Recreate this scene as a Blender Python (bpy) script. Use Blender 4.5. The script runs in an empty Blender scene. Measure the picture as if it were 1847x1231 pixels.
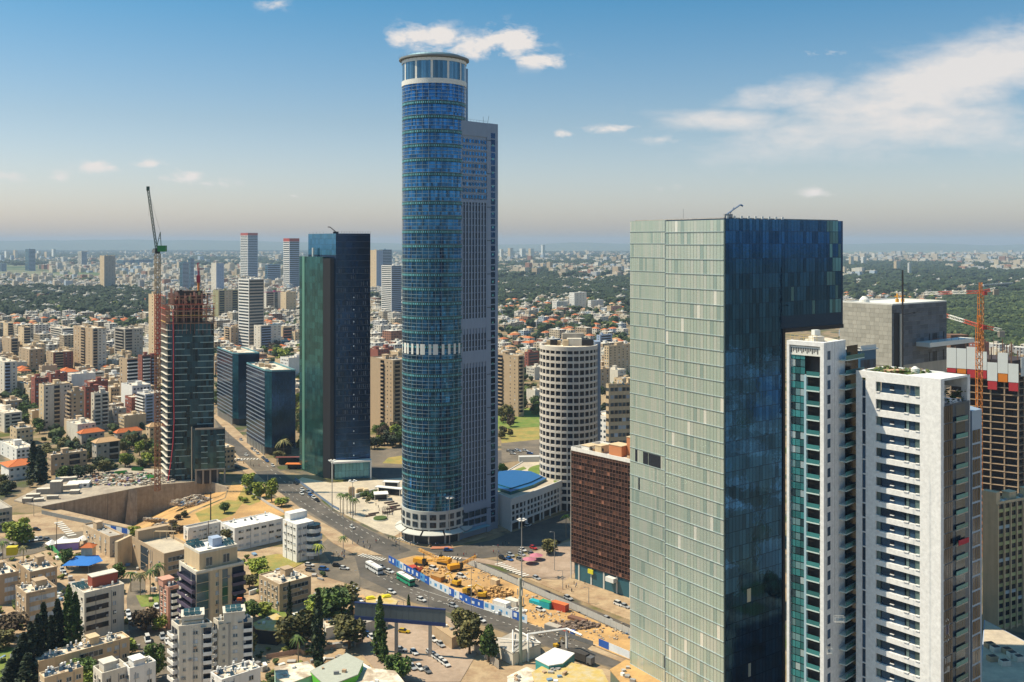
import bpy, bmesh, math, random
from math import radians, sin, cos, pi, tan, atan2, hypot
from mathutils import Vector, Matrix, noise as mnoise
random.seed(7)
S = bpy.context.scene
COL = S.collection
# ---------------------------------------------------------------- camera
CH = 145.0; FPX = 1796.0; CX = 923.5; HZ = 440.0
cd = bpy.data.cameras.new('camera'); cam = bpy.data.objects.new('camera', cd); COL.objects.link(cam)
cam.location = (0, 0, CH); cam.rotation_euler = (radians(90), 0, 0)
cd.sensor_width = 36; cd.lens = 36*FPX/1847; cd.shift_y = -(615.5-HZ)/1847
cd.clip_start = 1; cd.clip_end = 90000
S.camera = cam
# ---------------------------------------------------------------- sky
SUN_EL = radians(56); SUN_AZ = radians(-87)      # azimuth measured from +Y towards +X
W = bpy.data.worlds.new('World'); S.world = W; W.use_nodes = True
nt = W.node_tree; N = nt.nodes; LK = nt.links; N.clear()
def wn(t, **k):
    n = N.new(t)
    for a, b in k.items(): setattr(n, a, b)
    return n
def wm(op, a, b=None, c=None, clamp=False):
    n = wn('ShaderNodeMath', operation=op); n.use_clamp = clamp
    for i, v in enumerate((a, b, c)):
        if v is None: continue
        if isinstance(v, (int, float)): n.inputs[i].default_value = v
        else: LK.new(v, n.inputs[i])
    return n.outputs[0]
sky = wn('ShaderNodeTexSky', sky_type='NISHITA'); sky.sun_disc = False
sky.sun_elevation = SUN_EL; sky.sun_rotation = SUN_AZ % (2*pi)
sky.altitude = 150; sky.air_density = 1.0; sky.dust_density = 1.6; sky.ozone_density = 1.3
tc = wn('ShaderNodeTexCoord'); sp = wn('ShaderNodeSeparateXYZ'); LK.new(tc.outputs['Generated'], sp.inputs[0])
X, Y_, Z_ = sp.outputs
# cloud layer: direction projected on a high flat sheet, the same noise everywhere
yy = wm('MAXIMUM', Y_, 0.02)
u = wm('DIVIDE', X, yy); v = wm('DIVIDE', Z_, yy)
cmb = wn('ShaderNodeCombineXYZ'); LK.new(u, cmb.inputs[0]); LK.new(wm('MULTIPLY', v, 1.9), cmb.inputs[1])
nz = wn('ShaderNodeTexNoise'); nz.inputs['Scale'].default_value = 24; nz.inputs['Detail'].default_value = 12; nz.inputs['Roughness'].default_value = .64
nz.inputs['Distortion'].default_value = .25; LK.new(cmb.outputs[0], nz.inputs['Vector'])
nz2 = wn('ShaderNodeTexNoise'); nz2.inputs['Scale'].default_value = 5; nz2.inputs['Detail'].default_value = 6; nz2.inputs['Roughness'].default_value = .6
mp = wn('ShaderNodeMapping'); mp.inputs['Scale'].default_value = (1, 2.6, 1); mp.inputs['Rotation'].default_value = (0, 0, -.35); LK.new(cmb.outputs[0], mp.inputs[0]); LK.new(mp.outputs[0], nz2.inputs['Vector'])
def blob(px, py, rx, ry, rot=0, k=1.0):
    cu = (px-CX)/FPX; cv = (HZ-py)/FPX; rx /= FPX; ry /= FPX
    du = wm('SUBTRACT', u, cu); dv = wm('SUBTRACT', v, cv)
    c_, s_ = cos(rot), sin(rot)
    a = wm('ADD', wm('MULTIPLY', du, c_/rx), wm('MULTIPLY', dv, s_/rx))
    b = wm('ADD', wm('MULTIPLY', du, -s_/ry), wm('MULTIPLY', dv, c_/ry))
    d = wm('ADD', wm('MULTIPLY', a, a), wm('MULTIPLY', b, b))
    return wm('MULTIPLY', wm('EXPONENT', wm('MULTIPLY', d, -1.0)), k)
def summ(l):
    r = l[0]
    for q in l[1:]: r = wm('MAXIMUM', r, q)
    return r
puffs = summ([blob(770, 66, 66, 24, -.05, 1.15), blob(722, 70, 34, 18, 0, 1.0), blob(925, 76, 60, 30, -.2, 1.2), blob(850, 86, 95, 24, -.12, 1.05), blob(965, 108, 65, 16, -.1, 1.0),
              blob(180, 302, 36, 12, 0, .95), blob(105, 320, 22, 11, 0, .72), blob(262, 297, 42, 9, 0, .8), blob(335, 320, 40, 18, 0, .85), blob(390, 330, 60, 12, 0, .6), blob(20, 320, 60, 14, 0, .62),
              blob(1015, 243, 26, 9, 0, .85), blob(1110, 232, 80, 8, .05, .8), blob(1205, 252, 50, 9, 0, .5), blob(1218, 340, 28, 10, 0, .78), blob(1475, 348, 34, 10, 0, .75), blob(530, 353, 20, 6, 0, .72),
              blob(1485, 98, 45, 9, 0, .8), blob(490, 8, 30, 12, 0, .65), blob(1692, 338, 36, 7, 0, .55), blob(300, 322, 24, 9, 0, .7)])
veil = summ([blob(1700, 150, 430, 68, .30, 1.05), blob(1330, 218, 170, 24, .0, .9), blob(1800, 110, 240, 62, .25, 1.05), blob(1640, 225, 260, 60, 0, .9), blob(1420, 170, 140, 34, .1, .85), blob(1900, 250, 220, 40, 0, .6)])
front = wm('GREATER_THAN', Y_, 0.05)
m1 = wm('ADD', puffs, wm('MULTIPLY', wm('SUBTRACT', nz.outputs[0], .5), 4.2))
m1 = wm('MULTIPLY', wm('SUBTRACT', m1, .26), 1.3, clamp=True)
m1 = wm('MULTIPLY', m1, wm('MULTIPLY', puffs, 1.5, clamp=True))
m2 = wm('ADD', wm('MULTIPLY', veil, 1.0), wm('MULTIPLY', wm('SUBTRACT', nz2.outputs[0], .5), 1.3))
m2 = wm('ADD', m2, wm('MULTIPLY', wm('SUBTRACT', nz.outputs[0], .5), .9))
m2 = wm('MULTIPLY', wm('SUBTRACT', m2, .24), 1.35, clamp=True)
m2 = wm('MULTIPLY', wm('MULTIPLY', m2, wm('MULTIPLY', veil, 1.7, clamp=True)), .92)
mk_ = wm('MULTIPLY', wm('MAXIMUM', m1, m2), front, clamp=True)
# thin broken cloud in every other direction
nz3 = wn('ShaderNodeTexNoise'); nz3.inputs['Scale'].default_value = 2.4; nz3.inputs['Detail'].default_value = 7; LK.new(tc.outputs['Generated'], nz3.inputs['Vector'])
m3 = wm('MULTIPLY', wm('MULTIPLY', wm('SUBTRACT', nz3.outputs[0], .54), 4.0, clamp=True), wm('SUBTRACT', 1, front))
mask = wm('MAXIMUM', mk_, wm('MULTIPLY', m3, .7), clamp=True)
tint = wn('ShaderNodeMix', data_type='RGBA', blend_type='MULTIPLY'); tint.inputs[0].default_value = 1
LK.new(sky.outputs[0], tint.inputs[6])
tr = wn('ShaderNodeValToRGB'); tr.color_ramp.elements[0].position = 0.0; tr.color_ramp.elements[0].color = (1.75, 1.55, 1.60, 1)
tr.color_ramp.elements[1].position = .26; tr.color_ramp.elements[1].color = (.33, .93, 1.14, 1)
e = tr.color_ramp.elements.new(.12); e.color = (1.04, 1.14, 1.18, 1)
LK.new(Z_, tr.inputs[0]); LK.new(tr.outputs[0], tint.inputs[7])
mx = wn('ShaderNodeMix', data_type='RGBA'); LK.new(mask, mx.inputs[0]); LK.new(tint.outputs[2], mx.inputs[6]); mx.inputs[7].default_value = (7.9, 7.5, 7.2, 1)
bg = wn('ShaderNodeBackground'); bg.inputs['Strength'].default_value = 0.079; LK.new(mx.outputs[2], bg.inputs['Color'])
wo = wn('ShaderNodeOutputWorld'); LK.new(bg.outputs[0], wo.inputs['Surface'])
# ---------------------------------------------------------------- sun, exposure
sl = bpy.data.lights.new('sun', 'SUN'); sl.energy = 5.0; sl.angle = radians(.5); sl.color = (1, .86, .64)
so = bpy.data.objects.new('sun', sl); COL.objects.link(so)
sd = Vector((sin(SUN_AZ)*cos(SUN_EL), cos(SUN_AZ)*cos(SUN_EL), sin(SUN_EL)))
so.rotation_euler = sd.to_track_quat('Z', 'Y').to_euler(); so.location = (0, 0, 400)
S.view_settings.view_transform = 'Standard'; S.view_settings.look = 'None'; S.view_settings.gamma = 1
S.view_settings.exposure = 0.42; S.view_settings.use_curve_mapping = False
S.cycles.max_bounces = 6; S.cycles.diffuse_bounces = 2; S.cycles.glossy_bounces = 3; S.cycles.transmission_bounces = 3; S.cycles.volume_bounces = 0
S.cycles.use_denoising = True
# ---------------------------------------------------------------- place helpers
def P(px, py, z=0.0):
    Y = (CH-z)*FPX/(py-HZ); return ((px-CX)/FPX*Y, Y)
def at(px, Y): return ((px-CX)/FPX*Y, Y)
def zat(py, Y): return CH+(HZ-py)/FPX*Y
# ---------------------------------------------------------------- mesh builder
class MB:
    def __init__(s): s.v = []; s.f = []; s.m = []; s.r = []
    def face(s, pts, m=0, r=.5):
        b = len(s.v); s.v += pts; s.f.append(tuple(range(b, b+len(pts)))); s.m.append(m); s.r.append(r)
    def hexa(s, q, z0, z1, m=0, r=.5, mt=None, bot=True):
        """q: polygon CCW from above"""
        n = len(q); b = len(s.v)
        s.v += [(x, y, z0) for x, y in q]+[(x, y, z1) for x, y in q]
        for i in range(n):
            j = (i+1) % n; s.f.append((b+i, b+j, b+n+j, b+n+i)); s.m.append(m); s.r.append(r)
        s.f.append(tuple(b+n+i for i in range(n))); s.m.append(m if mt is None else mt); s.r.append(r)
        if bot: s.f.append(tuple(b+n-1-i for i in range(n))); s.m.append(m); s.r.append(r)
    def fb(s, A, B, u0, u1, z0, z1, d0, d1, m=0, r=.5, bot=True):
        L = hypot(B[0]-A[0], B[1]-A[1]); ex, ey = (B[0]-A[0])/L, (B[1]-A[1])/L; nx, ny = ey, -ex
        if d0 > d1: d0, d1 = d1, d0
        q = [(A[0]+ex*u+nx*d, A[1]+ey*u+ny*d) for u, d in ((u0, d1), (u1, d1), (u1, d0), (u0, d0))]
        s.hexa(q, z0, z1, m, r, bot=bot)
    def quad(s, A, B, u0, u1, z0, z1, d, m=0, r=.5):
        L = hypot(B[0]-A[0], B[1]-A[1]); ex, ey = (B[0]-A[0])/L, (B[1]-A[1])/L; nx, ny = ey, -ex
        s.face([(A[0]+ex*u+nx*d, A[1]+ey*u+ny*d, z) for u, z in ((u0, z0), (u1, z0), (u1, z1), (u0, z1))], m, r)
    def box(s, x, y, z0, sx, sy, sz, rot=0, m=0, r=.5):
        c, n = cos(rot), sin(rot)
        q = [(x+a*c-b*n, y+a*n+b*c) for a, b in ((-sx/2, -sy/2), (sx/2, -sy/2), (sx/2, sy/2), (-sx/2, sy/2))]
        s.hexa(q, z0, z0+sz, m, r)
    def cyl(s, x, y, z0, z1, r0, r1=None, n=12, m=0, r=.5):
        r1 = r0 if r1 is None else r1; b = len(s.v)
        s.v += [(x+r0*cos(2*pi*i/n), y+r0*sin(2*pi*i/n), z0) for i in range(n)]+[(x+r1*cos(2*pi*i/n), y+r1*sin(2*pi*i/n), z1) for i in range(n)]
        for i in range(n):
            j = (i+1) % n; s.f.append((b+i, b+j, b+n+j, b+n+i)); s.m.append(m); s.r.append(r)
        s.f.append(tuple(b+n+i for i in range(n))); s.m.append(m); s.r.append(r)
        s.f.append(tuple(b+n-1-i for i in range(n))); s.m.append(m); s.r.append(r)
    def bar(s, p, q, w, m=0, r=.5, n=4):
        p = Vector(p); q = Vector(q); d = (q-p)
        if d.length < 1e-6: return
        d.normalize(); a = d.orthogonal().normalized(); c = d.cross(a); b = len(s.v)
        for e in (p, q):
            for i in range(n):
                t = 2*pi*(i+.5)/n; s.v.append(tuple(e+a*cos(t)*w*.7+c*sin(t)*w*.7))
        for i in range(n):
            j = (i+1) % n; s.f.append((b+i, b+j, b+n+j, b+n+i)); s.m.append(m); s.r.append(r)
        s.f.append(tuple(b+n+i for i in range(n))); s.m.append(m); s.r.append(r)
        s.f.append(tuple(b+n-1-i for i in range(n))); s.m.append(m); s.r.append(r)
    def mesh(s, name, mats):
        me = bpy.data.meshes.new(name); me.from_pydata(s.v, [], s.f)
        for m in (mats if isinstance(mats, (list, tuple)) else [mats]): me.materials.append(m)
        me.polygons.foreach_set('material_index', s.m)
        a = me.attributes.new('rnd', 'FLOAT', 'FACE'); a.data.foreach_set('value', s.r)
        me.update(); return me
    def build(s, name, mats, parent=None, kind=None, loc=None):
        if not s.v: return None
        return link(name, s.mesh(name, mats), parent, kind, loc)
def link(name, me, parent=None, kind=None, loc=None, rz=0):
    o = bpy.data.objects.new(name, me); COL.objects.link(o)
    if parent is not None: o.parent = parent
    if kind: o['kind'] = kind
    if loc is not None: o.location = loc
    if rz: o.rotation_euler = (0, 0, rz)
    return o
def tag(o, label, cat, group=None):
    o['label'] = label; o['category'] = cat
    if group: o['group'] = group
    return o
def thing(name, label, cat, loc=(0, 0, 0), rz=0, group=None):
    o = bpy.data.objects.new(name, None); COL.objects.link(o); o.location = loc; o.rotation_euler = (0, 0, rz)
    o.empty_display_size = .5
    return tag(o, label, cat, group)
def struct(o): o['kind'] = 'structure'; return o
# ---------------------------------------------------------------- materials
MATS = {}
def mk(name, col, rough=.8, metal=0.0, var=.15, scale=.25, rnd=0.0, streak=0.0, orand=0.0, spec=.4, bump=0.0, bscale=.2, col2=None, alt=None, fine=0):
    """col x noise, x per-face random 'rnd'; col2: second colour mixed by noise; alt: ramp of colours picked by per-face 'rnd'"""
    if name in MATS: return MATS[name]
    m = bpy.data.materials.new(name); m.use_nodes = True; t = m.node_tree; n = t.nodes; l = t.links; n.clear()
    out = n.new('ShaderNodeOutputMaterial'); b = n.new('ShaderNodeBsdfPrincipled'); l.new(b.outputs[0], out.inputs[0])
    b.inputs['Roughness'].default_value = rough; b.inputs['Metallic'].default_value = metal; b.inputs['Specular IOR Level'].default_value = spec
    g = n.new('ShaderNodeNewGeometry')
    def math(op, a, c):
        q = n.new('ShaderNodeMath'); q.operation = op
        for i, w in enumerate((a, c)):
            if isinstance(w, (int, float)): q.inputs[i].default_value = w
            else: l.new(w, q.inputs[i])
        return q.outputs[0]
    def noi(sc, det=4, zs=1.0):
        q = n.new('ShaderNodeTexNoise'); q.inputs['Scale'].default_value = sc; q.inputs['Detail'].default_value = det; q.inputs['Roughness'].default_value = .6
        if zs != 1.0:
            mp = n.new('ShaderNodeMapping'); mp.inputs['Scale'].default_value = (1, 1, zs); l.new(g.outputs['Position'], mp.inputs[0]); l.new(mp.outputs[0], q.inputs['Vector'])
        else: l.new(g.outputs['Position'], q.inputs['Vector'])
        return q.outputs[0]
    base = None
    if alt or rnd:
        at_ = n.new('ShaderNodeAttribute'); at_.attribute_name = 'rnd'
    if alt:
        cr = n.new('ShaderNodeValToRGB'); cr.color_ramp.interpolation = 'CONSTANT'; el = cr.color_ramp.elements
        el[0].position = 0; el[0].color = (*alt[0][1], 1); el[1].position = alt[1][0]; el[1].color = (*alt[1][1], 1)
        for p_, c_ in alt[2:]: e_ = el.new(p_); e_.color = (*c_, 1)
        l.new(at_.outputs['Fac'], cr.inputs[0]); base = cr.outputs[0]
    elif col2 is not None:
        q = n.new('ShaderNodeMix'); q.data_type = 'RGBA'; q.inputs[6].default_value = (*col, 1); q.inputs[7].default_value = (*col2, 1)
        f = math('MULTIPLY', math('SUBTRACT', noi(scale, 6), .42), 5); q2 = n.new('ShaderNodeClamp'); l.new(f, q2.inputs[0]); l.new(q2.outputs[0], q.inputs[0]); base = q.outputs[2]
    else:
        q = n.new('ShaderNodeRGB'); q.outputs[0].default_value = (*col, 1); base = q.outputs[0]
    f = 1.0
    if var: f = math('ADD', math('MULTIPLY', math('SUBTRACT', noi(scale*2.3, 5), .5), 2*var), 1.0)
    if fine: f = math('MULTIPLY', f, math('ADD', math('MULTIPLY', math('SUBTRACT', noi(fine, 2), .5), .5), 1.0))
    if streak: f = math('MULTIPLY', f, math('ADD', math('MULTIPLY', math('SUBTRACT', noi(.9, 3, .06), .5), 2*streak), 1.0))
    if rnd: f = math('MULTIPLY', f, math('ADD', math('MULTIPLY', math('SUBTRACT', at_.outputs['Fac'], .5), 2*rnd), 1.0))
    if orand:
        oi = n.new('ShaderNodeObjectInfo'); f = math('MULTIPLY', f, math('ADD', math('MULTIPLY', math('SUBTRACT', oi.outputs['Random'], .5), 2*orand), 1.0))
    if not isinstance(f, float):
        q = n.new('ShaderNodeVectorMath'); q.operation = 'SCALE'; l.new(base, q.inputs[0]); l.new(f, q.inputs['Scale']); base = q.outputs[0]
    l.new(base, b.inputs['Base Color'])
    if bump:
        bp = n.new('ShaderNodeBump'); bp.inputs['Strength'].default_value = bump; bp.inputs['Distance'].default_value = 1; l.new(noi(bscale, 2), bp.inputs['Height']); l.new(bp.outputs[0], b.inputs['Normal'])
    MATS[name] = m; return m
M = {}
M['glass'] = mk('window_glass', (.035, .06, .085), .12, .3, .3, .3, rnd=.6, spec=.6)
M['glassD'] = mk('dark_window_glass', (.018, .025, .04), .15, .2, .3, .3, rnd=.6)
M['shutter'] = mk('shutter_grey', (.42, .47, .52), .6, 0, .1, rnd=.3)
M['white'] = mk('white_plaster', (.76, .74, .70), .8, 0, .14, .15, streak=.18)
M['cream'] = mk('cream_plaster', (.60, .46, .29), .85, 0, .16, .15, streak=.25)
M['beige'] = mk('beige_plaster', (.52, .39, .255), .85, 0, .16, .15, streak=.25)
M['tan'] = mk('tan_stone', (.44, .325, .21), .85, 0, .14, .15, streak=.10, rnd=.1)
M['greyW'] = mk('grey_plaster', (.42, .375, .315), .85, 0, .16, .15, streak=.28)
M['greyL'] = mk('light_grey_plaster', (.64, .59, .50), .85, 0, .16, .15, streak=.28)
M['brick'] = mk('red_brick_wall', (.26, .085, .06), .85, 0, .14, .15, streak=.10)
M['pink'] = mk('pink_plaster', (.58, .30, .22), .85, 0, .10, .15, streak=.08)
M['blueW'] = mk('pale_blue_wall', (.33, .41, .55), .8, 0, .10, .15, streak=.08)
M['olive'] = mk('olive_plaster', (.33, .31, .17), .85, 0, .10, .15, streak=.08)
M['roof'] = mk('bitumen_roof_whitewashed', (.76, .69, .56), .9, 0, .2, .25, col2=(.40, .32, .24), fine=.9)
M['roofG'] = mk('grey_roof', (.34, .31, .27), .9, 0, .12, .12, col2=(.48, .44, .38), fine=.9)
M['tile'] = mk('orange_roof_tiles', (.52, .14, .04), .85, 0, .22, .4, rnd=.2, orand=.2)
M['tileT'] = mk('sun_bleached_tiles', (.52, .33, .17), .85, 0, .2, .4, rnd=.2)
M['concrete'] = mk('raw_concrete', (.34, .30, .25), .9, 0, .2, .12, streak=.2)
M['metal'] = mk('grey_metal', (.30, .31, .32), .5, .4, .1)
M['dark'] = mk('dark_metal', (.03, .03, .035), .6, .2, .1)
M['steel'] = mk('galvanised_pole', (.42, .43, .42), .45, .5, .1)
# ---------------------------------------------------------------- ground, roads, pavements
def gmat():
    m = bpy.data.materials.new('city_ground'); m.use_nodes = True; t = m.node_tree; n = t.nodes; l = t.links; n.clear()
    out = n.new('ShaderNodeOutputMaterial'); b = n.new('ShaderNodeBsdfPrincipled'); l.new(b.outputs[0], out.inputs[0]); b.inputs['Roughness'].default_value = .95; b.inputs['Specular IOR Level'].default_value = .15
    g = n.new('ShaderNodeNewGeometry')
    def noi(sc, det=5, dist=0):
        q = n.new('ShaderNodeTexNoise'); q.inputs['Scale'].default_value = sc; q.inputs['Detail'].default_value = det; q.inputs['Distortion'].default_value = dist; l.new(g.outputs['Position'], q.inputs['Vector']); return q.outputs[0]
    def ramp(src, els):
        cr = n.new('ShaderNodeValToRGB'); e = cr.color_ramp.elements; e[0].position, e[0].color = els[0][0], (*els[0][1], 1); e[1].position, e[1].color = els[1][0], (*els[1][1], 1)
        for p_, c_ in els[2:]: q = e.new(p_); q.color = (*c_, 1)
        l.new(src, cr.inputs[0]); return cr.outputs[0]
    def mix(f, a, c):
        q = n.new('ShaderNodeMix'); q.data_type = 'RGBA'; l.new(f, q.inputs[0]); l.new(a, q.inputs[6]); l.new(c, q.inputs[7]); return q.outputs[2]
    near = ramp(noi(.035, 8), [(.36, (.10, .11, .03)), (.45, (.24, .18, .11)), (.52, (.30, .22, .13)), (.58, (.11, .10, .08)), (.66, (.08, .10, .03))])
    far = ramp(noi(.0011, 9, .4), [(.38, (.05, .08, .04)), (.46, (.10, .14, .06)), (.52, (.20, .20, .13)), (.58, (.06, .10, .045)), (.66, (.15, .17, .09))])
    sp = n.new('ShaderNodeSeparateXYZ'); l.new(g.outputs['Position'], sp.inputs[0])
    mr = n.new('ShaderNodeMapRange'); mr.inputs[1].default_value = 2500; mr.inputs[2].default_value = 4500; l.new(sp.outputs[1], mr.inputs[0])
    l.new(mix(mr.outputs[0], near, far), b.inputs['Base Color']); return m
g = MB(); g.face([(-60000, -20000, 0), (60000, -20000, 0), (60000, 80000, 0), (-60000, 80000, 0)])
struct(g.build('ground', gmat()))
ASPH = mk('asphalt', (.075, .068, .060), .9, 0, .25, .06, col2=(.12, .105, .09), fine=.5)
ASPH2 = mk('old_asphalt', (.13, .11, .085), .9, 0, .22, .08, col2=(.19, .155, .115), fine=.6)
PAVE = mk('pavement_stone', (.42, .31, .19), .9, 0, .18, .12, col2=(.30, .20, .12), fine=.8)
PLAZA = mk('plaza_stone', (.52, .45, .34), .85, 0, .12, .1, col2=(.43, .37, .29), fine=.5)
DUST = mk('sandy_earth', (.54, .33, .13), .95, 0, .25, .05, col2=(.38, .23, .10), fine=.7)
LOT = mk('parking_lot_ground', (.38, .29, .22), .95, 0, .2, .05, col2=(.30, .22, .16), fine=.5)
LAWN = mk('lawn', (.12, .19, .03), .95, 0, .3, .1, col2=(.20, .22, .05), fine=.9)
DRY = mk('dry_grass', (.34, .25, .07), .95, 0, .3, .1, col2=(.22, .22, .06), fine=.9)
LINE = mk('road_paint', (.62, .60, .55), .8, 0, .1)
REDP = mk('red_paving', (.42, .17, .10), .9, 0, .15, .3)
LV = [0.0]
def sheet(name, pts, mat, z=None, h=None):
    LV[0] += .006; z = LV[0] if z is None else z
    q = [P(a, b) for a, b in pts]
    ar = sum(q[i][0]*q[(i+1) % len(q)][1]-q[(i+1) % len(q)][0]*q[i][1] for i in range(len(q)))
    if ar < 0: q = q[::-1]
    m = MB(); 
    if h: m.hexa(q, -.5, h+LV[0], bot=False)
    else: m.face([(x, y, z) for x, y in q])
    return struct(m.build(name, mat))
# districts of bare street surface
sheet('foreground_yard_ground', [(-250, 1400), (-200, 940), (60, 927), (120, 937), (180, 951), (240, 964), (275, 970), (335, 988), (640, 985), (760, 1110), (1180, 1232), (1300, 1400)], PAVE)
sheet('dirt_lot', [(275, 970), (303, 952), (348, 924), (407, 899), (413, 883), (420, 868), (455, 880), (505, 905), (540, 925), (400, 948), (340, 988)], DUST)
sheet('dry_grass_patch', [(352, 926), (410, 902), (440, 905), (420, 930), (365, 948)], DRY)
sheet('dry_grass_patch', [(425, 905), (440, 878), (460, 885), (470, 905), (450, 912)], DRY)
# main avenue
sheet('main_avenue', [(383, 748), (398, 752), (430, 790), (465, 826), (500, 847), (534, 866), (602, 922), (672, 958), (742, 985), (850, 1008), (948, 1050), (1139, 1130), (1330, 1215), (1330, 1320), (1109, 1208), (982, 1166), (896, 1137), (802, 1103), (740, 1086), (646, 1042), (600, 1020), (575, 985), (604, 962), (555, 930), (528, 910), (475, 870), (440, 838), (405, 806), (392, 790)], ASPH2)
sheet('avenue_carriageway', [(385, 750), (396, 753), (460, 826), (534, 870), (602, 925), (672, 960), (742, 993), (700, 1006), (650, 985), (608, 955), (528, 905), (475, 866), (407, 800)], ASPH)
sheet('side_street_crossing', [(405, 822), (480, 826), (505, 848), (445, 852), (410, 850)], ASPH2)
sheet('street_by_round_tower', [(742, 985), (800, 992), (885, 975), (1035, 920), (1060, 955), (1000, 985), (930, 1000), (870, 1008), (845, 1006), (790, 1000)], ASPH)
sheet('upper_carriageway', [(790, 1000), (845, 1005), (948, 1049), (1139, 1129), (1139, 1147), (948, 1063), (845, 1019), (745, 1000)], ASPH)
sheet('lower_carriageway', [(640, 1004), (700, 1014), (783, 1061), (848, 1092), (911, 1112), (951, 1127), (1068, 1166), (1133, 1192), (1300, 1250), (1260, 1290), (1109, 1206), (982, 1164), (896, 1134), (802, 1101), (740, 1083), (646, 1039), (610, 1015)], ASPH)
sheet('parking_street', [(560, 1020), (640, 1005), (650, 1042), (740, 1088), (700, 1075), (600, 1045), (555, 1032)], ASPH2)
sheet('background_street', [(668, 838), (728, 845), (905, 812), (975, 798), (975, 812), (905, 832), (900, 905), (870, 925), (728, 885), (668, 858)], ASPH)
sheet('background_road_loop', [(668, 812), (728, 808), (728, 846), (668, 842)], ASPH2)
sheet('background_lawn', [(690, 836), (700, 826), (728, 822), (728, 838)], DRY)
sheet('background_lawn', [(900, 775), (915, 768), (975, 768), (975, 796), (905, 800)], DRY)
sheet('background_road_loop', [(904, 800), (975, 793), (975, 826), (905, 836)], ASPH2)
# pavements with kerbs
sheet('plaza', [(545, 862), (596, 872), (735, 862), (735, 960), (712, 968), (690, 962), (606, 921), (560, 885), (538, 866)], PLAZA, h=.13)
sheet('tower_pavement', [(724, 960), (790, 960), (905, 930), (1035, 895), (1040, 914), (905, 960), (860, 975), (800, 988), (742, 983), (712, 968)], PAVE, h=.13)
sheet('avenue_pavement', [(376, 755), (384, 752), (412, 782), (462, 824), (492, 843), (478, 834), (440, 797), (395, 750), (392, 745)], PAVE, h=.13)
sheet('avenue_pavement', [(398, 753), (402, 752), (480, 826), (468, 826)], PAVE, h=.13)
sheet('avenue_divider', [(405, 800), (475, 867), (528, 907), (555, 928), (606, 957), (650, 987), (690, 1003), (640, 1001), (600, 980), (545, 930), (505, 900), (465, 870), (440, 852)], PAVE, h=.12)
sheet('traffic_island', [(812, 1004), (870, 1009), (905, 1015), (1000, 985), (1036, 975), (1036, 1040), (1020, 1048), (950, 1042), (905, 1024)], LOT, h=.12)
sheet('shop_forecourt', [(950, 1044), (1020, 1048), (1036, 1035), (1150, 1070), (1150, 1125), (1080, 1098)], PAVE, h=.13)
sheet('construction_site_ground', [(703, 1014), (748, 1003), (800, 1004), (843, 1019), (947, 1064), (1137, 1149), (1300, 1220), (1300, 1250), (1133, 1190), (1068, 1164), (982, 1135), (951, 1125), (911, 1110), (848, 1090), (783, 1059)], DUST, h=.05)
sheet('street_median', [(1068, 1166), (1133, 1193), (1300, 1254), (1300, 1262), (1130, 1199), (1060, 1172)], PAVE, h=.12)
sheet('car_park_ground', [(645, 1130), (700, 1100), (800, 1110), (845, 1135), (860, 1180), (830, 1231), (700, 1231), (650, 1180)], LOT)
sheet('alley_street', [(238, 1040), (262, 1046), (262, 1110), (310, 1150), (312, 1231), (280, 1231), (232, 1140), (228, 1080)], ASPH2)
sheet('corner_street', [(-60, 985), (60, 960), (130, 940), (230, 955), (230, 985), (140, 975), (60, 1000), (-60, 1020)], ASPH2)
sheet('corner_street', [(-60, 950), (40, 930), (110, 920), (240, 950), (140, 960), (20, 975)], PAVE)
sheet('lawn', [(450, 1100), (480, 1080), (520, 1110), (560, 1120), (520, 1150)], LAWN)
sheet('lawn', [(0, 1165), (28, 1170), (25, 1231), (-40, 1231)], LAWN)
sheet('lawn', [(245, 1075), (290, 1072), (292, 1092), (255, 1096)], LAWN)
sheet('lawn', [(445, 1010), (500, 1000), (560, 1010), (520, 1030), (460, 1060)], DRY)
sheet('park_lawn', [(895, 740), (980, 735), (980, 770), (895, 775)], LAWN)
# lane dashes and crossings (flat paint)
def dashes(name, a, b, n, w=.18, frac=.4, z=.35):
    A = P(*a); B = P(*b); L = hypot(B[0]-A[0], B[1]-A[1]); m = MB()
    ex, ey = (B[0]-A[0])/L, (B[1]-A[1])/L
    for i in range(n):
        u0 = L*i/n; u1 = u0+L/n*frac
        m.face([(A[0]+ex*u+ey*d, A[1]+ey*u-ex*d, z) for u, d in ((u0, w), (u1, w), (u1, -w), (u0, -w))])
    o = struct(m.build(name, LINE)); return o
def zebra(a, b, n, dep):
    """stripes laid along a->b, each dep px-lengths deep"""
    A = P(*a); B = P(*b); L = hypot(B[0]-A[0], B[1]-A[1]); ex, ey = (B[0]-A[0])/L, (B[1]-A[1])/L; m = MB()
    for i in range(n):
        u0 = L*i/n; u1 = u0+L/n*.5
        m.face([(A[0]+ex*u+ey*d, A[1]+ey*u-ex*d, .36) for u, d in ((u0, dep), (u1, dep), (u1, 0), (u0, 0))])
    struct(m.build('zebra_crossing', LINE))
ZL = LV[0]+.01
for a, b, n, w in (((425, 790), (520, 876), 14, .12), ((520, 876), (700, 985), 22, .12), ((500, 880), (660, 975), 20, .12), ((855, 1013), (1139, 1138), 26, .12), ((740, 1070), (1130, 1195), 34, .12), ((680, 1040), (860, 1112), 14, .12), ((745, 1060), (1130, 1182), 1, .1)):
    dashes('lane_line', a, b, n, w, .4 if n > 1 else 1, ZL)
zebra((655, 1000), (700, 1010), 9, 4); zebra((748, 984), (712, 972), 8, 4); zebra((905, 1016), (958, 1040), 10, 4); zebra((780, 1003), (836, 1007), 10, 3); zebra((412, 828), (470, 828), 10, 4)
zebra((112, 942), (140, 968), 8, 4)
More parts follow.
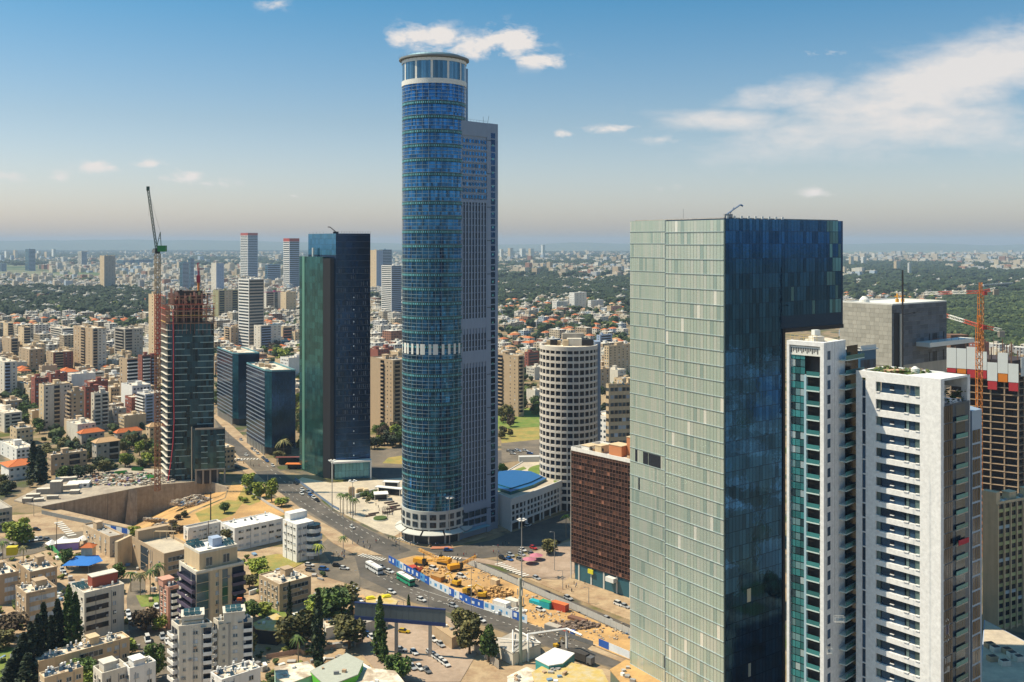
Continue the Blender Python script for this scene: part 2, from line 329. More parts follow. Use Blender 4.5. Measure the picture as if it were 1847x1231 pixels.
# ---------------------------------------------------------------- facade glass
def gl(name, col, metal=.85, rough=.08, rnd=.25, bump=.02, var=.08, spec=.5, alt=None):
    return mk(name, col, rough, metal, var, .05, rnd=rnd, spec=spec, bump=bump, bscale=.35, alt=alt)
G_blue = gl('blue_curtain_glass', (.022, .125, .30), .88, .12, .55)
G_dark = gl('dark_curtain_glass', (.035, .06, .10), .7, .10, .35)
G_navy = gl('navy_curtain_glass', (.015, .05, .13), .8, .12, .3)
G_teal = gl('teal_glass', (.10, .38, .40), .5, .2, .3)
G_pale = mk('sunlit_green_glass', (.42, .50, .43), .20, .42, .10, .03, spec=.7, alt=[(0, (.32, .42, .39)), (.06, (.46, .53, .48)), (.25, (.43, .52, .46)), (.45, (.50, .56, .50)), (.65, (.46, .54, .48)), (.82, (.53, .57, .52)), (.985, (.78, .78, .72))])  # green glass made pale so its colour carries the sun on the left face
G_green = mk('green_curtain_glass', (.04, .155, .165), .12, .75, .3, .05, rnd=.35, spec=.7, bump=.03, bscale=.2)
MULL = mk('mullion_dark', (.05, .06, .07), .5, .4, .05)
MULLL = mk('mullion_light', (.36, .43, .44), .5, .3, .05)
MULLG = mk('mullion_green', (.18, .25, .20), .5, .2, .05)
STONE_B = mk('blue_grey_stone_cladding', (.24, .31, .42), .6, .1, .08, .1, streak=.08)
STONE_L = mk('light_stone_cladding', (.50, .50, .46), .7, 0, .1, .15, streak=.06)
WHITEM = mk('white_metal_panel', (.70, .70, .66), .5, 0, .06)
def R(a=0, b=1): return random.uniform(a, b)
def panes(mb, A, B, z0, z1, nu, nf, gap=.12, d=.05, m=0, zgap=.25, skip=None, u0=0, u1=None):
    """grid of single glass panes, each a thin slab proud of the wall"""
    L = hypot(B[0]-A[0], B[1]-A[1]); u1 = L if u1 is None else u1; du = (u1-u0)/nu; dz = (z1-z0)/nf
    for j in range(nf):
        for i in range(nu):
            if skip and skip(i, j): continue
            mb.quad(A, B, u0+i*du+gap/2, u0+(i+1)*du-gap/2, z0+j*dz+zgap/2, z0+(j+1)*dz-zgap/2, d, m, R())
def lerp(A, B, t): return (A[0]+(B[0]-A[0])*t, A[1]+(B[1]-A[1])*t)
def off(A, B, d):
    L = hypot(B[0]-A[0], B[1]-A[1]); return ((B[1]-A[1])/L*d, -(B[0]-A[0])/L*d)
def sh(p, o): return (p[0]+o[0], p[1]+o[1])
def para(C, Lp, Rp): return [C, Rp, (Lp[0]+Rp[0]-C[0], Lp[1]+Rp[1]-C[1]), Lp]

# ================================================================ round tower with slab
def round_tower():
    cx, cy, r = -38.7, 495.0, 15.7
    T = thing('skyscraper', 'tallest tower, round blue glass shaft with flat helipad disc and a lower slab beside', 'skyscraper', (cx, cy, 0))
    ox, oy = cx, cy
    def arcp(rad, a): return (rad*cos(a), rad*sin(a))
    A0, A1 = radians(150), radians(395); n = 64
    ztop, zb = 222.5, 16.0
    # inner shell
    b = MB(); b.cyl(0, 0, 0, ztop+11, r-.25, n=72); b.build('core_shaft', MULL, T)
    floors = 60; fh = (ztop-zb)/floors; per = fh*2.32
    zbands = []; z = ztop-9.2
    while z > zb+6: zbands.append(z); z -= 6.95
    g = MB(); fr = MB()
    for j in range(floors):
        z0 = zb+j*fh; z1 = z0+fh
        if any(z0 < q+1.2 and z1 > q-1.2 for q in zbands): pass
        for i in range(n):
            a, c = A0+(A1-A0)*i/n, A0+(A1-A0)*(i+1)/n
            rr = R()
            p, q = arcp(r, a), arcp(r, c)
            for k in range(2):
                g.face([(p[0], p[1], z0+fh/2*k+.1), (q[0], q[1], z0+fh/2*k+.1), (q[0], q[1], z0+fh/2*(k+1)), (p[0], p[1], z0+fh/2*(k+1))], 0, min(1, max(0, rr+R(-.15, .15))))
    g.build('curtain_wall', G_blue, T, kind='stuff')
    def ring(mb, z0, z1, r0, r1, m=0, a0=A0, a1=A1, nn=n):
        for i in range(nn):
            a, c = a0+(a1-a0)*i/nn, a0+(a1-a0)*(i+1)/nn
            p, q, s, t = arcp(r1, a), arcp(r1, c), arcp(r0, c), arcp(r0, a)
            mb.face([(*p, z0), (*q, z0), (*q, z1), (*p, z1)], m); mb.face([(*p, z1), (*q, z1), (*s, z1), (*t, z1)], m); mb.face([(*t, z0), (*s, z0), (*q, z0), (*p, z0)], m)
    m = MB()
    z = zb
    while z < ztop-.5:
        ring(m, z, z+.13, r, r+.12); z += 1.74
    for i in range(0, n+1, 3):
        a = A0+(A1-A0)*i/n; p, q = arcp(r+.02, a), arcp(r+.15, a); m.bar((*q, zb), (*q, ztop), .07)
    m.build('mullions', MULLL, T, kind='stuff')
    for q in zbands:
        m = MB(); ring(m, q-.95, q+.95, r, r+.14, 0)
        for i in range(n):
            a = A0+(A1-A0)*(i+.28)/n; c = A0+(A1-A0)*(i+.78)/n
            p, s = arcp(r+.2, a), arcp(r+.2, c); m.face([(*p, q-.45), (*s, q-.45), (*s, q+.45), (*p, q+.45)], 1, R())
        m.build('accent_band', [mk('accent_band_dark', (.008, .05, .07), .3, .4, .1), mk('accent_pane', (.12, .40, .46), .5, .0, .1, rnd=.3)], T)
    m = MB()
    for i in range(n):
        if i % 3 == 0 or random.random() < .12:
            a = A0+(A1-A0)*(i)/n; c = A0+(A1-A0)*(i+1.25)/n; p, s = arcp(r+.24, a), arcp(r+.24, c); m.face([(*p, 91.5), (*s, 91.5), (*s, 96.6), (*p, 96.6)], 0, R())
    m.build('white_louvre_panels', WHITEM, T, kind='stuff')
    # crown
    m = MB(); ring(m, ztop, ztop+2.4, r-.2, r+.4); ring(m, ztop+11, ztop+12.5, r-.2, r+.4); m.build('white_crown_ring', WHITEM, T)
    m = MB(); nn = 58
    for i in range(nn):
        a, c = A0+(A1-A0)*(i+.02)/nn, A0+(A1-A0)*(i+.98)/nn; p, q = arcp(r+.1, a), arcp(r+.1, c)
        m.face([(*p, ztop+2.4), (*q, ztop+2.4), (*q, ztop+11), (*p, ztop+11)], 0 if i % 7 else 1, R())
    m.build('crown_glazing', [mk('crown_glass', (.10, .20, .28), .15, .7, .1, rnd=.4), WHITEM], T)
    m = MB(); m.cyl(0, 0, ztop+12.5, ztop+13.0, r-2, 17.3, n=64); m.cyl(0, 0, ztop+13.0, ztop+13.8, 17.4, n=64, m=0); m.build('helipad_disc', mk('helipad_metal', (.22, .24, .25), .6, .2, .1), T)
    m = MB(); m.cyl(0, 0, ztop+13.8, ztop+15.2, 14.6, 13.8, n=48); m.build('helipad_deck', mk('helipad_deck', (.16, .30, .38), .6, .2, .1), T)
    m = MB()
    for i in range(40):
        a = 2*pi*i/40; m.bar((16.9*cos(a), 16.9*sin(a), ztop+13.8), (17.6*cos(a), 17.6*sin(a), ztop+15), .06); m.bar((15*cos(a), 15*sin(a), ztop+11), (17.2*cos(a), 17.2*sin(a), ztop+13.2), .12)
    m.build('disc_brackets', M['metal'], T, kind='stuff')
    # stone base with windows
    m = MB(); ring(m, 7.2, 16, r-.2, r+.45, a0=A0, a1=A1)
    m.build('stone_base_wall', STONE_L, T)
    for zz in (8.2, 11.9):
        for i in range(15):
            a = A0+(A1-A0)*(i+.5)/15; w = MB(); hw = 1.45
            c = Vector((cos(a), sin(a), 0)); tt = Vector((-sin(a), cos(a), 0))
            for k in range(3):
                for kk in range(2):
                    s0 = -hw+k*2*hw/3+.06; s1 = s0+2*hw/3-.12; h0 = zz+kk*1.2+.05; h1 = h0+1.1
                    p = c*(r+.56)+tt*s0; q = c*(r+.56)+tt*s1; w.face([(p.x, p.y, h0), (q.x, q.y, h0), (q.x, q.y, h1), (p.x, p.y, h1)], 0, R())
            p = c*(r+.52)-tt*(hw+.1); q = c*(r+.52)+tt*(hw+.1); w.face([(p.x, p.y, zz), (q.x, q.y, zz), (q.x, q.y, zz+2.6), (p.x, p.y, zz+2.6)], 1)
            w.build('window', [M['glass'], MULL], T)
    m = MB(); ring(m, 0, 7.2, r-1.2, r-1.0); m.build('lobby_glass', gl('lobby_glass', (.05, .16, .18), .5, .15), T)
    for i in range(9):
        a = A0+(A1-A0)*i/8.5; m = MB(); p = arcp(r+.1, a); m.cyl(p[0], p[1], .1, 7.2, .45, n=8); m.build('column', STONE_L, T)
    for i in range(7):
        a0_ = A0+(A1-A0)*(i+.04)/7; a1_ = A0+(A1-A0)*(i+.96)/7; m = MB()
        for k in range(5):
            a, c = a0_+(a1_-a0_)*k/5, a0_+(a1_-a0_)*(k+1)/5
            p, q, s, t = arcp(r+3.6, a), arcp(r+3.6, c), arcp(r+.45, c), arcp(r+.45, a)
            m.face([(*p, 5.4), (*q, 5.4), (*s, 6.6), (*t, 6.6)]); m.face([(*p, 5.1), (*q, 5.1), (*q, 5.4), (*p, 5.4)]); m.face([(*t, 6.2), (*s, 6.2), (*q, 5.1), (*p, 5.1)])
        m.build('canopy', STONE_L, T)
    # slab
    loc = lambda p: (p[0]-ox, p[1]-oy)
    A = loc((-27.6, 485.5)); d = Vector((.703, .711)); Ls = 29.7
    B = (A[0]+d.x*23.6, A[1]+d.y*23.6); nd = Vector((-d.y, d.x))*20
    q = [A, B, (B[0]+nd.x, B[1]+nd.y), (A[0]+nd.x, A[1]+nd.y)]
    H = 205.5
    m = MB(); m.hexa(q, 0, H); L = 23.6
    # pilasters and bands
    for i in range(9):
        uu = 4.3+i*2.05; m.fb(A, B, uu-.42, uu+.42, 14, H-40, 0, .5)
    m.fb(A, B, 0, 4.1, 0, H, 0, .5); m.fb(A, B, 20.9, 23.6, 0, H, 0, .5)
    for z0, z1 in ((H-7, H), (H-40, H-37.5), (103, 108), (86, 92), (13, 16.5), (8.6, 9.6), (4.6, 6)): m.fb(A, B, 3.8, 21, z0, z1, 0, .46)
    for k in range(5):
        z0 = H-11.9-k*6.1; m.fb(A, B, 3.8, 21, z0-2.3, z0-1.2, 0, .46)
    m.build('stone_slab', STONE_B, T)
    m = MB()
    for k in range(12):
        zz = 12+k*16.8
        m.fb(A, B, 0, 4.1, zz, zz+.35, .5, .56); m.fb(A, B, 20.9, 23.6, zz, zz+.35, .5, .56)
    m.build('joint_grooves', MULL, T, kind='stuff')
    for i in range(8):
        m = MB(); u0 = 4.3+i*2.05+.45; u1 = u0+1.15
        z = 17
        while z < H-41:
            if not (85.5 < z+3 < 93 or 102 < z+2 < 108.5): m.quad(A, B, u0, u1, z, z+2.9, .12, 0, R())
            z += 3.35
        m.build('window_column', [G_dark], T, kind='stuff')
    m = MB()
    for k in range(10):
        zz = H-10.6-k*3.05 - (0 if k % 2 == 0 else 0)
        for i in range(8): m.quad(A, B, 4.3+i*2.05+.5, 4.3+i*2.05+1.7, zz, zz+1.7, .48, 0, R())
    m.build('square_windows', [G_blue], T, kind='stuff')
    for zz in (9.8, 5.8):
        for i in range(4):
            m = MB(); u0 = 4.3+i*4.15; m.quad(A, B, u0+.3, u0+3.6, zz, zz+2.7, .52, 1)
            for k in range(3): m.quad(A, B, u0+.4+k*1.07, u0+1.4+k*1.07, zz+.1, zz+2.6, .56, 0, R())
            m.build('window', [M['glass'], MULL], T)
    # side band stepping back
    A2 = (B[0]+.0, B[1]+.0); B2 = (B[0]+d.x*6.1, B[1]+d.y*6.1); n2 = Vector((-d.y, d.x))
    A2 = (A2[0]+n2.x*.6+d.x*.02, A2[1]+n2.y*.6+d.y*.02); B2 = (B2[0]+n2.x*.6, B2[1]+n2.y*.6)
    m = MB(); m.hexa([A2, B2, (B2[0]+n2.x*17, B2[1]+n2.y*17), (A2[0]+n2.x*17, A2[1]+n2.y*17)], 0, H+.3); m.build('side_wing', STONE_B, T)
    m = MB(); z = 4
    while z < H-5:
        m.quad(A2, B2, .7, 4.0, z, z+2.7, .06, 0, R()); z += 3.35
    m.build('wing_windows', [G_navy], T, kind='stuff')
    m = MB(); z = 8
    while z < H-8:
        m.quad(A2, B2, 1.9, 2.8, z, z+.9, .12, 0, R()); z += 6.9
    m.build('wing_light_panes', [G_teal], T, kind='stuff')
    # recess strip and rear core
    m = MB(); m.box(A[0]-1.2, A[1]+2.8, 0, 2.6, 5, H-1, .1); m.build('recess_strip', MULL, T)
    c1 = loc(at(833, 500)); c2 = loc(at(844, 503))
    m = MB(); m.hexa([c1, c2, (c2[0]-3, c2[1]+14), (c1[0]-3, c1[1]+14)], H-1, zat(124, 502)); m.build('rear_core', mk('core_panel', (.18, .27, .38), .4, .3, .06), T)
    for (t, h) in ((19, 3.5), (21.6, 4.2)):
        m = MB(); p = (A[0]+d.x*t, A[1]+d.y*t+2); m.bar((p[0], p[1], H), (p[0]+(.8 if t > 20 else -.3), p[1], H+h), .1); m.build('antenna', M['dark'], T)
    m = MB()
    for i in range(12): m.bar((A[0]+d.x*i*2, A[1]+d.y*i*2+.4, H), (A[0]+d.x*i*2, A[1]+d.y*i*2+.4, H+1.1), .05)
    m.bar((A[0], A[1]+.4, H+1.1), (A[0]+d.x*22, A[1]+d.y*22+.4, H+1.1), .06); m.build('roof_railing', M['metal'], T)
    # side canopy over the pavement
    m = MB(); m.fb(A, B, 1.5, 20, 4.3, 4.6, .6, 4.2); m.build('side_canopy', mk('blue_awning', (.16, .36, .44), .5, 0, .1), T)
round_tower()

# ================================================================ big green glass tower at right
def green_tower():
    Y0 = 275.0; C = at(1308, Y0)
    Lp = (C[0]-.6256*35.2, C[1]+35.2); K1 = None
    t = 31.9; Rp = (C[0]+1.351*t, C[1]+t)
    q = para(C, Lp, Rp); H = 152.0; zu = zat(588, 300)
    T = thing('office_tower', 'wide glass tower with pale green left face, deep blue right face and cut away corner', 'office tower', (C[0], C[1], 0))
    f = lambda p: (p[0]-C[0], p[1]-C[1])
    c, l, r = f(C), f(Lp), f(Rp); k = f(q[2])
    # lower part stops at px 1415
    tt = (1415-CX)/FPX; s = (tt*Y0-C[0])/(1.351-tt); Rn = (C[0]+1.351*s, C[1]+s); rn = f(Rn); kn = (l[0]+rn[0], l[1]+rn[1])
    b = MB(); b.hexa([c, rn, kn, l], 0, zu-.0); b.hexa([c, r, k, l], zu, H); b.build('body', G_navy, T)
    b = MB()
    lip = off(c, r, .2)
    b.fb(rn, r, -.6, hypot(r[0]-rn[0], r[1]-rn[1]), zu-1.2, zu-.02, -1.0, .3); b.fb(c, rn, hypot(*rn)-.9, hypot(*rn)+.02, 0, zu-.02, -.5, .3); b.build('black_edge_trim', M['dark'], T)
    # left facade: two planes of glass, rows two storeys high with staggered heads
    L = hypot(*l); nrow = 36; rh = []
    z = H; rows = []
    hts = [3.4, 3.6]+[4.22]*40
    for h in hts:
        rows.append((z-h, z)); z -= h
        if z < 3: break
    split = .585*L   # right plane starts further out
    for ri, (z0, z1) in enumerate(rows):
        m = MB(); jog = .0
        nL, nR = 19, 18
        # left plane (stands 0.35 m back)
        for i in range(nL):
            u0 = (L-split)*i/nL; u1 = (L-split)*(i+1)/nL
            m.quad(l, c, u0+.04, u1-.04, z0+.12, z1-.1, .12, 0, R(0, .985) if ri > 1 else R())
        for i in range(nR):
            u0 = (L-split)+split*i/nR; u1 = u0+split/nR; w = R(0, .985); w = .99 if (i+ri*5) % 37 == 3 else w
            m.quad(l, c, u0+.06, u1-.06, z0-.15, z1-.4, .55, 0, w)
        m.build('glass_row', G_pale, T)
    m = MB()
    m.fb(l, c, L-split, L, 2, H-.3, 0, .5, 0)
    m.fb(l, c, 0, L-split, 2, H, 0, .08, 0)
    m.build('facade_backing', mk('sunlit_green_backing', (.24, .31, .27), .5, .2, .08), T)  # backing paled the same way, sunlight held in its colour
    m = MB()
    for ri, (z0, z1) in enumerate(rows):
        m.fb(l, c, 0, L-split, z0, z0+.14, .1, .28); m.fb(l, c, L-split, L, z0-.3, z0-.12, .5, .74)
    m.fb(l, c, L-split-.12, L-split+.05, 2, H, .1, .7)
    m.build('floor_fins', MULLL, T, kind='stuff')
    # some open or missing panes
    for (u, ri, w) in ((2.6, 17, 1.0), (6.4, 17, 2.3), (9.0, 17, 5.5), (4.1, 19, .7), (16, 31, 1)):
        m = MB(); z0, z1 = rows[min(ri, len(rows)-1)]; m.fb(l, c, u, u+w, z0+.3, z1-.3, .13, .2, 0); m.build('dark_opening', M['glassD'], T)
    # right facade
    LR = hypot(*r); LN = hypot(*rn); du = 1.42
    for ri, (z0, z1) in enumerate(rows):
        LL = LR if z0 > zu else LN-1
        m = MB(); i = 0
        while (i+1)*du < LL:
            lit = (z0 > H-30 and i*du > LR-9 and random.random() < .55) or (H-50 < z0 < H-20 and i*du > LR*.42 and random.random() < .06)  # picks the panes that get the paler teal glass
            m.quad(c, r, i*du+.05, (i+1)*du-.05, z0+.1, z1-.05, .1, 1 if lit else 0, R()); i += 1
        if ri in (25, 30): m.quad(c, r, 8.5+ri*.1-2, 10.6, z0+.3, z1-.2, .13, 2, .9)
        m.build('glass_row', [gl('shade_side_blue_glass', (.02, .085, .20), .9, .05, .35, .02), mk('pale_teal_office_glass', (.07, .20, .24), .2, .4, .1, rnd=.4), G_pale], T)  # right face glass deepened to navy, its shade is in the colour
    # roof kit
    m = MB(); m.hexa([(c[0], c[1]+1.5), (r[0]-1.5, r[1]), (k[0], k[1]-1.5), (l[0]+1.5, l[1])], H, H+.3); m.build('roof', M['roofG'], T)
    m = MB()
    for i in range(9): p = lerp(c, r, i/9*.5+.02); m.box(p[0], p[1]+.5, H, .5, .5, .8)
    m.build('roof_lights', WHITEM, T, kind='stuff')
    g = thing('window_cleaning_crane', 'small blue jib crane on the roof corner of the green glass tower', 'roof crane', (C[0]+1.5, C[1]+3, H+.3))
    m = MB(); m.box(0, 0, 0, 2.2, 1.4, 1.0); m.build('base', M['metal'], g)
    m = MB(); m.bar((-.6, 0, .8), (3.4, 0, 3.6), .3); m.bar((3.4, 0, 3.6), (4.1, 0, 3.2), .35); m.bar((.4, 0, .8), (1.6, 0, 2.9), .12); m.build('jib', mk('blue_paint', (.05, .12, .25), .5), g)
    g = thing('antenna_mast', 'thin whip antenna on the flat roof of the green glass tower', 'antenna', (*lerp(C, Lp, .4), H+.0))
    m = MB(); m.bar((0, 2, 0), (0, 2, 3.2), .05); m.build('rod', M['dark'], g)
green_tower()

# ================================================================ teal glass tower (left of the round one)
def teal_tower():
    Y0 = 612.0; C = at(606, Y0); L = (C[0]-.804*28.4, C[1]+28.4); Rp = (at(668, 617.5))
    T = thing('office_tower', 'dark blue glass tower with a lower green glass left side, on the pale plaza', 'office tower', (C[0], C[1], 0))
    f = lambda p: (p[0]-C[0], p[1]-C[1]); c, l, r = f(C), f(L), f(Rp); k = (l[0]+r[0], l[1]+r[1]); H = 151.3
    b = MB(); b.hexa([c, r, k, l], 7, H); b.hexa([lerp(c, k, .08), lerp(r, l, .03), lerp(k, c, .03), lerp(l, r, .06)], 0, 7); b.build('body', G_navy, T)
    LR = hypot(*r); nf = 36; fh = (H-9)/nf
    for j in range(nf):
        m = MB(); panes(m, c, r, 8+j*fh, 8+(j+1)*fh, 17, 1, .10, .08, 0, .2)
        for i in range(17):
            if j > 6 and j < 31 and random.random() < .5: m.quad(c, r, LR/17*(i+.3), LR/17*(i+.75), 8+j*fh+.5, 8+(j+1)*fh-1.2, .12, 1, R())
        m.build('glass_row', [G_navy, mk('window_blind_grey', (.06, .075, .10), .5, .3, .1, rnd=.7)], T)
    m = MB()
    for j in range(nf+1): m.fb(c, r, 0, LR, 8+j*fh-.06, 8+j*fh+.06, .05, .2)
    m.build('floor_lines', mk('floor_line_grey', (.11, .13, .17), .5, .3), T, kind='stuff')
    m = MB()
    for j in range(14): m.fb(c, r, LR*.5, LR*.5+.6, 14+j*7.5, 14.7+j*7.5, .15, .3)
    m.build('marker_lights', mk('bright_white', (.9, .95, .95), .4, 0, 0), T, kind='stuff')
    m = MB(); LL = hypot(*l); panes(m, l, c, 138, H, 14, 4, .08, .06, 0, .1); m.build('upper_blue_wall', [gl('sky_toned_upper_glass', (.10, .30, .46), .9, .06, .15)], T)  # brighter blue than the body, the face's reflection painted into the glass
    # front green volume
    nrm = off(l, c, 4.0); a0 = sh(lerp(l, c, -.12), nrm); a1 = sh(lerp(l, c, .75), nrm); z1 = zat(464, 606)
    b1 = lerp(l, c, .75); b0 = lerp(l, c, -.12)
    b = MB(); b.hexa([a0, a1, b1, b0], 0, z1); b.build('green_volume', G_green, T)
    La = hypot(a1[0]-a0[0], a1[1]-a0[1])
    for j in range(33):
        m = MB(); dz = (z1-1)/33
        for i in range(9):
            if i == 3 and j % 2: continue
            m.quad(a0, a1, La*i/9+.06, La*(i+1)/9-.06, 1+j*dz+.07, 1+(j+1)*dz-.07, .07, 0, R())
        m.build('green_glass_row', [G_green], T)
    m = MB(); m.fb(a0, a1, La*.14, La*.24, 1, z1, .08, .35); m.build('pale_strip', mk('pale_green_strip', (.12, .30, .24), .3, .3, .1), T)
    m = MB(); m.hexa([a1, sh(lerp(l, c, .9), (nrm[0]*.5, nrm[1]*.5)), lerp(l, c, .92), b1], 0, z1-1); m.build('dark_slot', M['dark'], T)
    # entrance frame
    m = MB(); o = off(c, r, 5); A = sh(lerp(c, r, -.15), o); B = sh(r, o); LL2 = hypot(B[0]-A[0], B[1]-A[1])
    for u_ in (0, LL2-.8): m.fb(A, B, u_, u_+.8, .14, 11, 0, .8)
    m.fb(A, B, 0, LL2, 11, 12, -5, .8)
    m.build('entrance_frame', WHITEM, T)
    m = MB(); panes(m, sh(lerp(c, r, -.05), sh((0, 0), off(c, r, 2))), sh(r, off(c, r, 2)), .2, 10.6, 10, 2, .1, 0, 0, .1); m.build('entrance_glass', [gl('entrance_glass', (.09, .26, .33), .4, .15)], T)
    g = thing('window_cleaning_crane', 'small dark crane leaning over the roof edge of the dark blue and green tower', 'roof crane', (C[0]-1, C[1]+5, H))
    m = MB(); m.box(0, 0, 0, 3, 2, 1.2); m.bar((0, 0, 1), (-3.5, 0, 4), .4); m.bar((-3.5, 0, 4), (-5, 0, 4.1), .4); m.build('jib', M['dark'], g)
    m = MB()
    for i in range(14): p = lerp(c, k, 0); t_ = i/13; w = lerp(c, r, t_); m.bar((w[0], w[1]+1, H), (w[0], w[1]+1, H+1.4), .07)
    w0 = c; m.bar((c[0], c[1]+1, H+.9), (r[0], r[1]+1, H+.9), .05)
    for i in range(5): w = lerp(l, c, i/8); m.bar((w[0]+1, w[1], H), (w[0]+1, w[1], H+1.2), .07)
    m.build('roof_railing', M['dark'], T)
    m = MB(); p = lerp(a0, a1, .5); m.cyl(p[0]+1, p[1]+2, z1, z1+5.5, .8, n=10); m.build('flue', WHITEM, T)
teal_tower()

# ================================================================ two dark blue offices
def dark_block(label, Lp, Cp, Rp, H, by):
    def roofp(px, py): Y = (CH-H)*FPX/(py-HZ); return at(px, Y)
    C = roofp(*Cp); L = roofp(*Lp); Rr = at(Rp[0], C[1]+4); T = thing('office_block', label, 'office block', (C[0], C[1], 0), group='pair of dark blue glass office blocks')
    f = lambda p: (p[0]-C[0], p[1]-C[1]); c, l, r = f(C), f(L), f(Rr); k = (l[0]+r[0], l[1]+r[1])
    LL = hypot(*l); LR = hypot(*r); ch0 = lerp(c, l, 4.5/LL); ch1 = lerp(c, r, 3.5/LR)
    b = MB(); b.hexa([ch0, ch1, r, k, l], 5.5, H); b.build('body', G_navy, T)
    b = MB(); b.hexa([lerp(ch0, k, .1), lerp(ch1, k, .1), lerp(r, l, .08), lerp(k, c, .05), lerp(l, r, .08)], 0, 5.5); b.build('recessed_ground_floor', MULL, T)
    nf = 18; fh = (H-6.5)/nf
    for j in range(nf):
        m = MB(); z0 = 5.8+j*fh
        panes(m, l, ch0, z0, z0+fh*.62, 26, 1, .12, .1, 0, .05); m.fb(l, ch0, 0, LL-4.5, z0+fh*.62, z0+fh*.80, 0, .35, 1)
        m.build('glass_row', [G_navy, mk('sunshade_grey', (.20, .24, .29), .5, .3, .1)], T)
        m = MB(); panes(m, ch0, ch1, z0, z0+fh, 3, 1, .1, .1, 0, .15); m.build('corner_glass', [gl('corner_blue_glass', (.02, .12, .22), .8, .1)], T)
        m = MB(); panes(m, ch1, r, z0, z0+fh, 20, 1, .1, .1, 0, .3); m.build('glass_row', [G_navy], T)
    for i in range(12):
        m = MB(); p = lerp(l, ch0, (i+.5)/12); m.cyl(p[0], p[1], .1, 5.5, .5, n=8); m.build('column', STONE_L, T)
    m = MB()
    for a, d in ((l, ch0), (ch0, ch1), (ch1, r)): m.fb(a, d, 0, hypot(d[0]-a[0], d[1]-a[1]), H, H+1.1, -.25, .15)
    m.fb(r, k, 0, LL, H, H+1.1, -.25, .1); m.fb(k, l, 0, LR, H, H+1.1, -.25, .1)
    m.build('parapet', mk('teal_parapet', (.14, .32, .36), .5, .2, .1), T)
    m = MB(); m.hexa([lerp(ch0, k, .04), lerp(ch1, k, .04), lerp(r, l, .04), lerp(k, c, .04), lerp(l, r, .04)], H, H+.2); m.build('roof_surface', M['roof'], T)
    mid = lerp(c, k, .5); ang = atan2(r[1], r[0])
    for i in range(9):
        m = MB(); t1, t2 = R(.15, .85), R(.15, .85); p = lerp(lerp(c, r, t1), lerp(l, k, t1), t2); m.box(p[0], p[1], H+.2, R(1.5, 4), R(1.5, 4), R(.8, 2.6), ang); m.build('roof_unit', random.choice([M['cream'], M['tan'], M['greyL'], M['roofG']]), T)
dark_block('nearer dark blue glass block with chamfered corner beside a palm tree', (445, 656.5), (481, 671), (533, 669), 57.7, 822)
dark_block('farther dark blue glass block with chamfered corner, partly behind the nearer one', (392, 628), (422, 639.5), (468, 638), 57.2, 768)
# ================================================================ general building maker
_wm = {}
def winmesh(w, h, gm, fm, div=2):
    k = (round(w, 1), round(h, 1), gm.name, fm.name, div)
    if k not in _wm:
        m = MB(); A = (-w/2, 0); B = (w/2, 0)
        m.fb(A, B, 0, w, -h/2, h/2, -.05, .06, 1, bot=True)
        for i in range(div): m.quad(A, B, i*w/div+.07, (i+1)*w/div-.07, -h/2+.08, h/2-.08, .09, 0, R())
        m.fb(A, B, -.1, w+.1, -h/2-.12, -h/2, 0, .2, 1)
        _wm[k] = m.mesh('window', [gm, fm])
    return _wm[k]
def winobj(T, A, B, u, z, w, h, gm=None, fm=None, div=2, d=.04):
    L = hypot(B[0]-A[0], B[1]-A[1]); ex, ey = (B[0]-A[0])/L, (B[1]-A[1])/L
    return link('window', winmesh(w, h, gm or M['glass'], fm or M['greyL'], div), T, loc=(A[0]+ex*u+ey*d, A[1]+ey*u-ex*d, z), rz=atan2(ey, ex))
def facade(T, A, B, z0, z1, nf, zones, near, W, acc):
    """zones: (u0,u1,kind,...) along A->B in fractions. acc: dict of MB for joined pieces"""
    L = hypot(B[0]-A[0], B[1]-A[1]); fh = (z1-z0)/nf
    for zn in zones:
        a, b, kind = zn[0]*L, zn[1]*L, zn[2]; w = b-a
        for j in range(nf):
            zb = z0+j*fh
            if kind == 'w':
                n = zn[3]; ww = min(zn[4] if len(zn) > 4 else 1.5, w/n*.85); hh = zn[5] if len(zn) > 5 else 1.35
                for i in range(n):
                    uc = a+w*(i+.5)/n
                    if near: winobj(T, A, B, uc, zb+fh*.55, ww, hh, random.choice([M['glass'], M['glass'], M['shutter']]))
                    else:
                        acc['win'].quad(A, B, uc-ww/2, uc+ww/2, zb+fh*.55-hh/2, zb+fh*.55+hh/2, .06, 0 if random.random() < .75 else 1, R())
            elif kind == 's':
                if near:
                    n = max(2, int(w/1.6))
                    gmm = M['glass'] if len(zn) < 4 else zn[3]; winobj(T, A, B, (a+b)/2, zb+fh*.55, w*.94, fh*.5, gmm, M['dark'] if gmm is M['glassD'] else M['greyL'], n)
                else: acc['win'].fb(A, B, a+.2, b-.2, zb+fh*.28, zb+fh*.8, 0, .07, 0, R())
            elif kind in 'bB':
                acc['win'].quad(A, B, a+.1, b-.1, zb+.25, zb+fh-.1, .06, 2, R())  # dark pane: the shade of the balcony recess put in as colour
                dp = 1.5 if kind == 'b' else .9
                tgt = MB() if near else acc['bal']
                tgt.fb(A, B, a, b, zb-.05, zb+.2, 0.03, dp); tgt.fb(A, B, a, b, zb+.2, zb+1.1, dp-.15, dp, 0)
                tgt.fb(A, B, a, a+.12, zb+.2, zb+1.1, .03, dp-.15, 0); tgt.fb(A, B, b-.12, b, zb+.2, zb+1.1, .03, dp-.15, 0)
                if near: tgt.build('balcony', zn[3] if len(zn) > 3 else W, T)
            elif kind == 'v':
                acc['win'].quad(A, B, a+.1, b-.1, zb+.15, zb+fh-.1, .08, 0, R())
            elif kind == 'r':
                acc['bal'].fb(A, B, a, b, zb+fh*.02, zb+fh*.12, .02, .3)
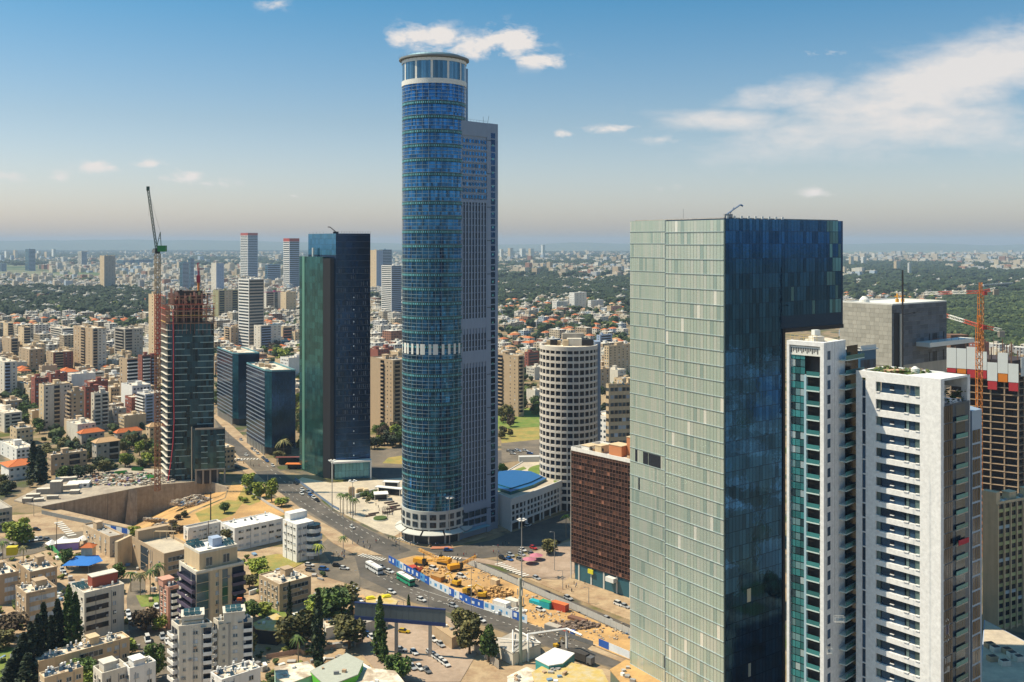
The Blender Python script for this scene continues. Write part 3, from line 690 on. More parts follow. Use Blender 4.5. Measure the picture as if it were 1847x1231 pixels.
RCL = mk('roof_clutter', (.4, .4, .38), .8, 0, .1, rnd=.5, alt=[(0, (.55, .53, .5)), (.3, (.3, .3, .3)), (.55, (.66, .66, .62)), (.8, (.32, .22, .14)), (.93, (.12, .2, .3))])
def newacc(): return {'win': MB(), 'bal': MB(), 'ac': MB()}
def flush(T, acc, bal, near=False):
    acc['win'].build('windows', [M['glass'], M['shutter'], M['glassD']], T, kind='stuff')
    acc['bal'].build('balconies', bal, T, kind='stuff')
def kdir(vp): return ((vp-CX)/FPX, 1.0)
def vpB(vp): return CX+FPX*FPX/(CX-vp)
def foot(L, C, Rr, Y0, vp=-750, vr=None):
    c = at(C, Y0); dl = kdir(vp); dr = kdir(vr if vr else vpB(vp))
    tl = (L-CX)/FPX; t = (tl*Y0-c[0])/(dl[0]-tl); l = (c[0]+dl[0]*t, c[1]+t)
    tr_ = (Rr-CX)/FPX; s = (tr_*Y0-c[0])/(dr[0]-tr_); r = (c[0]+dr[0]*s, c[1]+s)
    return c, l, r
def cap(l, dmax, c):
    d = hypot(l[0]-c[0], l[1]-c[1])
    return l if d <= dmax else (c[0]+(l[0]-c[0])*dmax/d, c[1]+(l[1]-c[1])*dmax/d)
FOOT = []
_wh = []
def heatermesh():
    if not _wh:
        for v in range(2):
            m = MB(); m.cyl(0, 0, .5, 1.8, .32, n=8, m=0); m.bar((-.3, 0, 0), (-.3, 0, .6), .05, 1); m.bar((.3, 0, 0), (.3, 0, .6), .05, 1)
            m.face([(-.7, -.4, .1), (.7, -.4, .1), (.7, -.5-1.2, .1), (-.7, -1.7, .1)] if v else [(-.6, -.4, 1.1), (-.6, -1.5, .1), (.6, -1.5, .1), (.6, -.4, 1.1)], 2)
            _wh.append(m.mesh('water_heater', [M['white'], M['dark'], mk('solar_panel_glass', (.06, .10, .13), .15, .3, .1)]))
    return random.choice(_wh)
def flat_roof(T, q, H, mat=None, par=None, items=4, near=True, boxes=1, ph=.9, heaters=0):
    par = par or M['greyL']; m = MB(); n = len(q)
    for i in range(n):
        A, B = q[i], q[(i+1) % n]; L = hypot(B[0]-A[0], B[1]-A[1]); m.fb(A, B, 0, L-.28, H, H+ph, -.26, .04)
    m.build('parapet', par, T)
    cx = sum(p[0] for p in q)/n; cy = sum(p[1] for p in q)/n
    m = MB(); m.hexa([(cx+(p[0]-cx)*.96, cy+(p[1]-cy)*.96) for p in q], H, H+.12, bot=False); rs = m.build('roof_surface', mat or M['roof'], T)
    c, r, k, l = q[0], q[1], q[2], q[3 % n]; ang = atan2(r[1]-c[1], r[0]-c[0])
    for i in range(boxes):
        t1, t2 = R(.3, .7), R(.4, .75); p = lerp(lerp(c, r, t1), lerp(l, k, t1), t2); m = MB(); h = R(2.2, 3.4); a, b = R(2.8, 4.5), R(2.8, 4.5)
        m.box(p[0], p[1], H+.12, a, b, h, ang); m.box(p[0], p[1], H+.12+h, a+.5, b+.5, .25, ang); m.build('stair_head', par, T)
    acc = MB()
    for i in range(items):
        t1, t2 = R(.08, .92), R(.08, .92); p = lerp(lerp(c, r, t1), lerp(l, k, t1), t2)
        if near and i < 14: link('water_heater', heatermesh(), rs, loc=(p[0], p[1], H+.12), rz=ang+R(-.3, .3))
        else: acc.box(p[0], p[1], H+.12, R(.6, 1.6), R(.6, 1.6), R(.5, 1.5), ang+R(-.2, .2), 0, R())
    for i in range(items if near else 0):
        t1, t2 = R(.06, .94), R(.06, .94); p = lerp(lerp(c, r, t1), lerp(l, k, t1), t2); acc.box(p[0], p[1], H+.12, R(.5, 1.4), R(.4, 1.2), R(.2, .9), R(0, 3), 0, R())
    acc.build('roof_clutter', RCL, T, kind='stuff')
def hip_roof(T, q, H, mat, h=2.6, over=.6):
    n = 4; cx = sum(p[0] for p in q)/4; cy = sum(p[1] for p in q)/4
    w = [(cx+(p[0]-cx)*(1+over/6), cy+(p[1]-cy)*(1+over/6)) for p in q]
    a = hypot(w[1][0]-w[0][0], w[1][1]-w[0][1]); b = hypot(w[2][0]-w[1][0], w[2][1]-w[1][1])
    if a >= b: r0 = lerp(lerp(w[0], w[3], .5), lerp(w[1], w[2], .5), min(.45, b/a/2)); r1 = lerp(lerp(w[0], w[3], .5), lerp(w[1], w[2], .5), 1-min(.45, b/a/2)); F = [(w[0], w[1], r1, r0), (w[1], w[2], r1), (w[2], w[3], r0, r1), (w[3], w[0], r0)]
    else: r0 = lerp(lerp(w[0], w[1], .5), lerp(w[3], w[2], .5), min(.45, a/b/2)); r1 = lerp(lerp(w[0], w[1], .5), lerp(w[3], w[2], .5), 1-min(.45, a/b/2)); F = [(w[0], w[1], r0), (w[1], w[2], r1, r0), (w[2], w[3], r1), (w[3], w[0], r0, r1)]
    m = MB()
    for f in F: m.face([(p[0], p[1], H+(h if p in (r0, r1) else 0)) for p in f], 0, R())
    m.face([(p[0], p[1], H) for p in w[::-1]]); m.build('roof', mat, T)
    m = MB()
    for i in range(4):
        A, B = w[i], w[(i+1) % 4]; m.bar((*A, H+.02), (*(r0 if (hypot(A[0]-r0[0], A[1]-r0[1]) < hypot(A[0]-r1[0], A[1]-r1[1])) else r1), H+h+.03), .16)
    m.bar((*r0, H+h), (*r1, H+h), .16); m.build('ridge_tiles', mat, T)
def bld(label, L, C, Rr, pyt, pyb, nf, wall, zl, zr, name='apartment_building', cat='apartment building', vp=-750, vr=None, near=False, bal=None, roof='flat', roofm=None, par=None, items=5, boxes=1, group=None, wallR=None, maxd=60, H=None, Y0=None, z0=0.0, ph=.9):
    Y0 = Y0 or CH*FPX/(pyb-HZ); c0, l0, r0 = foot(L, C, Rr, Y0, vp, vr); l0 = cap(l0, maxd, c0); r0 = cap(r0, maxd, c0)
    H = H or zat(pyt, Y0); T = thing(name, label, cat, (c0[0], c0[1], 0), group=group); f = lambda p: (p[0]-c0[0], p[1]-c0[1])
    c, l, r = (0, 0), f(l0), f(r0); k = (l[0]+r[0], l[1]+r[1]); q = [c, r, k, l]; FOOT.append([(p[0]+c0[0], p[1]+c0[1]) for p in q])
    m = MB(); m.hexa(q, z0, H); 
    if wallR:
        m.f and None
        m.m[0] = 1
    m.build('wall', [M[wall] if isinstance(wall, str) else wall, M[wallR] if wallR else (M[wall] if isinstance(wall, str) else wall)], T)
    acc = newacc(); g0 = 3.0 if nf > 3 else .4
    Wm = bal or (M[wall] if isinstance(wall, str) else wall)
    facade(T, l, c, g0, H-.3, nf, zl, near, Wm, acc); facade(T, c, r, g0, H-.3, nf, zr, near, Wm, acc)
    if near:
        for A_, B_ in ((l, c), (c, r)):
            LL = hypot(B_[0]-A_[0], B_[1]-A_[1])
            for i in range(int(LL*H/55)):
                u, z = R(.05, .92)*LL, R(2, H-1.5); acc['ac'].fb(A_, B_, u, u+.9, z, z+.65, .05, .45, 0, R())
            for i in range(2): u = R(.04, .95)*LL; acc['ac'].fb(A_, B_, u, u+.14, 0, H-.3, .02, .16, 0, R(.2, .5))
    acc['ac'].build('air_units_and_pipes', RCL, T, kind='stuff')
    flush(T, acc, Wm)
    if roof == 'flat': flat_roof(T, q, H, roofm or random.choice([M['roof'], M['roof'], M['roofG']]), par or (M[wall] if isinstance(wall, str) else wall), items, near or Y0 < 800, boxes, ph)
    elif roof == 'hip': hip_roof(T, q, H, roofm or M['tile'])
    return T, q, H
# ================================================================ right-hand towers
WS = mk('white_stone_tiles', (.72, .72, .72), .7, 0, .07, .5, streak=.05, fine=1.2)
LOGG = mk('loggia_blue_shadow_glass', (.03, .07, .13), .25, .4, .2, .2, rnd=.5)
TEALR = mk('teal_balcony_glass', (.05, .21, .22), .25, .3, .15, rnd=.3)
def white_towers():
    # --- right tower, lit face with long loggias
    Y0 = 225.0; c0, l0, r0 = foot(1544, 1697, 1750, Y0, -560, 3171); H = zat(684.5, Y0)
    T = thing('residential_tower', 'white stone residential tower with long dark blue loggias and a planted frame roof', 'residential tower', (c0[0], c0[1], 0))
    f = lambda p: (p[0]-c0[0], p[1]-c0[1]); c, l, r = (0, 0), f(l0), f(r0); k = (l[0]+r[0], l[1]+r[1]); LL = hypot(*l); LR = hypot(*r)
    FOOT.append([c0, r0, (l0[0]+r0[0]-c0[0], l0[1]+r0[1]-c0[1]), l0])
    ua, ub = LL*.245, LL*.765; sa, sb = LL*.075, LL*.12
    # slabs of wall round the openings
    m = MB(); dd = -1.6
    for a, b in ((0, sa), (sb, ua), (ub, LL)): m.fb(l, c, a, b, 0, H, dd, 0)
    m.build('stone_wall', WS, T)
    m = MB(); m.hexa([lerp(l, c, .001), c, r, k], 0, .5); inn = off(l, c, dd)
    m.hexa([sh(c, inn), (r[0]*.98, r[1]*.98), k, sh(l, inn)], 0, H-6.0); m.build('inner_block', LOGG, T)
    zs = []; z = H-2.2; pit = [4.15, 4.1, 3.95]+[3.5]*40
    for p_ in pit:
        if z < 4: break
        zs.append((z, p_)); z -= p_
    for i, (z, p_) in enumerate(zs):
        oh = 2.25 if p_ < 4 else 2.55
        m = MB(); m.fb(l, c, ua, ub, z-p_, z-oh, -1.6, 0); m.fb(l, c, ua+.1, ua+.1+LL*.04, z-oh, z-oh+.22, -.4, .16); m.fb(l, c, ub-LL*.185, ub-LL*.13, z-oh, z-oh+.22, -.4, .16); m.fb(l, c, ub-LL*.05, ub-.1, z-oh, z-oh+.18, -.4, .16)
        m.build('floor_band', WS, T)
        m = MB(); w = ub-ua
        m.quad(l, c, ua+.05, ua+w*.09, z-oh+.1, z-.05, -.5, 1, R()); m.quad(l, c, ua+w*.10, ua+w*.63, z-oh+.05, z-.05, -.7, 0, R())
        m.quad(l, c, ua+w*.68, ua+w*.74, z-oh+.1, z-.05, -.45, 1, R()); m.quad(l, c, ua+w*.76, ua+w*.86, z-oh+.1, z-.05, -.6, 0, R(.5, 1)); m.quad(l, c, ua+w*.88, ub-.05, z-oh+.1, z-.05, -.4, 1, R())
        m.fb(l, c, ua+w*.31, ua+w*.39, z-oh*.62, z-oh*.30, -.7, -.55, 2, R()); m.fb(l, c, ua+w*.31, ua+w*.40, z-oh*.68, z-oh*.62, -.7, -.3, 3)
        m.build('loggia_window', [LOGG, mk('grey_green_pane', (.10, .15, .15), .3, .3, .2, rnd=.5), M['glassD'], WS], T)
        m = MB(); m.quad(l, c, sa+.03, sb-.03, z-p_+.3, z-.1, -.3, 0, R()); m.build('slot_window', [LOGG], T)
        m = MB(); m.fb(l, c, sa, sb, z-p_, z-p_+.25, -.5, -.05); m.build('slot_sill', WS, T)
    m = MB(); m.fb(l, c, ua, ub, H-2.2, H, -1.6, 0); m.fb(l, c, sa, sb, H-1.6, H, -1.6, 0); m.build('top_band', WS, T)
    # roof frame: rims round a sunken garden
    m = MB(); m.hexa([sh(lerp(c, l, .0), inn), lerp(c, r, 1.0), lerp(r, k, .28), sh(lerp(c, l, .42), inn)], H-.5, H); m.fb(r, k, 0, hypot(l[0], l[1]), H-3, H, -1.2, 0); m.fb(k, l, 0, LR, H-3, H, -1.0, 0)
    m.fb(c, r, LR-1.3, LR, 0, H-.5, -1.5, -.02); m.fb(c, r, 0, 1.2, 0, H-.5, -1.2, -.02); m.build('roof_frame', WS, T)
    m = MB(); m.hexa([sh(lerp(c, l, .4), sh((0, 0), inn)), lerp(lerp(c, r, .95), lerp(l, k, .95), .25), lerp(r, k, .95), sh(lerp(c, l, .97), (0, .5))], H-2, H-.6); m.build('roof_garden_soil', LAWN, T)
    # dark side with glass columns and balconies
    for i, (z, p_) in enumerate(zs[1:]):
        m = MB()
        for j in range(4): m.quad(c, r, 1.3+j*LR*.075, 1.3+(j+.86)*LR*.075, z-p_+.3, z, .06, 0, R())
        m.build('side_glass', [gl('bronze_dark_glass', (.06, .06, .07), .6, .12, .5)], T)
        m = MB(); m.fb(c, r, LR*.46, LR*.86, z-p_, z-p_+.25, -.3, .45); m.build('side_balcony', M['greyW'], T)
        m = MB(); m.fb(c, r, LR*.46, LR*.86, z-p_+.25, z-p_+1.2, .38, .44, 0, R()); m.build('balcony_rail', TEALR, T)
        m = MB(); m.quad(c, r, LR*.5, LR*.82, z-p_+.3, z-.2, .05, 0, R()); m.build('side_window', [M['glass']], T)
    # plants at the top of the dark side
    m = MB()
    for i in range(150):
        p = lerp(c, r, R(.1, .92)); o = R(-2.5, -.3); q = sh(p, off(c, r, o)); s = R(.15, .5); zz = H-7+R(0, 3.6)
        a = R(0, 6.3); m.face([(q[0]+s*cos(a), q[1]+s*sin(a), zz), (q[0]-s*sin(a), q[1]+s*cos(a), zz+s*.6), (q[0]-s*cos(a), q[1]-s*sin(a), zz+s), (q[0]+s*sin(a), q[1]-s*cos(a), zz+s*.3)], 0, R())
    tag(m.build('balcony_plants', mk('potted_plants', (.10, .13, .05), .9, 0, .3, 1, alt=[(0, (.05, .09, .03)), (.4, (.12, .15, .05)), (.7, (.22, .16, .12)), (.88, (.45, .42, .4))]), loc=(c0[0], c0[1], 0), kind='stuff'), 'bushy plants filling the open loggia at the top of the white tower', 'plants')
    # rooftop garden objects
    m = MB()
    for i in range(260):
        t1, t2 = R(.42, .95), R(.1, .9); p = lerp(lerp(c, l, t1), lerp(r, k, t1), t2); s = R(.15, .6); a = R(0, 6.3); zz = H-.5+R(0, .7)
        m.face([(p[0]+s*cos(a), p[1]+s*sin(a), zz), (p[0]-s*sin(a), p[1]+s*cos(a), zz+s*.6), (p[0]-s*cos(a), p[1]-s*sin(a), zz+s), (p[0]+s*sin(a), p[1]-s*cos(a), zz+s*.3)], 0, R(0, .8))
    tag(m.build('roof_plants', MATS['potted_plants'], loc=(c0[0], c0[1], 0), kind='stuff'), 'low green planting on the roof garden of the white tower', 'plants')
    p = lerp(lerp(c, l, .66), lerp(r, k, .66), .35); m = MB(); m.box(p[0], p[1], H-.5, 4.2, 2.2, .7, .3); m.box(p[0], p[1], H+.25, 4.4, 2.4, .15, .3, 1)
    tag(m.build('roof_bench', [mk('terracotta_cloth', (.5, .16, .08), .8), mk('pale_timber', (.55, .35, .22), .8)], loc=(c0[0], c0[1], 0)), 'terracotta covered garden seat on the roof of the white tower', 'bench')
    m = MB(); p = lerp(lerp(c, l, .5), lerp(r, k, .5), .6); m.cyl(p[0], p[1], H-.5, H+.8, 1.0, n=12); m.cyl(p[0], p[1], H+.8, H+1.3, .9, .3, n=12, m=0); tag(m.build('roof_tank', WHITEM, loc=(c0[0], c0[1], 0)), 'round white water tank among plants on the white tower roof', 'water tank')
    # stencil style marks on the dark side
    m = MB()
    zc = 57.0
    for i in range(12):
        a = 2*pi*i/12; u_ = 2.7+1.05*cos(a); zz = zc+2.6*sin(a); m.quad(c, r, u_-.14, u_+.14, zz-.22, zz+.22, .06, 0)
    m.quad(c, r, 2.2, 3.3, zc-1.0, zc+1.0, .06, 1)
    m.build('round_sign_print', [WHITEM, mk('pale_violet_print', (.4, .38, .55), .6)], T, kind='stuff')
    m = MB()
    for (b0, n_) in ((49.5, 5), (47.3, 4)):
        for i in range(n_): m.quad(c, r, 1.7+i*.55, 2.05+i*.55, b0, b0+1.4, .06, 0)
    m.build('lettering_print', [WHITEM], T, kind='stuff')
    m = MB(); m.fb(c, r, LR*.45, LR*.8, 75.8, 77, .98, 1.1); tag(m.build('red_cloth_banner', mk('red_cloth', (.45, .03, .05), .8), loc=(c0[0], c0[1], 0)), 'red cloth hung on a balcony of the dark tower side', 'cloth')
    # --- darker back wing at far right
    c1, l1, r1 = foot(1748, 1753, 1771, 236, -560, 3171); H1 = zat(742, 236)
    T = thing('tower_wing', 'narrow dark glass wing with pale blue edge behind the white tower', 'tower wing', (c1[0], c1[1], 0))
    g = lambda p: (p[0]-c1[0], p[1]-c1[1]); cc, ll, rr = (0, 0), g(l1), g(r1)
    m = MB(); m.hexa([cc, rr, (ll[0]+rr[0]*.9, ll[1]+rr[1]+6), (ll[0], ll[1]+6)], 0, H1); m.build('body', mk('pale_blue_edge', (.30, .40, .52), .5, .2, .06), T)
    z = 3
    while z < H1-6:
        m = MB(); W_ = hypot(*rr); 
        for j in range(3): m.quad(cc, rr, W_*.05+j*W_*.27, W_*.28+j*W_*.27, z+.2, z+3.2, .06, 0, R())
        m.build('glass_row', [gl('bronze_dark_glass', (.06, .06, .07))], T); z += 3.5
    # --- left white tower
    Y0 = 236.0; c0, l0, r0 = foot(1419, 1486, 1548, Y0, -900, 2700); H = zat(619, Y0)
    T = thing('residential_tower', 'slimmer white framed tower with teal glass front and a stack of curved balconies', 'residential tower', (c0[0], c0[1], 0))
    f = lambda p: (p[0]-c0[0], p[1]-c0[1]); c, l, r = (0, 0), f(l0), f(r0); k = (l[0]+r[0], l[1]+r[1]); LL = hypot(*l); LR = hypot(*r)
    FOOT.append([c0, r0, (l0[0]+r0[0]-c0[0], l0[1]+r0[1]-c0[1]), l0])
    inn = off(l, c, -2.2)
    m = MB(); m.fb(l, c, 0, LL*.07, 0, H, -2.2, 0); m.fb(l, c, LL*.90, LL, 0, H, -2.2, 0); m.fb(l, c, LL*.07, LL*.90, H-1.0, H, -2.2, 0); m.fb(l, c, LL*.47, LL*.53, 0, H-8, -.9, -.05, 1)
    e = sh(c, inn); rr = lerp(c, r, .62); m.hexa([e, rr, sh(rr, (l[0]*.1, l[1]*.1)), sh(e, (l[0]*.1, l[1]*.1))], 0, H)
    m.build('white_frame', [WS, mk('pale_blue_column', (.34, .48, .56), .5, .1, .06)], T)
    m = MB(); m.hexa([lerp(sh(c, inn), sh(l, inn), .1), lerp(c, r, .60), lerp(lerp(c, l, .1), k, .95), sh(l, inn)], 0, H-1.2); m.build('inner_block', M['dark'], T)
    m = MB(); m.hexa([lerp(c, l, .1), lerp(c, r, .6), lerp(lerp(c, r, .6), k, .8), lerp(l, k, .5)], H-1.2, H-.3); m.build('roof_surface', M['roof'], T)
    z = H-4.5; i = 0
    while z > 3:
        m = MB(); 
        for j in range(3):
            for kk in range(2): m.quad(l, c, LL*.08+j*LL*.13+.05, LL*.08+(j+1)*LL*.13-.05, z+kk*1.75+.08, z+(kk+1)*1.75-.1, -.6, 0 if kk else 1, R())
        m.build('glass_bay', [gl('teal_grey_window', (.10, .22, .26), .5, .15, .6, alt=[(0, (.05, .11, .15)), (.3, (.07, .20, .24)), (.6, (.14, .26, .30)), (.85, (.30, .38, .42))]), gl('teal_spandrel', (.05, .24, .27), .5, .2, .4)], T)
        if i > 0:
            m = MB(); m.fb(l, c, LL*.54, LL*.89, z-.35, z-.05, -2.0, .1); m.build('balcony_slab', mk('teal_white_slab', (.40, .55, .54), .6, 0, .08), T)
            m = MB(); m.fb(l, c, LL*.54, LL*.89, z-.05, z+.95, 0, .07, 0, R()); m.build('balcony_rail', TEALR, T)
        # stack of balconies on the side
        m = MB(); m.fb(c, r, LR*.42, LR*.97, z-.3, z-.05, .03, 1.9); p = lerp(c, r, .94); m.build('side_balcony_slab', mk('teal_white_slab', (.5, .6, .58)), T)
        m = MB(); m.fb(c, r, LR*.42, LR*.97, z-.05, z+.95, 1.8, 1.87, 0, R()); m.build('side_balcony_rail', TEALR, T)
        m = MB(); m.quad(c, r, LR*.64, LR*.98, z+.1, z+2.9, .05, 0, R()); m.build('side_window', [M['glassD']], T)
        m = MB(); m.fb(c, r, LR*.10, LR*.18, z+.3, z+2.4, -.05, .05, 0, R()); m.build('slot_window', [LOGG], T)
        z -= 3.5; i += 1
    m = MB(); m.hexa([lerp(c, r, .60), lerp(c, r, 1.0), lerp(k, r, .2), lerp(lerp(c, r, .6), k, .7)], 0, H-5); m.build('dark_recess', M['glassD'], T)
    # sign strip at head of the glass bay (abstract letter shapes of a maker's banner)
    m = MB(); m.quad(l, c, LL*.08, LL*.88, H-3.4, H-1.2, -.4, 0)
    for i in range(16): m.quad(l, c, LL*.1+i*LL*.047, LL*.125+i*LL*.047, H-2.9+.3*(i % 3), H-1.6, -.35, 1)
    m.build('letter_banner', [WHITEM, M['dark']], T)
    # roof things
    for i, (t1, t2, a, b, h, mt) in enumerate(((.5, .5, 1.6, 1.4, 2.8, WHITEM), (.35, .4, 3, 2.2, 1.4, M['greyL']), (.7, .6, 2.5, 2, 1.2, M['metal']))):
        p = lerp(lerp(c, r, t1*.6), lerp(l, k, t1*.6), t2); m = MB(); m.box(p[0], p[1], H-.3, a, b, h, .3); m.build('roof_unit', mt, T)
    m = MB()
    for i in range(7): p = lerp(l, c, .15+i*.12); q = sh(p, (0, 1.5)); m.bar((q[0], q[1], H), (q[0], q[1], H+1.6), .06)
    a = lerp(l, c, .15); b = lerp(l, c, .87)
    for zz in (H+.8, H+1.5): m.bar((a[0], a[1]+1.5, zz), (b[0], b[1]+1.5, zz), .06)
    m.build('roof_railing', mk('yellow_timber', (.5, .38, .15), .8), T)
    # work platforms hung on the facade
    for n_, (px, py, Y) in enumerate(((1514, 1123, 228), (1496, 1180, 231))):
        x, y = at(px, Y); z = zat(py, Y)
        g = thing('suspended_platform', ['upper hanging work platform on the white tower, wide and cluttered', 'lower small hanging work platform on the white tower edge'][n_], 'work platform', (x, y, z))
        w = 2.2 if n_ == 0 else 1.2; m = MB(); m.box(0, 0, 0, w, 1, .12); m.build('deck', M['metal'], g); m = MB()
        for sx in (-w/2, 0, w/2):
            for sy in (-.5, .5): m.bar((sx, sy, 0), (sx, sy, 1.4), .05)
        for zz in (.7, 1.4):
            m.bar((-w/2, -.5, zz), (w/2, -.5, zz), .05); m.bar((-w/2, .5, zz), (w/2, .5, zz), .05)
        m.build('rails', WHITEM, g)
        m = MB(); m.bar((-w/2, 0, 1.4), (-w/2, 0, H-z+1), .025); m.bar((w/2, 0, 1.4), (w/2, 0, H-z+1), .025); m.build('cables', M['dark'], g)
    # blue penthouse between the two towers
    c1, l1, r1 = foot(1524, 1552, 1580, 262, -560, 3171); H1 = zat(633, 262)
    T = thing('tower_penthouse', 'dark blue glazed box with railing between the two white towers', 'penthouse', (c1[0], c1[1], 0))
    g = lambda p: (p[0]-c1[0], p[1]-c1[1]); cc, ll, rr = (0, 0), g(l1), g(r1); m = MB(); m.hexa([cc, rr, (ll[0]+rr[0], ll[1]+rr[1]), ll], 0, H1); m.build('body', mk('blue_panel_wall', (.04, .13, .24), .4, .4, .1), T)
    m = MB(); z = 40
    while z < H1-3: panes(m, cc, rr, z, z+3, 5, 1, .1, .05); z += 3.4
    m.build('glazing', [LOGG], T, kind='stuff')
    m = MB(); m.fb(ll, cc, -.5, hypot(*ll)+.2, H1, H1+.3, -3, .5); m.fb(cc, rr, -.2, hypot(*rr)+.5, H1, H1+.3, -3, .5); m.fb(cc, rr, 0, hypot(*rr), H1+.3, H1+1.3, 0, .06); m.build('roof_edge', WHITEM, T)
white_towers()

def grey_block():
    Y0 = 352.0; c0, l0, r0 = foot(1515, 1609, 1707, Y0, -350, 3300); H = zat(551, Y0)
    T = thing('office_tower', 'plain grey stone tower top with dark right face and slit windows behind the white towers', 'office tower', (c0[0], c0[1], 0))
    f = lambda p: (p[0]-c0[0], p[1]-c0[1]); c, l, r = (0, 0), f(l0), f(r0); k = (l[0]+r[0], l[1]+r[1]); LL = hypot(*l); LR = hypot(*r)
    m = MB(); m.hexa([c, r, k, l], 0, H); m.build('core', M['greyW'], T)
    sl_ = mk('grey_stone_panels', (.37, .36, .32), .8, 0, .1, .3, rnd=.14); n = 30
    for j in range(14):
        m = MB(); z0 = H-(j+1)*1.55
        for i in range(12): a = LL*i/12+(.4 if j % 2 else 0); m.fb(l, c, min(a+.02, LL-.1), min(a+LL/12-.02, LL-.02), z0+.04, z0+1.52, 0, .12, 0, R())
        m.build('stone_course', sl_, T)
        m = MB()
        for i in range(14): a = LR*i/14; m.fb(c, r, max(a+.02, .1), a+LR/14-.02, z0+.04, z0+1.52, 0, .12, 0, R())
        m.build('stone_course', mk('shade_side_stone_panels', (.13, .14, .16), .7, .1, .1, .3, rnd=.25), T)  # same stone as the left face, darkened in colour for the shaded side
    m = MB(); m.fb(c, r, LR*.03, LR*.12, H-22, H-2.8, .12, .2); m.build('vertical_slot', M['dark'], T)
    m = MB(); m.fb(c, r, LR*.12, LR*.155, H-24, H-3.2, .2, .6); m.build('pale_fin', M['greyL'], T)
    for i, (a, h) in enumerate(((.66, 3.5), (.73, 3.5), (.76, 3.5), (.79, 3.5), (.93, 3.8))):
        for zz in (H-14.8, H-21.5): m = MB(); m.fb(c, r, LR*a, LR*(a+.02), zz, zz+h, .12, .18); m.build('slit_window', M['dark'], T)
    m = MB()
    for A, B in ((l, c), (c, r), (r, k), (k, l)): m.fb(A, B, 0, hypot(B[0]-A[0], B[1]-A[1])-.5, H, H+.5, -.5, .15)
    m.build('white_roof_edge', WHITEM, T)
    p = lerp(lerp(c, l, .6), lerp(r, k, .6), .2); m = MB(); m.hexa([lerp(c, k, .05), lerp(r, l, .05), lerp(k, c, .05), lerp(l, r, .05)], H, H+.15); m.build('roof_surface', WHITEM, T)
    m = MB(); A = lerp(c, r, .35); m.fb(c, r, LR*.42, LR*1.28, H-15.4, H-13.8, .15, 5.5); m.build('cantilever_terrace', WHITEM, T)
    m = MB()
    for i in range(7): q = sh(lerp(c, r, .45+i*.13), off(c, r, 5.3)); m.bar((q[0], q[1], H-13.8), (q[0], q[1], H-12.6), .07)
    q0 = sh(lerp(c, r, .45), off(c, r, 5.3)); q1 = sh(lerp(c, r, 1.25), off(c, r, 5.3)); m.bar((*q0, H-12.6), (*q1, H-12.6), .07); m.build('terrace_railing', mk('rust_rail', (.3, .1, .06), .7), T)
    p = lerp(c0, l0, .55); m = MB(); m.cyl(0, 0, 0, 1.2, 1.9, 1.7, n=16); m.cyl(0, 0, 1.2, 2.3, 1.7, .7, n=16); tag(m.build('satellite_dome', WHITEM, loc=(p[0]+2, p[1]+4, H+.15)), 'white dome antenna on the flat top of the grey tower', 'dome')
    for i, lab in enumerate(('left one of two orange drill rigs on the grey tower roof', 'right one of two orange drill rigs on the grey tower roof')):
        p = lerp(lerp(c0, r0, .15+.2*i), lerp(l0, r0, .5), .5); m = MB(); m.box(0, 0, 0, 1, 1, 1.2); m.bar((0, 0, 1), (0, 0, 3.2), .4); m.bar((-.9, 0, 2.1), (.9, 0, 2.3), .25); tag(m.build('drill_rig', mk('orange_machine', (.65, .30, .03), .6), loc=(p[0]+2, p[1]+5, H+.15)), lab, 'machine', 'orange machines on the grey roof')
    x, y = at(1628, 288); T = thing('site_mast', 'tall thin black mast with a side arm standing before the grey tower', 'mast', (x, y, 90))
    m = MB(); m.bar((0, 0, 0), (0, 0, zat(488, 288)-90), .38); m.build('pole', M['dark'], T); m = MB(); za = zat(566, 288)-90; m.bar((0, 0, za-.3), (4.5, 2, za+.2), .12); m.bar((4.5, 2, za+.2), (7, 3, za+.1), .06); m.box(4, 1.8, za-.1, .6, .5, .4); m.build('arm', M['dark'], T)
    m = MB(); m.bar((0, 0, zat(488, 288)-90), (-2.2, 0, zat(485, 288)-90), .08); m.build('hook', M['dark'], T)
grey_block()

def lattice(m, p, q, w, step, t=.18, mi=0, alt=None):
    """square lattice girder from p to q"""
    p = Vector(p); q = Vector(q); d = q-p; L = d.length; d.normalize()
    up = Vector((0, 0, 1)) if abs(d.z) < .8 else Vector((0, 1, 0)); a = d.cross(up).normalized()*w/2; b = a.normalized().cross(d)*w/2
    n = max(1, int(L/step)); cs = [a+b, a-b, -a-b, -a+b]
    for i in range(n):
        s, e = p+d*L*i/n, p+d*L*(i+1)/n; mm = mi if alt is None else (mi if (i//alt) % 2 == 0 else mi+1)
        for j in range(4):
            m.bar(s+cs[j], e+cs[j], t, mm); m.bar(s+cs[j], e+cs[(j+1) % 4], t*.7, mm); m.bar(s+cs[j], s+cs[(j+1) % 4], t*.7, mm)
ORG = mk('orange_crane_paint', (.62, .19, .02), .55, 0, .1); REDC = mk('red_crane_paint', (.45, .06, .03), .55, 0, .1)
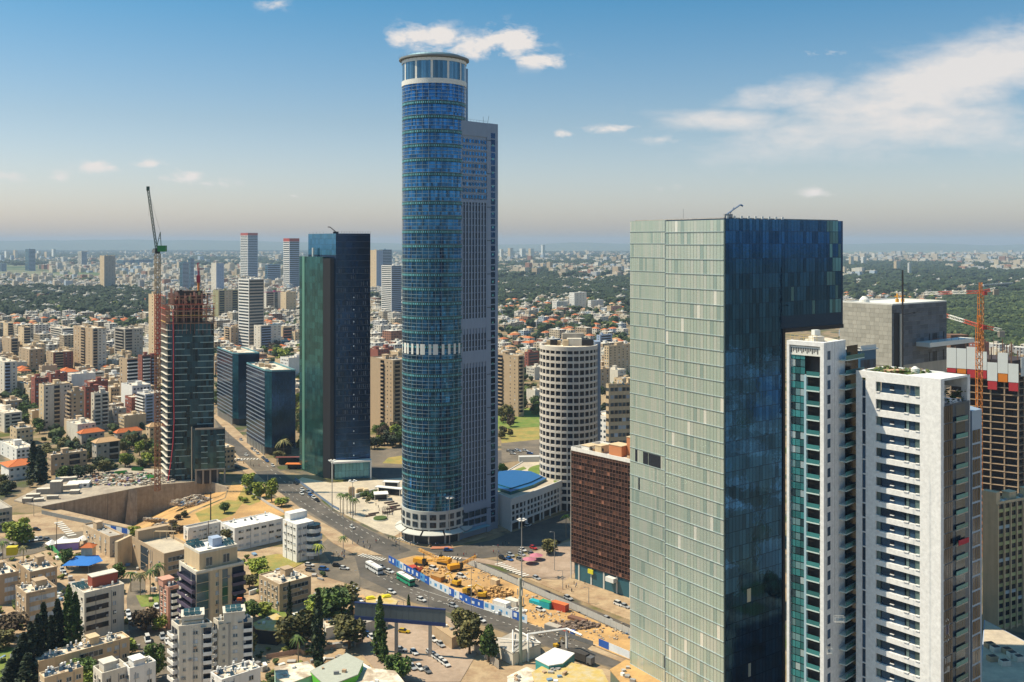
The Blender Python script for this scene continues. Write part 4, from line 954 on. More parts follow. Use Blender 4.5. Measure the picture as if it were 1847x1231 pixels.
def con_tower():
    Y0 = 480.0; c0, l0, r0 = foot(1690, 1838, 1900, Y0, -1600, 3600); H = zat(668, Y0)
    T = thing('unfinished_tower', 'concrete frame tower under construction with white climbing panels and red nets', 'unfinished building', (c0[0], c0[1], 0))
    f = lambda p: (p[0]-c0[0], p[1]-c0[1]); c, l, r = (0, 0), f(l0), f(r0); k = (l[0]+r[0], l[1]+r[1]); LL = hypot(*l); LR = hypot(*r)
    conc = mk('pale_site_concrete', (.34, .25, .17), .9, 0, .15, .3)
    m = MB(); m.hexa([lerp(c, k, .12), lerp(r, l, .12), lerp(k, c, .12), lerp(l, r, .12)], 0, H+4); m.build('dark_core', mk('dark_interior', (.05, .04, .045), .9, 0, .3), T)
    z = 0
    while z < H:
        m = MB(); m.hexa([c, r, k, l], z, z+.26); m.build('floor_slab', conc, T); z += 3.4
    for i in range(7):
        for (A, B) in ((l, c), (c, r)):
            t = (i+.0)/6; p = lerp(A, B, t*.985+.006); m = MB(); o = off(A, B, -.45); m.box(p[0]+o[0], p[1]+o[1], 0, .6, .6, H, atan2((B[1]-A[1]), B[0]-A[0])); m.build('column', conc, T)
    pm = mk('white_climbing_panel', (.62, .66, .66), .6, 0, .08)
    n = 8
    for i in range(n):
        h0, h1 = ((-2, 9), (-1, 9), (-1, 9), (-1, 10), (-1, 8), (-6, 3), (-2, 8), (-6, 3))[i]
        m = MB(); m.fb(l, c, LL*i/n+.1, LL*(i+1)/n-.1, H+h0, H+h1, .8, 1.0); m.build('climbing_panel', pm, T)
        m = MB(); m.fb(l, c, LL*i/n+.3, LL*(i+.95)/n, H+h0-4.2, H+h0-.05, .4, .9); m.build('safety_net', ORG if i in (2, 6) else mk('red_net', (.42, .03, .04), .8, 0, .1), T)
    for i in range(4):
        m = MB(); m.fb(c, r, LR*i/4+.1, LR*(i+1)/4-.1, H-3, H+6, .8, 1.0); m.build('climbing_panel', pm, T)
    m = MB()
    for i in range(26):
        p = lerp(lerp(c, l, R()), lerp(r, k, R()), R()); m.bar((p[0], p[1], H), (p[0], p[1], H+R(8, 14)), R(.15, .5))
    p = lerp(lerp(c, l, .85), k, .3); m.box(p[0], p[1], H, 9, 8, 15); m.build('rebar_and_formwork', mk('formwork_brown', (.16, .09, .06), .9, 0, .3), T, kind='stuff')
    def tcrane(label, px, Y, ztop, jl, jr, zl, zr, yl=0):
        x, y = at(px, Y); G = thing('tower_crane', label, 'tower crane', (x, y, 0))
        m = MB(); lattice(m, (0, 0, 0), (0, 0, ztop), 2.2, 3.0, .22); m.build('mast', ORG, G)
        m = MB(); a = at(jl, Y+yl); lattice(m, (0, 0, ztop), (a[0]-x, a[1]-y, zl), 1.4, 2.4, .16, 0, 3); m.build('jib', [REDC, WHITEM], G)
        m = MB(); b = at(jr, Y-yl*.2); lattice(m, (0, 0, ztop), (b[0]-x, b[1]-y, zr), 1.4, 2.4, .16, 0, 2); m.build('counter_jib', [REDC, WHITEM], G)
        m = MB(); m.box(b[0]-x, b[1]-y, zr-3, 2.6, 1.8, 2.8); m.build('counterweight', M['concrete'], G)
        m = MB(); m.box(1.6, -1.2, ztop-1.6, 1.6, 2, 2); m.build('cab', mk('cab_red', (.4, .05, .04), .5), G)
        m = MB(); lattice(m, (0, 0, ztop), (0, 0, ztop+5), 1.2, 2, .18); m.build('tower_head', ORG, G)
        m = MB(); m.bar((0, 0, ztop+5), ((a[0]-x)*.6, (a[1]-y)*.6, ztop+(zl-ztop)*.6+.7), .06); m.bar((0, 0, ztop+5), (b[0]-x, b[1]-y, zr+.7), .06); m.build('tie_bars', M['dark'], G)
    tcrane('nearer orange tower crane with low red and white jib, before the unfinished tower', 1766, 462, zat(588, 462), 1702, 1806, zat(572, 462), zat(598, 455), 14)
    tcrane('farther orange tower crane with level red and white jib above the trees', 1769, 520, zat(527, 520), 1668, 1796, zat(533, 520), zat(521, 520), 20)
con_tower()

def right_low():
    Y0 = 372.0; c0, l0, r0 = foot(1772, 1797, 1900, Y0, -500, 4400); H = zat(911, Y0)
    T = thing('office_building', 'yellowish concrete office building with vertical ribs and banded windows at the right edge', 'office building', (c0[0], c0[1], 0))
    f = lambda p: (p[0]-c0[0], p[1]-c0[1]); c, l, r = (0, 0), f(l0), f(r0); k = (l[0]+r[0], l[1]+r[1]); LR = hypot(*r); q = [c, r, k, l]; FOOT.append([(p[0]+c0[0], p[1]+c0[1]) for p in q])
    m = MB(); m.hexa(q, 0, H); m.fb(l, c, 0, hypot(*l), H, H+4.5, -3, .1); m.build('concrete_wall', M['cream'], T)
    n = int(LR/3.6)
    for i in range(n+1): m = MB(); m.fb(c, r, min(i*3.6, LR-.5), min(i*3.6+.5, LR), 0, H, 0, .8); m.build('rib', M['cream'], T)
    for j in range(15):
        z0 = 1.0+j*(H-1)/15; m = MB()
        for i in range(n):
            m.quad(c, r, i*3.6+.55, (i+1)*3.6-.05, z0, z0+1.25, .3, 1 if R() < .85 else 2, R()); m.quad(c, r, i*3.6+.55, (i+1)*3.6-.05, z0+1.3, z0+3.0, .12, 0, R())
        m.build('window_band', [M['glassD'], mk('yellow_green_panel', (.36, .38, .18), .7, 0, .1, rnd=.3), mk('pale_blue_panel', (.35, .45, .5), .6)], T)
    flat_roof(T, q, H, M['roof'], M['cream'], 8, False, 2)
    # low roof in the corner
    c0 = P(1775, 1215, 9); pts = [P(1766, 1245, 9), P(1870, 1245, 9), P(1870, 1168, 9), P(1775, 1118, 9)]
    T = thing('low_building', 'low sandy flat roofed building with air conditioning units at the bottom right', 'low building', (pts[0][0], pts[0][1], 0)); o = pts[0]
    q = [(p[0]-o[0], p[1]-o[1]) for p in pts]; m = MB(); m.hexa(q, 0, 9); m.build('wall', M['blueW'], T); m = MB(); m.hexa([lerp(p, q[(i+2) % 4], .02) for i, p in enumerate(q)], 9, 9.2); m.build('roof_surface', PLAZA, T)
    for i, (px, py) in enumerate(((1785, 1168), (1796, 1175), (1816, 1178), (1826, 1185), (1838, 1192), (1790, 1192), (1812, 1200))):
        x, y = P(px, py, 9.2); m = MB(); m.box(x-o[0], y-o[1], 9.2, 3.0, 2.2, 1.6, .2); m.box(x-o[0], y-o[1], 10.8, 2.2, 1.6, .15, .2, 1); m.build('air_unit', [random.choice([M['greyL'], M['tan']]), M['dark']], T)
right_low()
# ================================================================ brown office, ribbed cylinder, white block, garage
def brown():
    L = at(1030, 431.0); C = (L[0]+.898*46, L[1]-46); Rr = (L[0]+.745*18, L[1]+.667*18)
    ob = L; f = lambda p: (p[0]-ob[0], p[1]-ob[1]); l = (0, 0); c = f(C); H = zat(812.5, 431)
    k = f(Rr); r = (c[0]+k[0], c[1]+k[1]); q = [c, r, k, l]; FOOT.append([L, C, (C[0]+k[0], C[1]+k[1]), Rr])
    T = thing('office_block', 'dark brown gridded office block with terracotta plant rooms on its roof', 'office block', (*ob, 0))
    m = MB(); m.hexa(q, 7.5, H); ins = lambda p, t: lerp(p, ((c[0]+k[0])/2, (c[1]+k[1])/2), t)
    m.hexa([ins(p, .06) for p in q], 0, 7.5, 1); m.build('body', [mk('brown_spandrel', (.07, .035, .025), .5, .2, .2), gl('shop_glass', (.03, .12, .17), .3, .2)], T)
    n = 38; LL = hypot(*c); nf = 15; fh = (H-9)/nf
    BR = mk('brown_panel', (.13, .06, .045), .5, .2, .1, rnd=.5, alt=[(0, (.045, .022, .02)), (.35, (.065, .03, .025)), (.7, (.09, .042, .03)), (.95, (.20, .09, .06))])
    for j in range(nf):
        m = MB()
        for i in range(n):
            z0 = 8+j*fh; m.quad(l, c, LL*i/n+.05, LL*(i+1)/n-.05, z0+.05, z0+fh*.45, .08, 0, R()); m.quad(l, c, LL*i/n+.05, LL*(i+1)/n-.05, z0+fh*.48, z0+fh-.05, .05, 1, R(0, .97))
        m.build('window_band', [BR, mk('dark_brown_window', (.02, .012, .015), .2, .3, .1, rnd=.6)], T)
    m = MB(); fr = mk('bronze_mullion', (.30, .17, .13), .4, .5, .1)
    for i in range(n+1): m.fb(l, c, max(0, LL*i/n-.05), LL*i/n+.05, 8, H, .05, .22)
    for j in range(nf*2+1): m.fb(l, c, 0, LL, 8+j*fh/2-.05, 8+j*fh/2+.05, .05, .20)
    m.build('mullion_grid', fr, T, kind='stuff')
    m = MB(); m.bar((0, 0, 0), (0, 0, H), .35); m.build('pale_corner_strip', STONE_L, T)
    for i in range(8): m = MB(); p = lerp(l, c, (i+.6)/8.5); o = off(l, c, -.7); m.box(p[0]+o[0], p[1]+o[1], .1, .8, .8, 7.4, atan2(c[1], c[0])); m.build('column', STONE_L, T)
    for i, (t, w, mt) in enumerate(((.17, 3, mk('yellow_sign', (.6, .55, .03), .6)), (.36, 4.5, WHITEM), (.60, 7, mk('blue_shopfront', (.05, .25, .40), .4)), (.8, 4, M['pink']))): m = MB(); m.fb(l, c, LL*t, LL*t+w, 5.2, 7.0, .2, .6 if i != 1 else 2.4); m.build('shop_sign', mt, T)
    flat_roof(T, q, H, M['roof'], M['white'], 10, False, 0, ph=1.6)
    terr = mk('terracotta_plaster', (.50, .20, .09), .85, 0, .12, .2); o = (k[0], k[1])
    for (t1, t2, a, b, h, mt) in ((.10, .30, 4.5, 6, 2.4, M['white']), (.20, .35, 3.5, 5, 3.2, M['cream']), (.34, .45, 7, 6, 4.5, terr), (.43, .6, 4, 5, 8.2, terr), (.56, .5, 9, 7, 6.2, terr), (.72, .5, 9, 6, 5.0, terr)):
        p = lerp(lerp(l, c, t1), lerp(k, r, t1), t2); m = MB(); ang = atan2(c[1], c[0]); m.box(p[0], p[1], H, a, b, h, ang); m.box(p[0], p[1], H+h, a+.3, b+.3, .25, ang, 1); m.box(p[0]-b*.0, p[1]-b*.52, H+1, 1.1, .3, 1.3, ang, 2); m.build('plant_room', [mt, M['cream'], M['dark']], T)
brown()
def drum():
    cx, cy = at(1025.5, 556); r = 16.2; H = zat(626, 541); T = thing('round_office_tower', 'cream round office tower with a regular grid of square dark windows', 'office tower', (cx, cy, 0))
    FOOT.append([(cx-r, cy-r), (cx+r, cy-r), (cx+r, cy+r), (cx-r, cy+r)])
    n = 30; wall = mk('cream_precast', (.62, .57, .50), .8, 0, .08, .2, streak=.06); a0 = radians(-180); nf = 22; fh = (H-5.5)/nf
    m = MB(); m.cyl(0, 0, 0, H-1.5, r-.7, n=60); m.build('inner_drum', M['dark'], T)
    def arc(rad, a): return (rad*cos(a), rad*sin(a))
    def ring(m, z0, z1, ri, ro, nn=60):
        for i in range(nn):
            a, b = 2*pi*i/nn, 2*pi*(i+1)/nn; p, q, s, t = arc(ro, a), arc(ro, b), arc(ri, b), arc(ri, a)
            m.face([(*p, z0), (*q, z0), (*q, z1), (*p, z1)]); m.face([(*p, z1), (*q, z1), (*s, z1), (*t, z1)]); m.face([(*t, z0), (*s, z0), (*q, z0), (*p, z0)]); m.face([(*s, z0), (*t, z0), (*t, z1), (*s, z1)])
    for j in range(nf):
        m = MB(); z = 4+j*fh; ring(m, z, z+fh*.34, r-.7, r); m.build('floor_ring', wall, T)
    m = MB(); ring(m, H-1.5-fh*.2, H, r-.8, r+.05); m.build('parapet_ring', wall, T)
    for i in range(n):
        a = 2*pi*(i+.0)/n; m = MB(); c_ = arc(r-.36, a); m.box(c_[0], c_[1], 0, .72, .62, H-1, a); m.build('pier', wall, T)
    for j in range(nf):
        m = MB(); z = 4+j*fh+fh*.34
        for i in range(n):
            a, b = 2*pi*(i+.1)/n, 2*pi*(i+.9)/n; am = (a+b)/2
            for (x, y) in ((a, am), (am, b)):
                p, q = arc(r-.55, x), arc(r-.55, y); m.face([(*p, z), (*q, z), (*q, z+fh*.66), (*p, z+fh*.66)], 0, R())
        m.build('window_ring', [M['glassD']], T)
    m = MB(); m.box(r-.2, 2.5, 0, 3.4, 9, H+1.5); m.build('side_core', STONE_B, T)
    m = MB(); m.cyl(0, 0, H-1.5, H-1.2, r-.8, n=48); m.build('roof_surface', M['roof'], T)
    for (x, y, a, b, h, mt) in ((-1.5, 3, 3, 4, 3.2, M['cream']), (3.5, 4.5, 8, 5, 4, M['greyL']), (3, 9, 12, 4, 6.5, M['greyW']), (11, 3, 6, 3, 3.6, M['dark']), (-8, 7, 4, 3, 3, M['dark']), (-8, 9, 8, 3, 2.2, M['cream'])):
        m = MB(); m.box(x, y, H-1.2, a, b, h); m.build('plant_room', mt, T)
drum()
_z = [(.04, .96, 'w', 8, 1.9, 1.9)]
bld('white office block with square windows behind the terracotta roof rooms', 1093, 1098, 1160, 696, 941, 17, 'cream', [(0, 1, 'w', 2, 1, 1.6)], _z, 'office_block', 'office block', wallR=None, items=10, near=False, vp=-750, vr=9000)
def garage():
    z = 16.0; pts = [(892, 889), (922, 902), (950, 893), (980, 882), (1010, 870), (1060, 850), (1050, 831), (985, 829), (950, 829), (895, 862)]
    w = [P(a, b, z) for a, b in pts]; o = w[1]; q = [(p[0]-o[0], p[1]-o[1]) for p in w]
    T = thing('parking_building', 'low white parking building with gridded walls, curved lawn and blue glass roof', 'parking building', (*o, 0)); FOOT.append(w)
    m = MB(); m.hexa([lerp(p, q[8], .03) for p in q], 0, z-.1, 0, mt=1); m.build('inner_mass', [M['dark'], PLAZA], T)
    wl = mk('white_precast', (.55, .55, .53), .8, 0, .06)
    for s in range(1, 5):
        A, B = q[s], q[s+1]; L = hypot(B[0]-A[0], B[1]-A[1])
        for (za, zb) in ((3.9, 5.0), (7.2, 8.0), (9.8, 10.7), (13.1, 16.6)): m = MB(); m.fb(A, B, 0, L, za, zb, -.6, 0); m.build('wall_band', wl, T)
        n = max(2, int(L/3.1))
        for i in range(n+1): m = MB(); u = min(i*L/n, L-.9); m.fb(A, B, u, u+.85, 0 if i % 2 == 0 else 4, 13.1, -.58, -.03); m.build('pier', wl, T)
    for s in (0,):
        A, B = q[s], q[s+1]; L = hypot(B[0]-A[0], B[1]-A[1]); m = MB(); m.fb(A, B, 0, L, 0, 16.6, -.6, 0); m.build('wall_band', wl, T)
    for s in (5, 6, 7, 8): A, B = q[s], q[s+1]; m = MB(); m.fb(A, B, 0, hypot(B[0]-A[0], B[1]-A[1]), 0, 16.4, -.6, 0); m.build('wall_band', wl, T)
    def rp(px, py, zz=z): a = P(px, py, zz); return (a[0]-o[0], a[1]-o[1])
    m = MB(); m.face([(*lerp(p, q[8], .04), z+.02) for p in q]); m.build('roof_paving', PLAZA, T)
    c = rp(985, 849); m = MB(); b0 = rp(953, 849); b1 = rp(985, 838.5); b2 = rp(1018, 849); b3 = rp(985, 860.5); v = []
    for i in range(28):
        a = 2*pi*i/28; v.append((c[0]+cos(a)*(b2[0]-b0[0])/2, c[1]+sin(a)*(b1[1]-b3[1])/2, z+.12))
    m.face(v); m.build('oval_lawn', LAWN, T)
    m = MB(); m.face([(*rp(a, b), z+.1) for a, b in ((1000, 872), (1045, 853), (1045, 846), (1018, 858), (998, 868))]); m.face([(*rp(a, b), z+.1) for a, b in ((918, 852), (944, 842), (950, 846), (925, 854))]); m.face([(*rp(a, b), z+.1) for a, b in ((1015, 846), (1045, 842), (1045, 836), (1010, 838))]); m.build('roof_lawn', LAWN, T, kind='stuff')
    a = [rp(893, 884), rp(921, 893), rp(962, 880), rp(986, 868), rp(962, 858), rp(925, 855), rp(896, 858)]
    m = MB(); m.hexa(a, z, z+1.6, 0, mt=1); tp = [lerp(p, a[5], .12) for p in a]; m.hexa(tp, z+1.6, z+2.2, 0, mt=1); m.build('blue_roof', [mk('teal_edge_glass', (.02, .12, .12), .3, .3), mk('sky_toned_roof_glass', (.015, .10, .28), .4, 0, .1)], T)  # blue of the glass roof is the mirrored sky, painted on
    m = MB(); x, y = rp(985, 846); m.box(x, y, z, 2, 2, 6.5, .3); m.build('stone_pylon', M['greyW'], T)
    m = MB(); x, y = rp(960, 832); m.box(x, y, z, 16, 4, 3.0, .1); m.build('roof_pavilion', wl, T)
garage()

# ================================================================ tower under construction, podium, pit
PIT = [(75, 917), (155, 901), (232, 886), (276, 878), (330, 874), (372, 870), (410, 882), (405, 898), (345, 922), (300, 950), (272, 966), (240, 960), (180, 947), (120, 933)]
FZ = [0, -9, -20.5, -17, -11, -7, -2]
def pit():
    from mathutils.geometry import tessellate_polygon
    g = bpy.data.objects['ground']; me = g.data; mat = me.materials[0]
    def cut(name, outer):
        hole = [Vector((*P(a, b), 0)) for a, b in PIT]; outer = [Vector((*p, 0)) for p in outer]
        tri = tessellate_polygon([outer, hole]); al = outer+hole; nm = bpy.data.meshes.new(name)
        nm.from_pydata([tuple(v) for v in al], [], [t if ((al[t[1]]-al[t[0]]).cross(al[t[2]]-al[t[0]])).z > 0 else t[::-1] for t in tri]); nm.update(); return nm
    nm = cut('ground', [(-60000, -20000), (60000, -20000), (60000, 80000), (-60000, 80000)]); nm.materials.append(mat); g.data = nm
    m = MB(); n = len(PIT); up = [P(a, b) for a, b in PIT]; ft = [(*up[i], FZ[i]) for i in range(7)]
    # slope from the street edge down to the foot of the wall
    outer = [(*up[i], 0) for i in (0, 13, 12, 11, 10, 9, 8, 7, 6)]
    mid = []
    pairs = [(0, 0), (13, 0), (12, 1), (11, 2), (10, 2), (9, 3), (8, 4), (7, 5), (6, 6)]
    for t0, t1 in ((0, .35), (.35, .7), (.7, 1)):
        for i in range(len(pairs)-1):
            def pt(j, t):
                a = (*up[pairs[j][0]], 0); b = ft[pairs[j][1]]; tz = t**.8
                return (a[0]+(b[0]-a[0])*t, a[1]+(b[1]-a[1])*t, a[2]+(b[2]-a[2])*tz)
            m.face([pt(i, t0), pt(i+1, t0), pt(i+1, t1), pt(i, t1)])
    o = m.build('pit_slope', DUST); struct(o)
    cw = mk('shotcrete_wall', (.34, .29, .225), .95, 0, .35, .15, streak=.45, fine=.5)
    T = thing('retaining_wall', 'long brown concrete retaining wall of the excavation below the building site', 'retaining wall', (*up[2], 0)); o = up[2]
    for i in range(6):
        A = (up[i][0]-o[0], up[i][1]-o[1]); B = (up[i+1][0]-o[0], up[i+1][1]-o[1]); L = hypot(B[0]-A[0], B[1]-A[1]); n = max(1, int(L/9))
        for j in range(n):
            z0 = FZ[i]+(FZ[i+1]-FZ[i])*j/n; z1 = FZ[i]+(FZ[i+1]-FZ[i])*(j+1)/n; zm = min(z0, z1)-2
            m = MB(); u0 = L*j/n; m.fb(A, B, u0+.05, L*(j+1)/n-.05, zm, 1.0, -.8, .15*(j % 2), 0); 
            for zz in range(int(zm), 1, 3): m.fb(A, B, u0+.1, L*(j+1)/n-.1, zz, zz+.12, .15*(j % 2), .15*(j % 2)+.05, 0)
            m.build('wall_panel', cw, T)
    p = (up[2][0]-o[0], up[2][1]-o[1]); m = MB(); b = len(m.v)
    m.v += [(p[0]+.5, p[1]-1, 1.1), (p[0]+5, p[1]+.5, 1.1), (p[0]+2.6, p[1]-.3, 1.1), (p[0]+.2, p[1]-8, -24), (p[0]+6, p[1]-3, -24), (p[0]+2.6, p[1], -24)]
    for f_ in ((0, 3, 4, 1), (0, 1, 2), (0, 2, 5, 3), (1, 4, 5, 2)): m.f.append(tuple(b+x for x in f_)); m.m.append(0); m.r.append(.5)
    m.build('buttress', cw, T)
pit()
def rubble(name, label, cx, cy, rx, ry, z, n, s0, s1, mat, zf=None):
    m = MB()
    for i in range(n):
        a, t = R(0, 6.28), math.sqrt(R()); x, y = rx*t*cos(a), ry*t*sin(a); s = R(s0, s1); h = s*R(.3, .8)
        zz = (zf(x, y) if zf else 0)
        q = [(x+s*R(.35, .6)*cos(a+k*pi/2), y+s*R(.35, .6)*sin(a+k*pi/2)) for k in range(4)]; m.hexa(q, zz, zz+h, 0, R())
    o = m.build(name, mat, loc=(cx, cy, z), kind='stuff'); return tag(o, label, 'rubble')
RUB = mk('rubble_mix', (.4, .36, .3), .95, 0, .2, 1, alt=[(0, (.36, .28, .20)), (.35, (.48, .42, .34)), (.55, (.22, .18, .15)), (.8, (.55, .52, .46)), (.95, (.10, .16, .26))])
x, y = P(310, 915); rubble('rubble_heap', 'grey broken rubble heap on the pit slope under the wall', *P(352, 893), 14, 7, -5, 420, .8, 2.6, RUB, lambda a, b: max(0, 4.5-abs(a)*.32-abs(b)*.5))
rubble('rubble_spill', 'bluish grey rubble spilled down the corner of the pit', *P(282, 915), 5, 14, -10, 350, .7, 2.2, RUB, lambda a, b: 2-b*.35)
rubble('stone_spill', 'pale broken stones along the slope edge of the pit', *P(303, 935), 7, 6, -4, 200, .6, 1.8, RUB)
def ctower():
    Y0 = 606.0; c0 = at(303, Y0); l0 = (at(293, 622)); r0 = at(386, 612)
    T = thing('unfinished_tower', 'dark teal glass tower under construction with raw concrete crown of scaffolding', 'unfinished building', (*c0, 0)); FOOT.append([c0, r0, (l0[0]+r0[0]-c0[0], l0[1]+r0[1]-c0[1]), l0])
    f = lambda p: (p[0]-c0[0], p[1]-c0[1]); c, l, r = (0, 0), f(l0), f(r0); k = (l[0]+r[0], l[1]+r[1]); LR = hypot(*r); LL = hypot(*l); zg = zat(585, Y0); zt = zat(532, Y0)
    m = MB(); m.hexa([c, r, k, l], 0, zg); m.build('body', mk('teal_black_core', (.015, .035, .045), .4, .3), T)
    conc = mk('rusty_site_concrete', (.38, .24, .17), .9, 0, .25, .3)
    TG = gl('site_teal_glass', (.02, .065, .10), .6, .12, .7, .03); nf = 25; fh = zg/nf
    for j in range(nf):
        m = MB()
        for i in range(17): m.quad(c, r, LR*i/17+.08, LR*(i+1)/17-.08, j*fh+.15, (j+1)*fh-.1, .06, 0, R())
        m.build('glass_row', [TG], T)
        m = MB(); e0 = .15; e1 = .42+R(-.12, .1); f0 = .58+R(-.1, .12)
        m.fb(c, r, LR*e0, LR*e1, j*fh-.16, j*fh+.22, .05, .5); m.fb(c, r, LR*f0, LR*.985, j*fh-.16, j*fh+.22, .05, .5); m.build('floor_edge', mk('pale_teal_edge', (.36, .48, .46), .6, 0, .1), T, kind='stuff')
        m = MB(); m.hexa([sh(c, (-.6, -1.2)), sh(lerp(c, r, .09), (0, -1.2)), lerp(c, r, .09), lerp(l, k, .02), sh(l, (-1.2, 0))], j*fh-.15, j*fh+.15); m.build('balcony_slab', M['greyL'], T)
        m = MB(); m.fb(l, c, 0, LL, j*fh+.3, j*fh+2.4, .1, .2); m.build('side_panel', TG, T)
    z = zg; j = 0; ins = 0
    while z < zt:
        e = .0 if z < zt-9 else .12; m = MB(); q = [lerp(c, k, e), lerp(r, l, e), lerp(k, c, e), lerp(l, r, e)]; m.hexa(q, z, z+.4)
        for i in range(7):
            for A, B in ((q[0], q[1]), (q[3], q[0])): p = lerp(A, B, i/6*.97+.015); m.box(p[0], p[1]+.6, z+.4, .8, .8, 3.2)
        m.build('bare_floor', conc, T); z += 3.7; j += 1
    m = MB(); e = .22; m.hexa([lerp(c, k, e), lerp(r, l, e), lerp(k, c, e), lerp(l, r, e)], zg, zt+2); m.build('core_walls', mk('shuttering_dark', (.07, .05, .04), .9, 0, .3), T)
    m = MB(); cols = []
    for i in range(120):
        p = lerp(lerp(c, r, R()), lerp(l, k, R()), R(.0, .5)); z = R(zg, zt+3); m.bar((p[0], p[1]-.8, z), (p[0]+R(-3, 3), p[1]-.8, z+R(-.2, 4)), R(.08, .25), int(R(0, 4)))
    for A, B in ((sh(l, (-1, 0)), sh(c, (-1, -1))), (sh(c, (-1, -1)), sh(r, (1, -1)))):
        L = hypot(B[0]-A[0], B[1]-A[1])
        for zz in (zg+1, zg+5, zg+9, zt-6, zt-1): m.fb(A, B, 0, L, zz, zz+.3, -.3, .4, int(R(0, 4)))
        n = int(L/2.4)
        for i in range(n+1): p = lerp(A, B, i/n); m.bar((p[0], p[1], zg-6), (p[0], p[1], zt-3 if i % 3 else zt+1), .12, 1)
    m.build('scaffolding', [REDC, mk('scaffold_pink', (.45, .2, .15), .7), M['dark'], mk('plywood_yellow', (.45, .30, .1), .8)], T, kind='stuff')
    for i in range(9): m = MB(); u = LR*(.05+i*.1); m.fb(c, r, u, u+R(1, 2.2), zt-7+R(-2, 8), zt-2+R(0, 6), .4, .8); m.build('shutter_panel', random.choice([M['dark'], conc, M['olive'], M['pink']]), T)
    m = MB(); pts = [(312, 560), (313, 620), (313, 700), (314, 760), (312, 800), (308, 835), (303, 868)]
    pr = [(at(a, 604)[0]-c0[0], 604-c0[1], zat(b, 604)) for a, b in pts]
    for a, b in zip(pr, pr[1:]): m.bar(a, b, .35)
    m.build('red_debris_chute', mk('red_chute', (.50, .04, .06), .6), T)
    # red boom of a concrete pump on top
    g = thing('concrete_boom', 'dark red boom standing on top of the left unfinished tower', 'boom', (*at(358, 616), zt))
    m = MB(); m.bar((0, 0, 0), (0, 0, 7), 1.0); m.build('base_mast', ORG, g); m = MB(); m.box(0, 0, 7, 2, 1.5, 4.5); m.bar((0, 0, 11), (-.6, 0, 19), .45); m.bar((.6, 0, 11), (.2, 0, 19.5), .3); m.build('boom', mk('crimson_paint', (.35, .02, .05), .6), g)
    # lower annex
    c1 = at(352, 599); l1 = at(347, 604); r1 = at(406, 603); H1 = zat(775, 601)
    T = thing('unfinished_annex', 'low teal glass annex with open ground floor beside the left unfinished tower', 'unfinished building', (*c1, 0)); g_ = lambda p: (p[0]-c1[0], p[1]-c1[1]); c, l, r = (0, 0), g_(l1), g_(r1); k = (l[0]+r[0], l[1]+r[1]); W_ = hypot(*r)
    m = MB(); m.hexa([c, r, k, l], 9, H1); m.build('body', mk('teal_black_core', (.02, .04, .05)), T)
    for j in range(7):
        z = 9+j*(H1-9)/7; dz = (H1-9)/7; m = MB()
        for i in range(10): m.quad(c, r, W_*i/10+.06, W_*(i+1)/10-.06, z+.12, z+dz-.12, .06, 0, R())
        m.build('glass_row', [TG], T); m = MB(); m.fb(c, r, W_*.2, W_*.42, z, z+.35, .06, .4); m.fb(c, r, W_*.72, W_*.98, z, z+.35, .06, .4); m.build('floor_edge', MATS['pale_teal_edge'], T)
    m = MB()
    for i in range(5): p = lerp(c, r, i/4*.96+.02); m.box(p[0], p[1]+.5, 0, .9, .9, 9)
    m.fb(c, r, 0, W_, 8.4, 9.3, -.5, .3); m.fb(c, r, 0, W_, H1, H1+1, -.4, .1); m.bar((l[0]-.3, l[1], 0), (l[0]-.3, l[1], H1+1), .5); m.build('concrete_frame', M['concrete'], T)
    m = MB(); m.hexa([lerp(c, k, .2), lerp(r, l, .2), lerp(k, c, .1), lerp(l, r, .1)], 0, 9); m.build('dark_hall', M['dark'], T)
ctower()
def lcrane():
    Y = 585.0; x, y = at(284, Y); zt = zat(458, Y)
    G = thing('tower_crane', 'tall luffing crane with green cab and raised dark jib beside the left tower', 'tower crane', (x, y, 0))
    seg = [(0, zat(700, Y), mk('rust_mast', (.26, .13, .07), .7)), (zat(700, Y), zat(640, Y), mk('rust_mast', ())), (zat(640, Y), zat(545, Y), REDC), (zat(545, Y), zt, mk('tan_mast', (.36, .26, .16), .7))] if False else [(0, zat(640, Y), mk('rust_mast', (.30, .14, .07), .7)), (zat(640, Y), zat(530, Y), REDC), (zat(530, Y), zt, mk('tan_mast', (.42, .32, .2), .7))]
    for a, b, mt in seg: m = MB(); lattice(m, (0, 0, a), (0, 0, b), 2.5, 2.8, .30); m.build('mast_section', mt, G)
    GR = mk('crane_green', (.02, .20, .05), .5); m = MB(); m.cyl(0, 0, zt, zt+1.6, 1.6, n=10); m.box(-.3, 0, zt+1.6, 3.5, 2.6, 1.4, 0); m.build('slewing_unit', M['dark'], G)
    m = MB(); m.box(2.8, 0, zt+1.2, 4.6, 3.0, 3.6); m.build('green_counterweight', GR, G)
    m = MB(); m.box(-1.6, -1.2, zt+.4, 1.6, 1.6, 2.2); m.build('cab', M['greyL'], G)
    xa = at(267, Y)[0]-x; za = zat(341, Y); m = MB(); lattice(m, (-.6, 0, zt+3), (xa, 0, za), 1.1, 2.0, .17); m.box(xa, 0, za-1.0, 1.6, 1, 2.4); m.build('jib', mk('jib_dark_green', (.03, .07, .05), .6), G)
    m = MB(); zb = zat(419, Y); xb = at(289, Y)[0]-x; m.bar((-.6, 0, zt+3), (xb, 0, zb), .3); m.bar((2.2, 0, zt+4), (xb, 0, zb), .3); m.bar((.6, 0, zt+9), (2, 0, zt+9), .15); m.build('a_frame', MATS['jib_dark_green'], G)
    m = MB(); m.bar((xb, 0, zb), (xa, 0, za), .07); m.bar((xa, 0, za), (xa+.3, 0, zt+22), .05); m.build('cables', M['dark'], G)
lcrane()
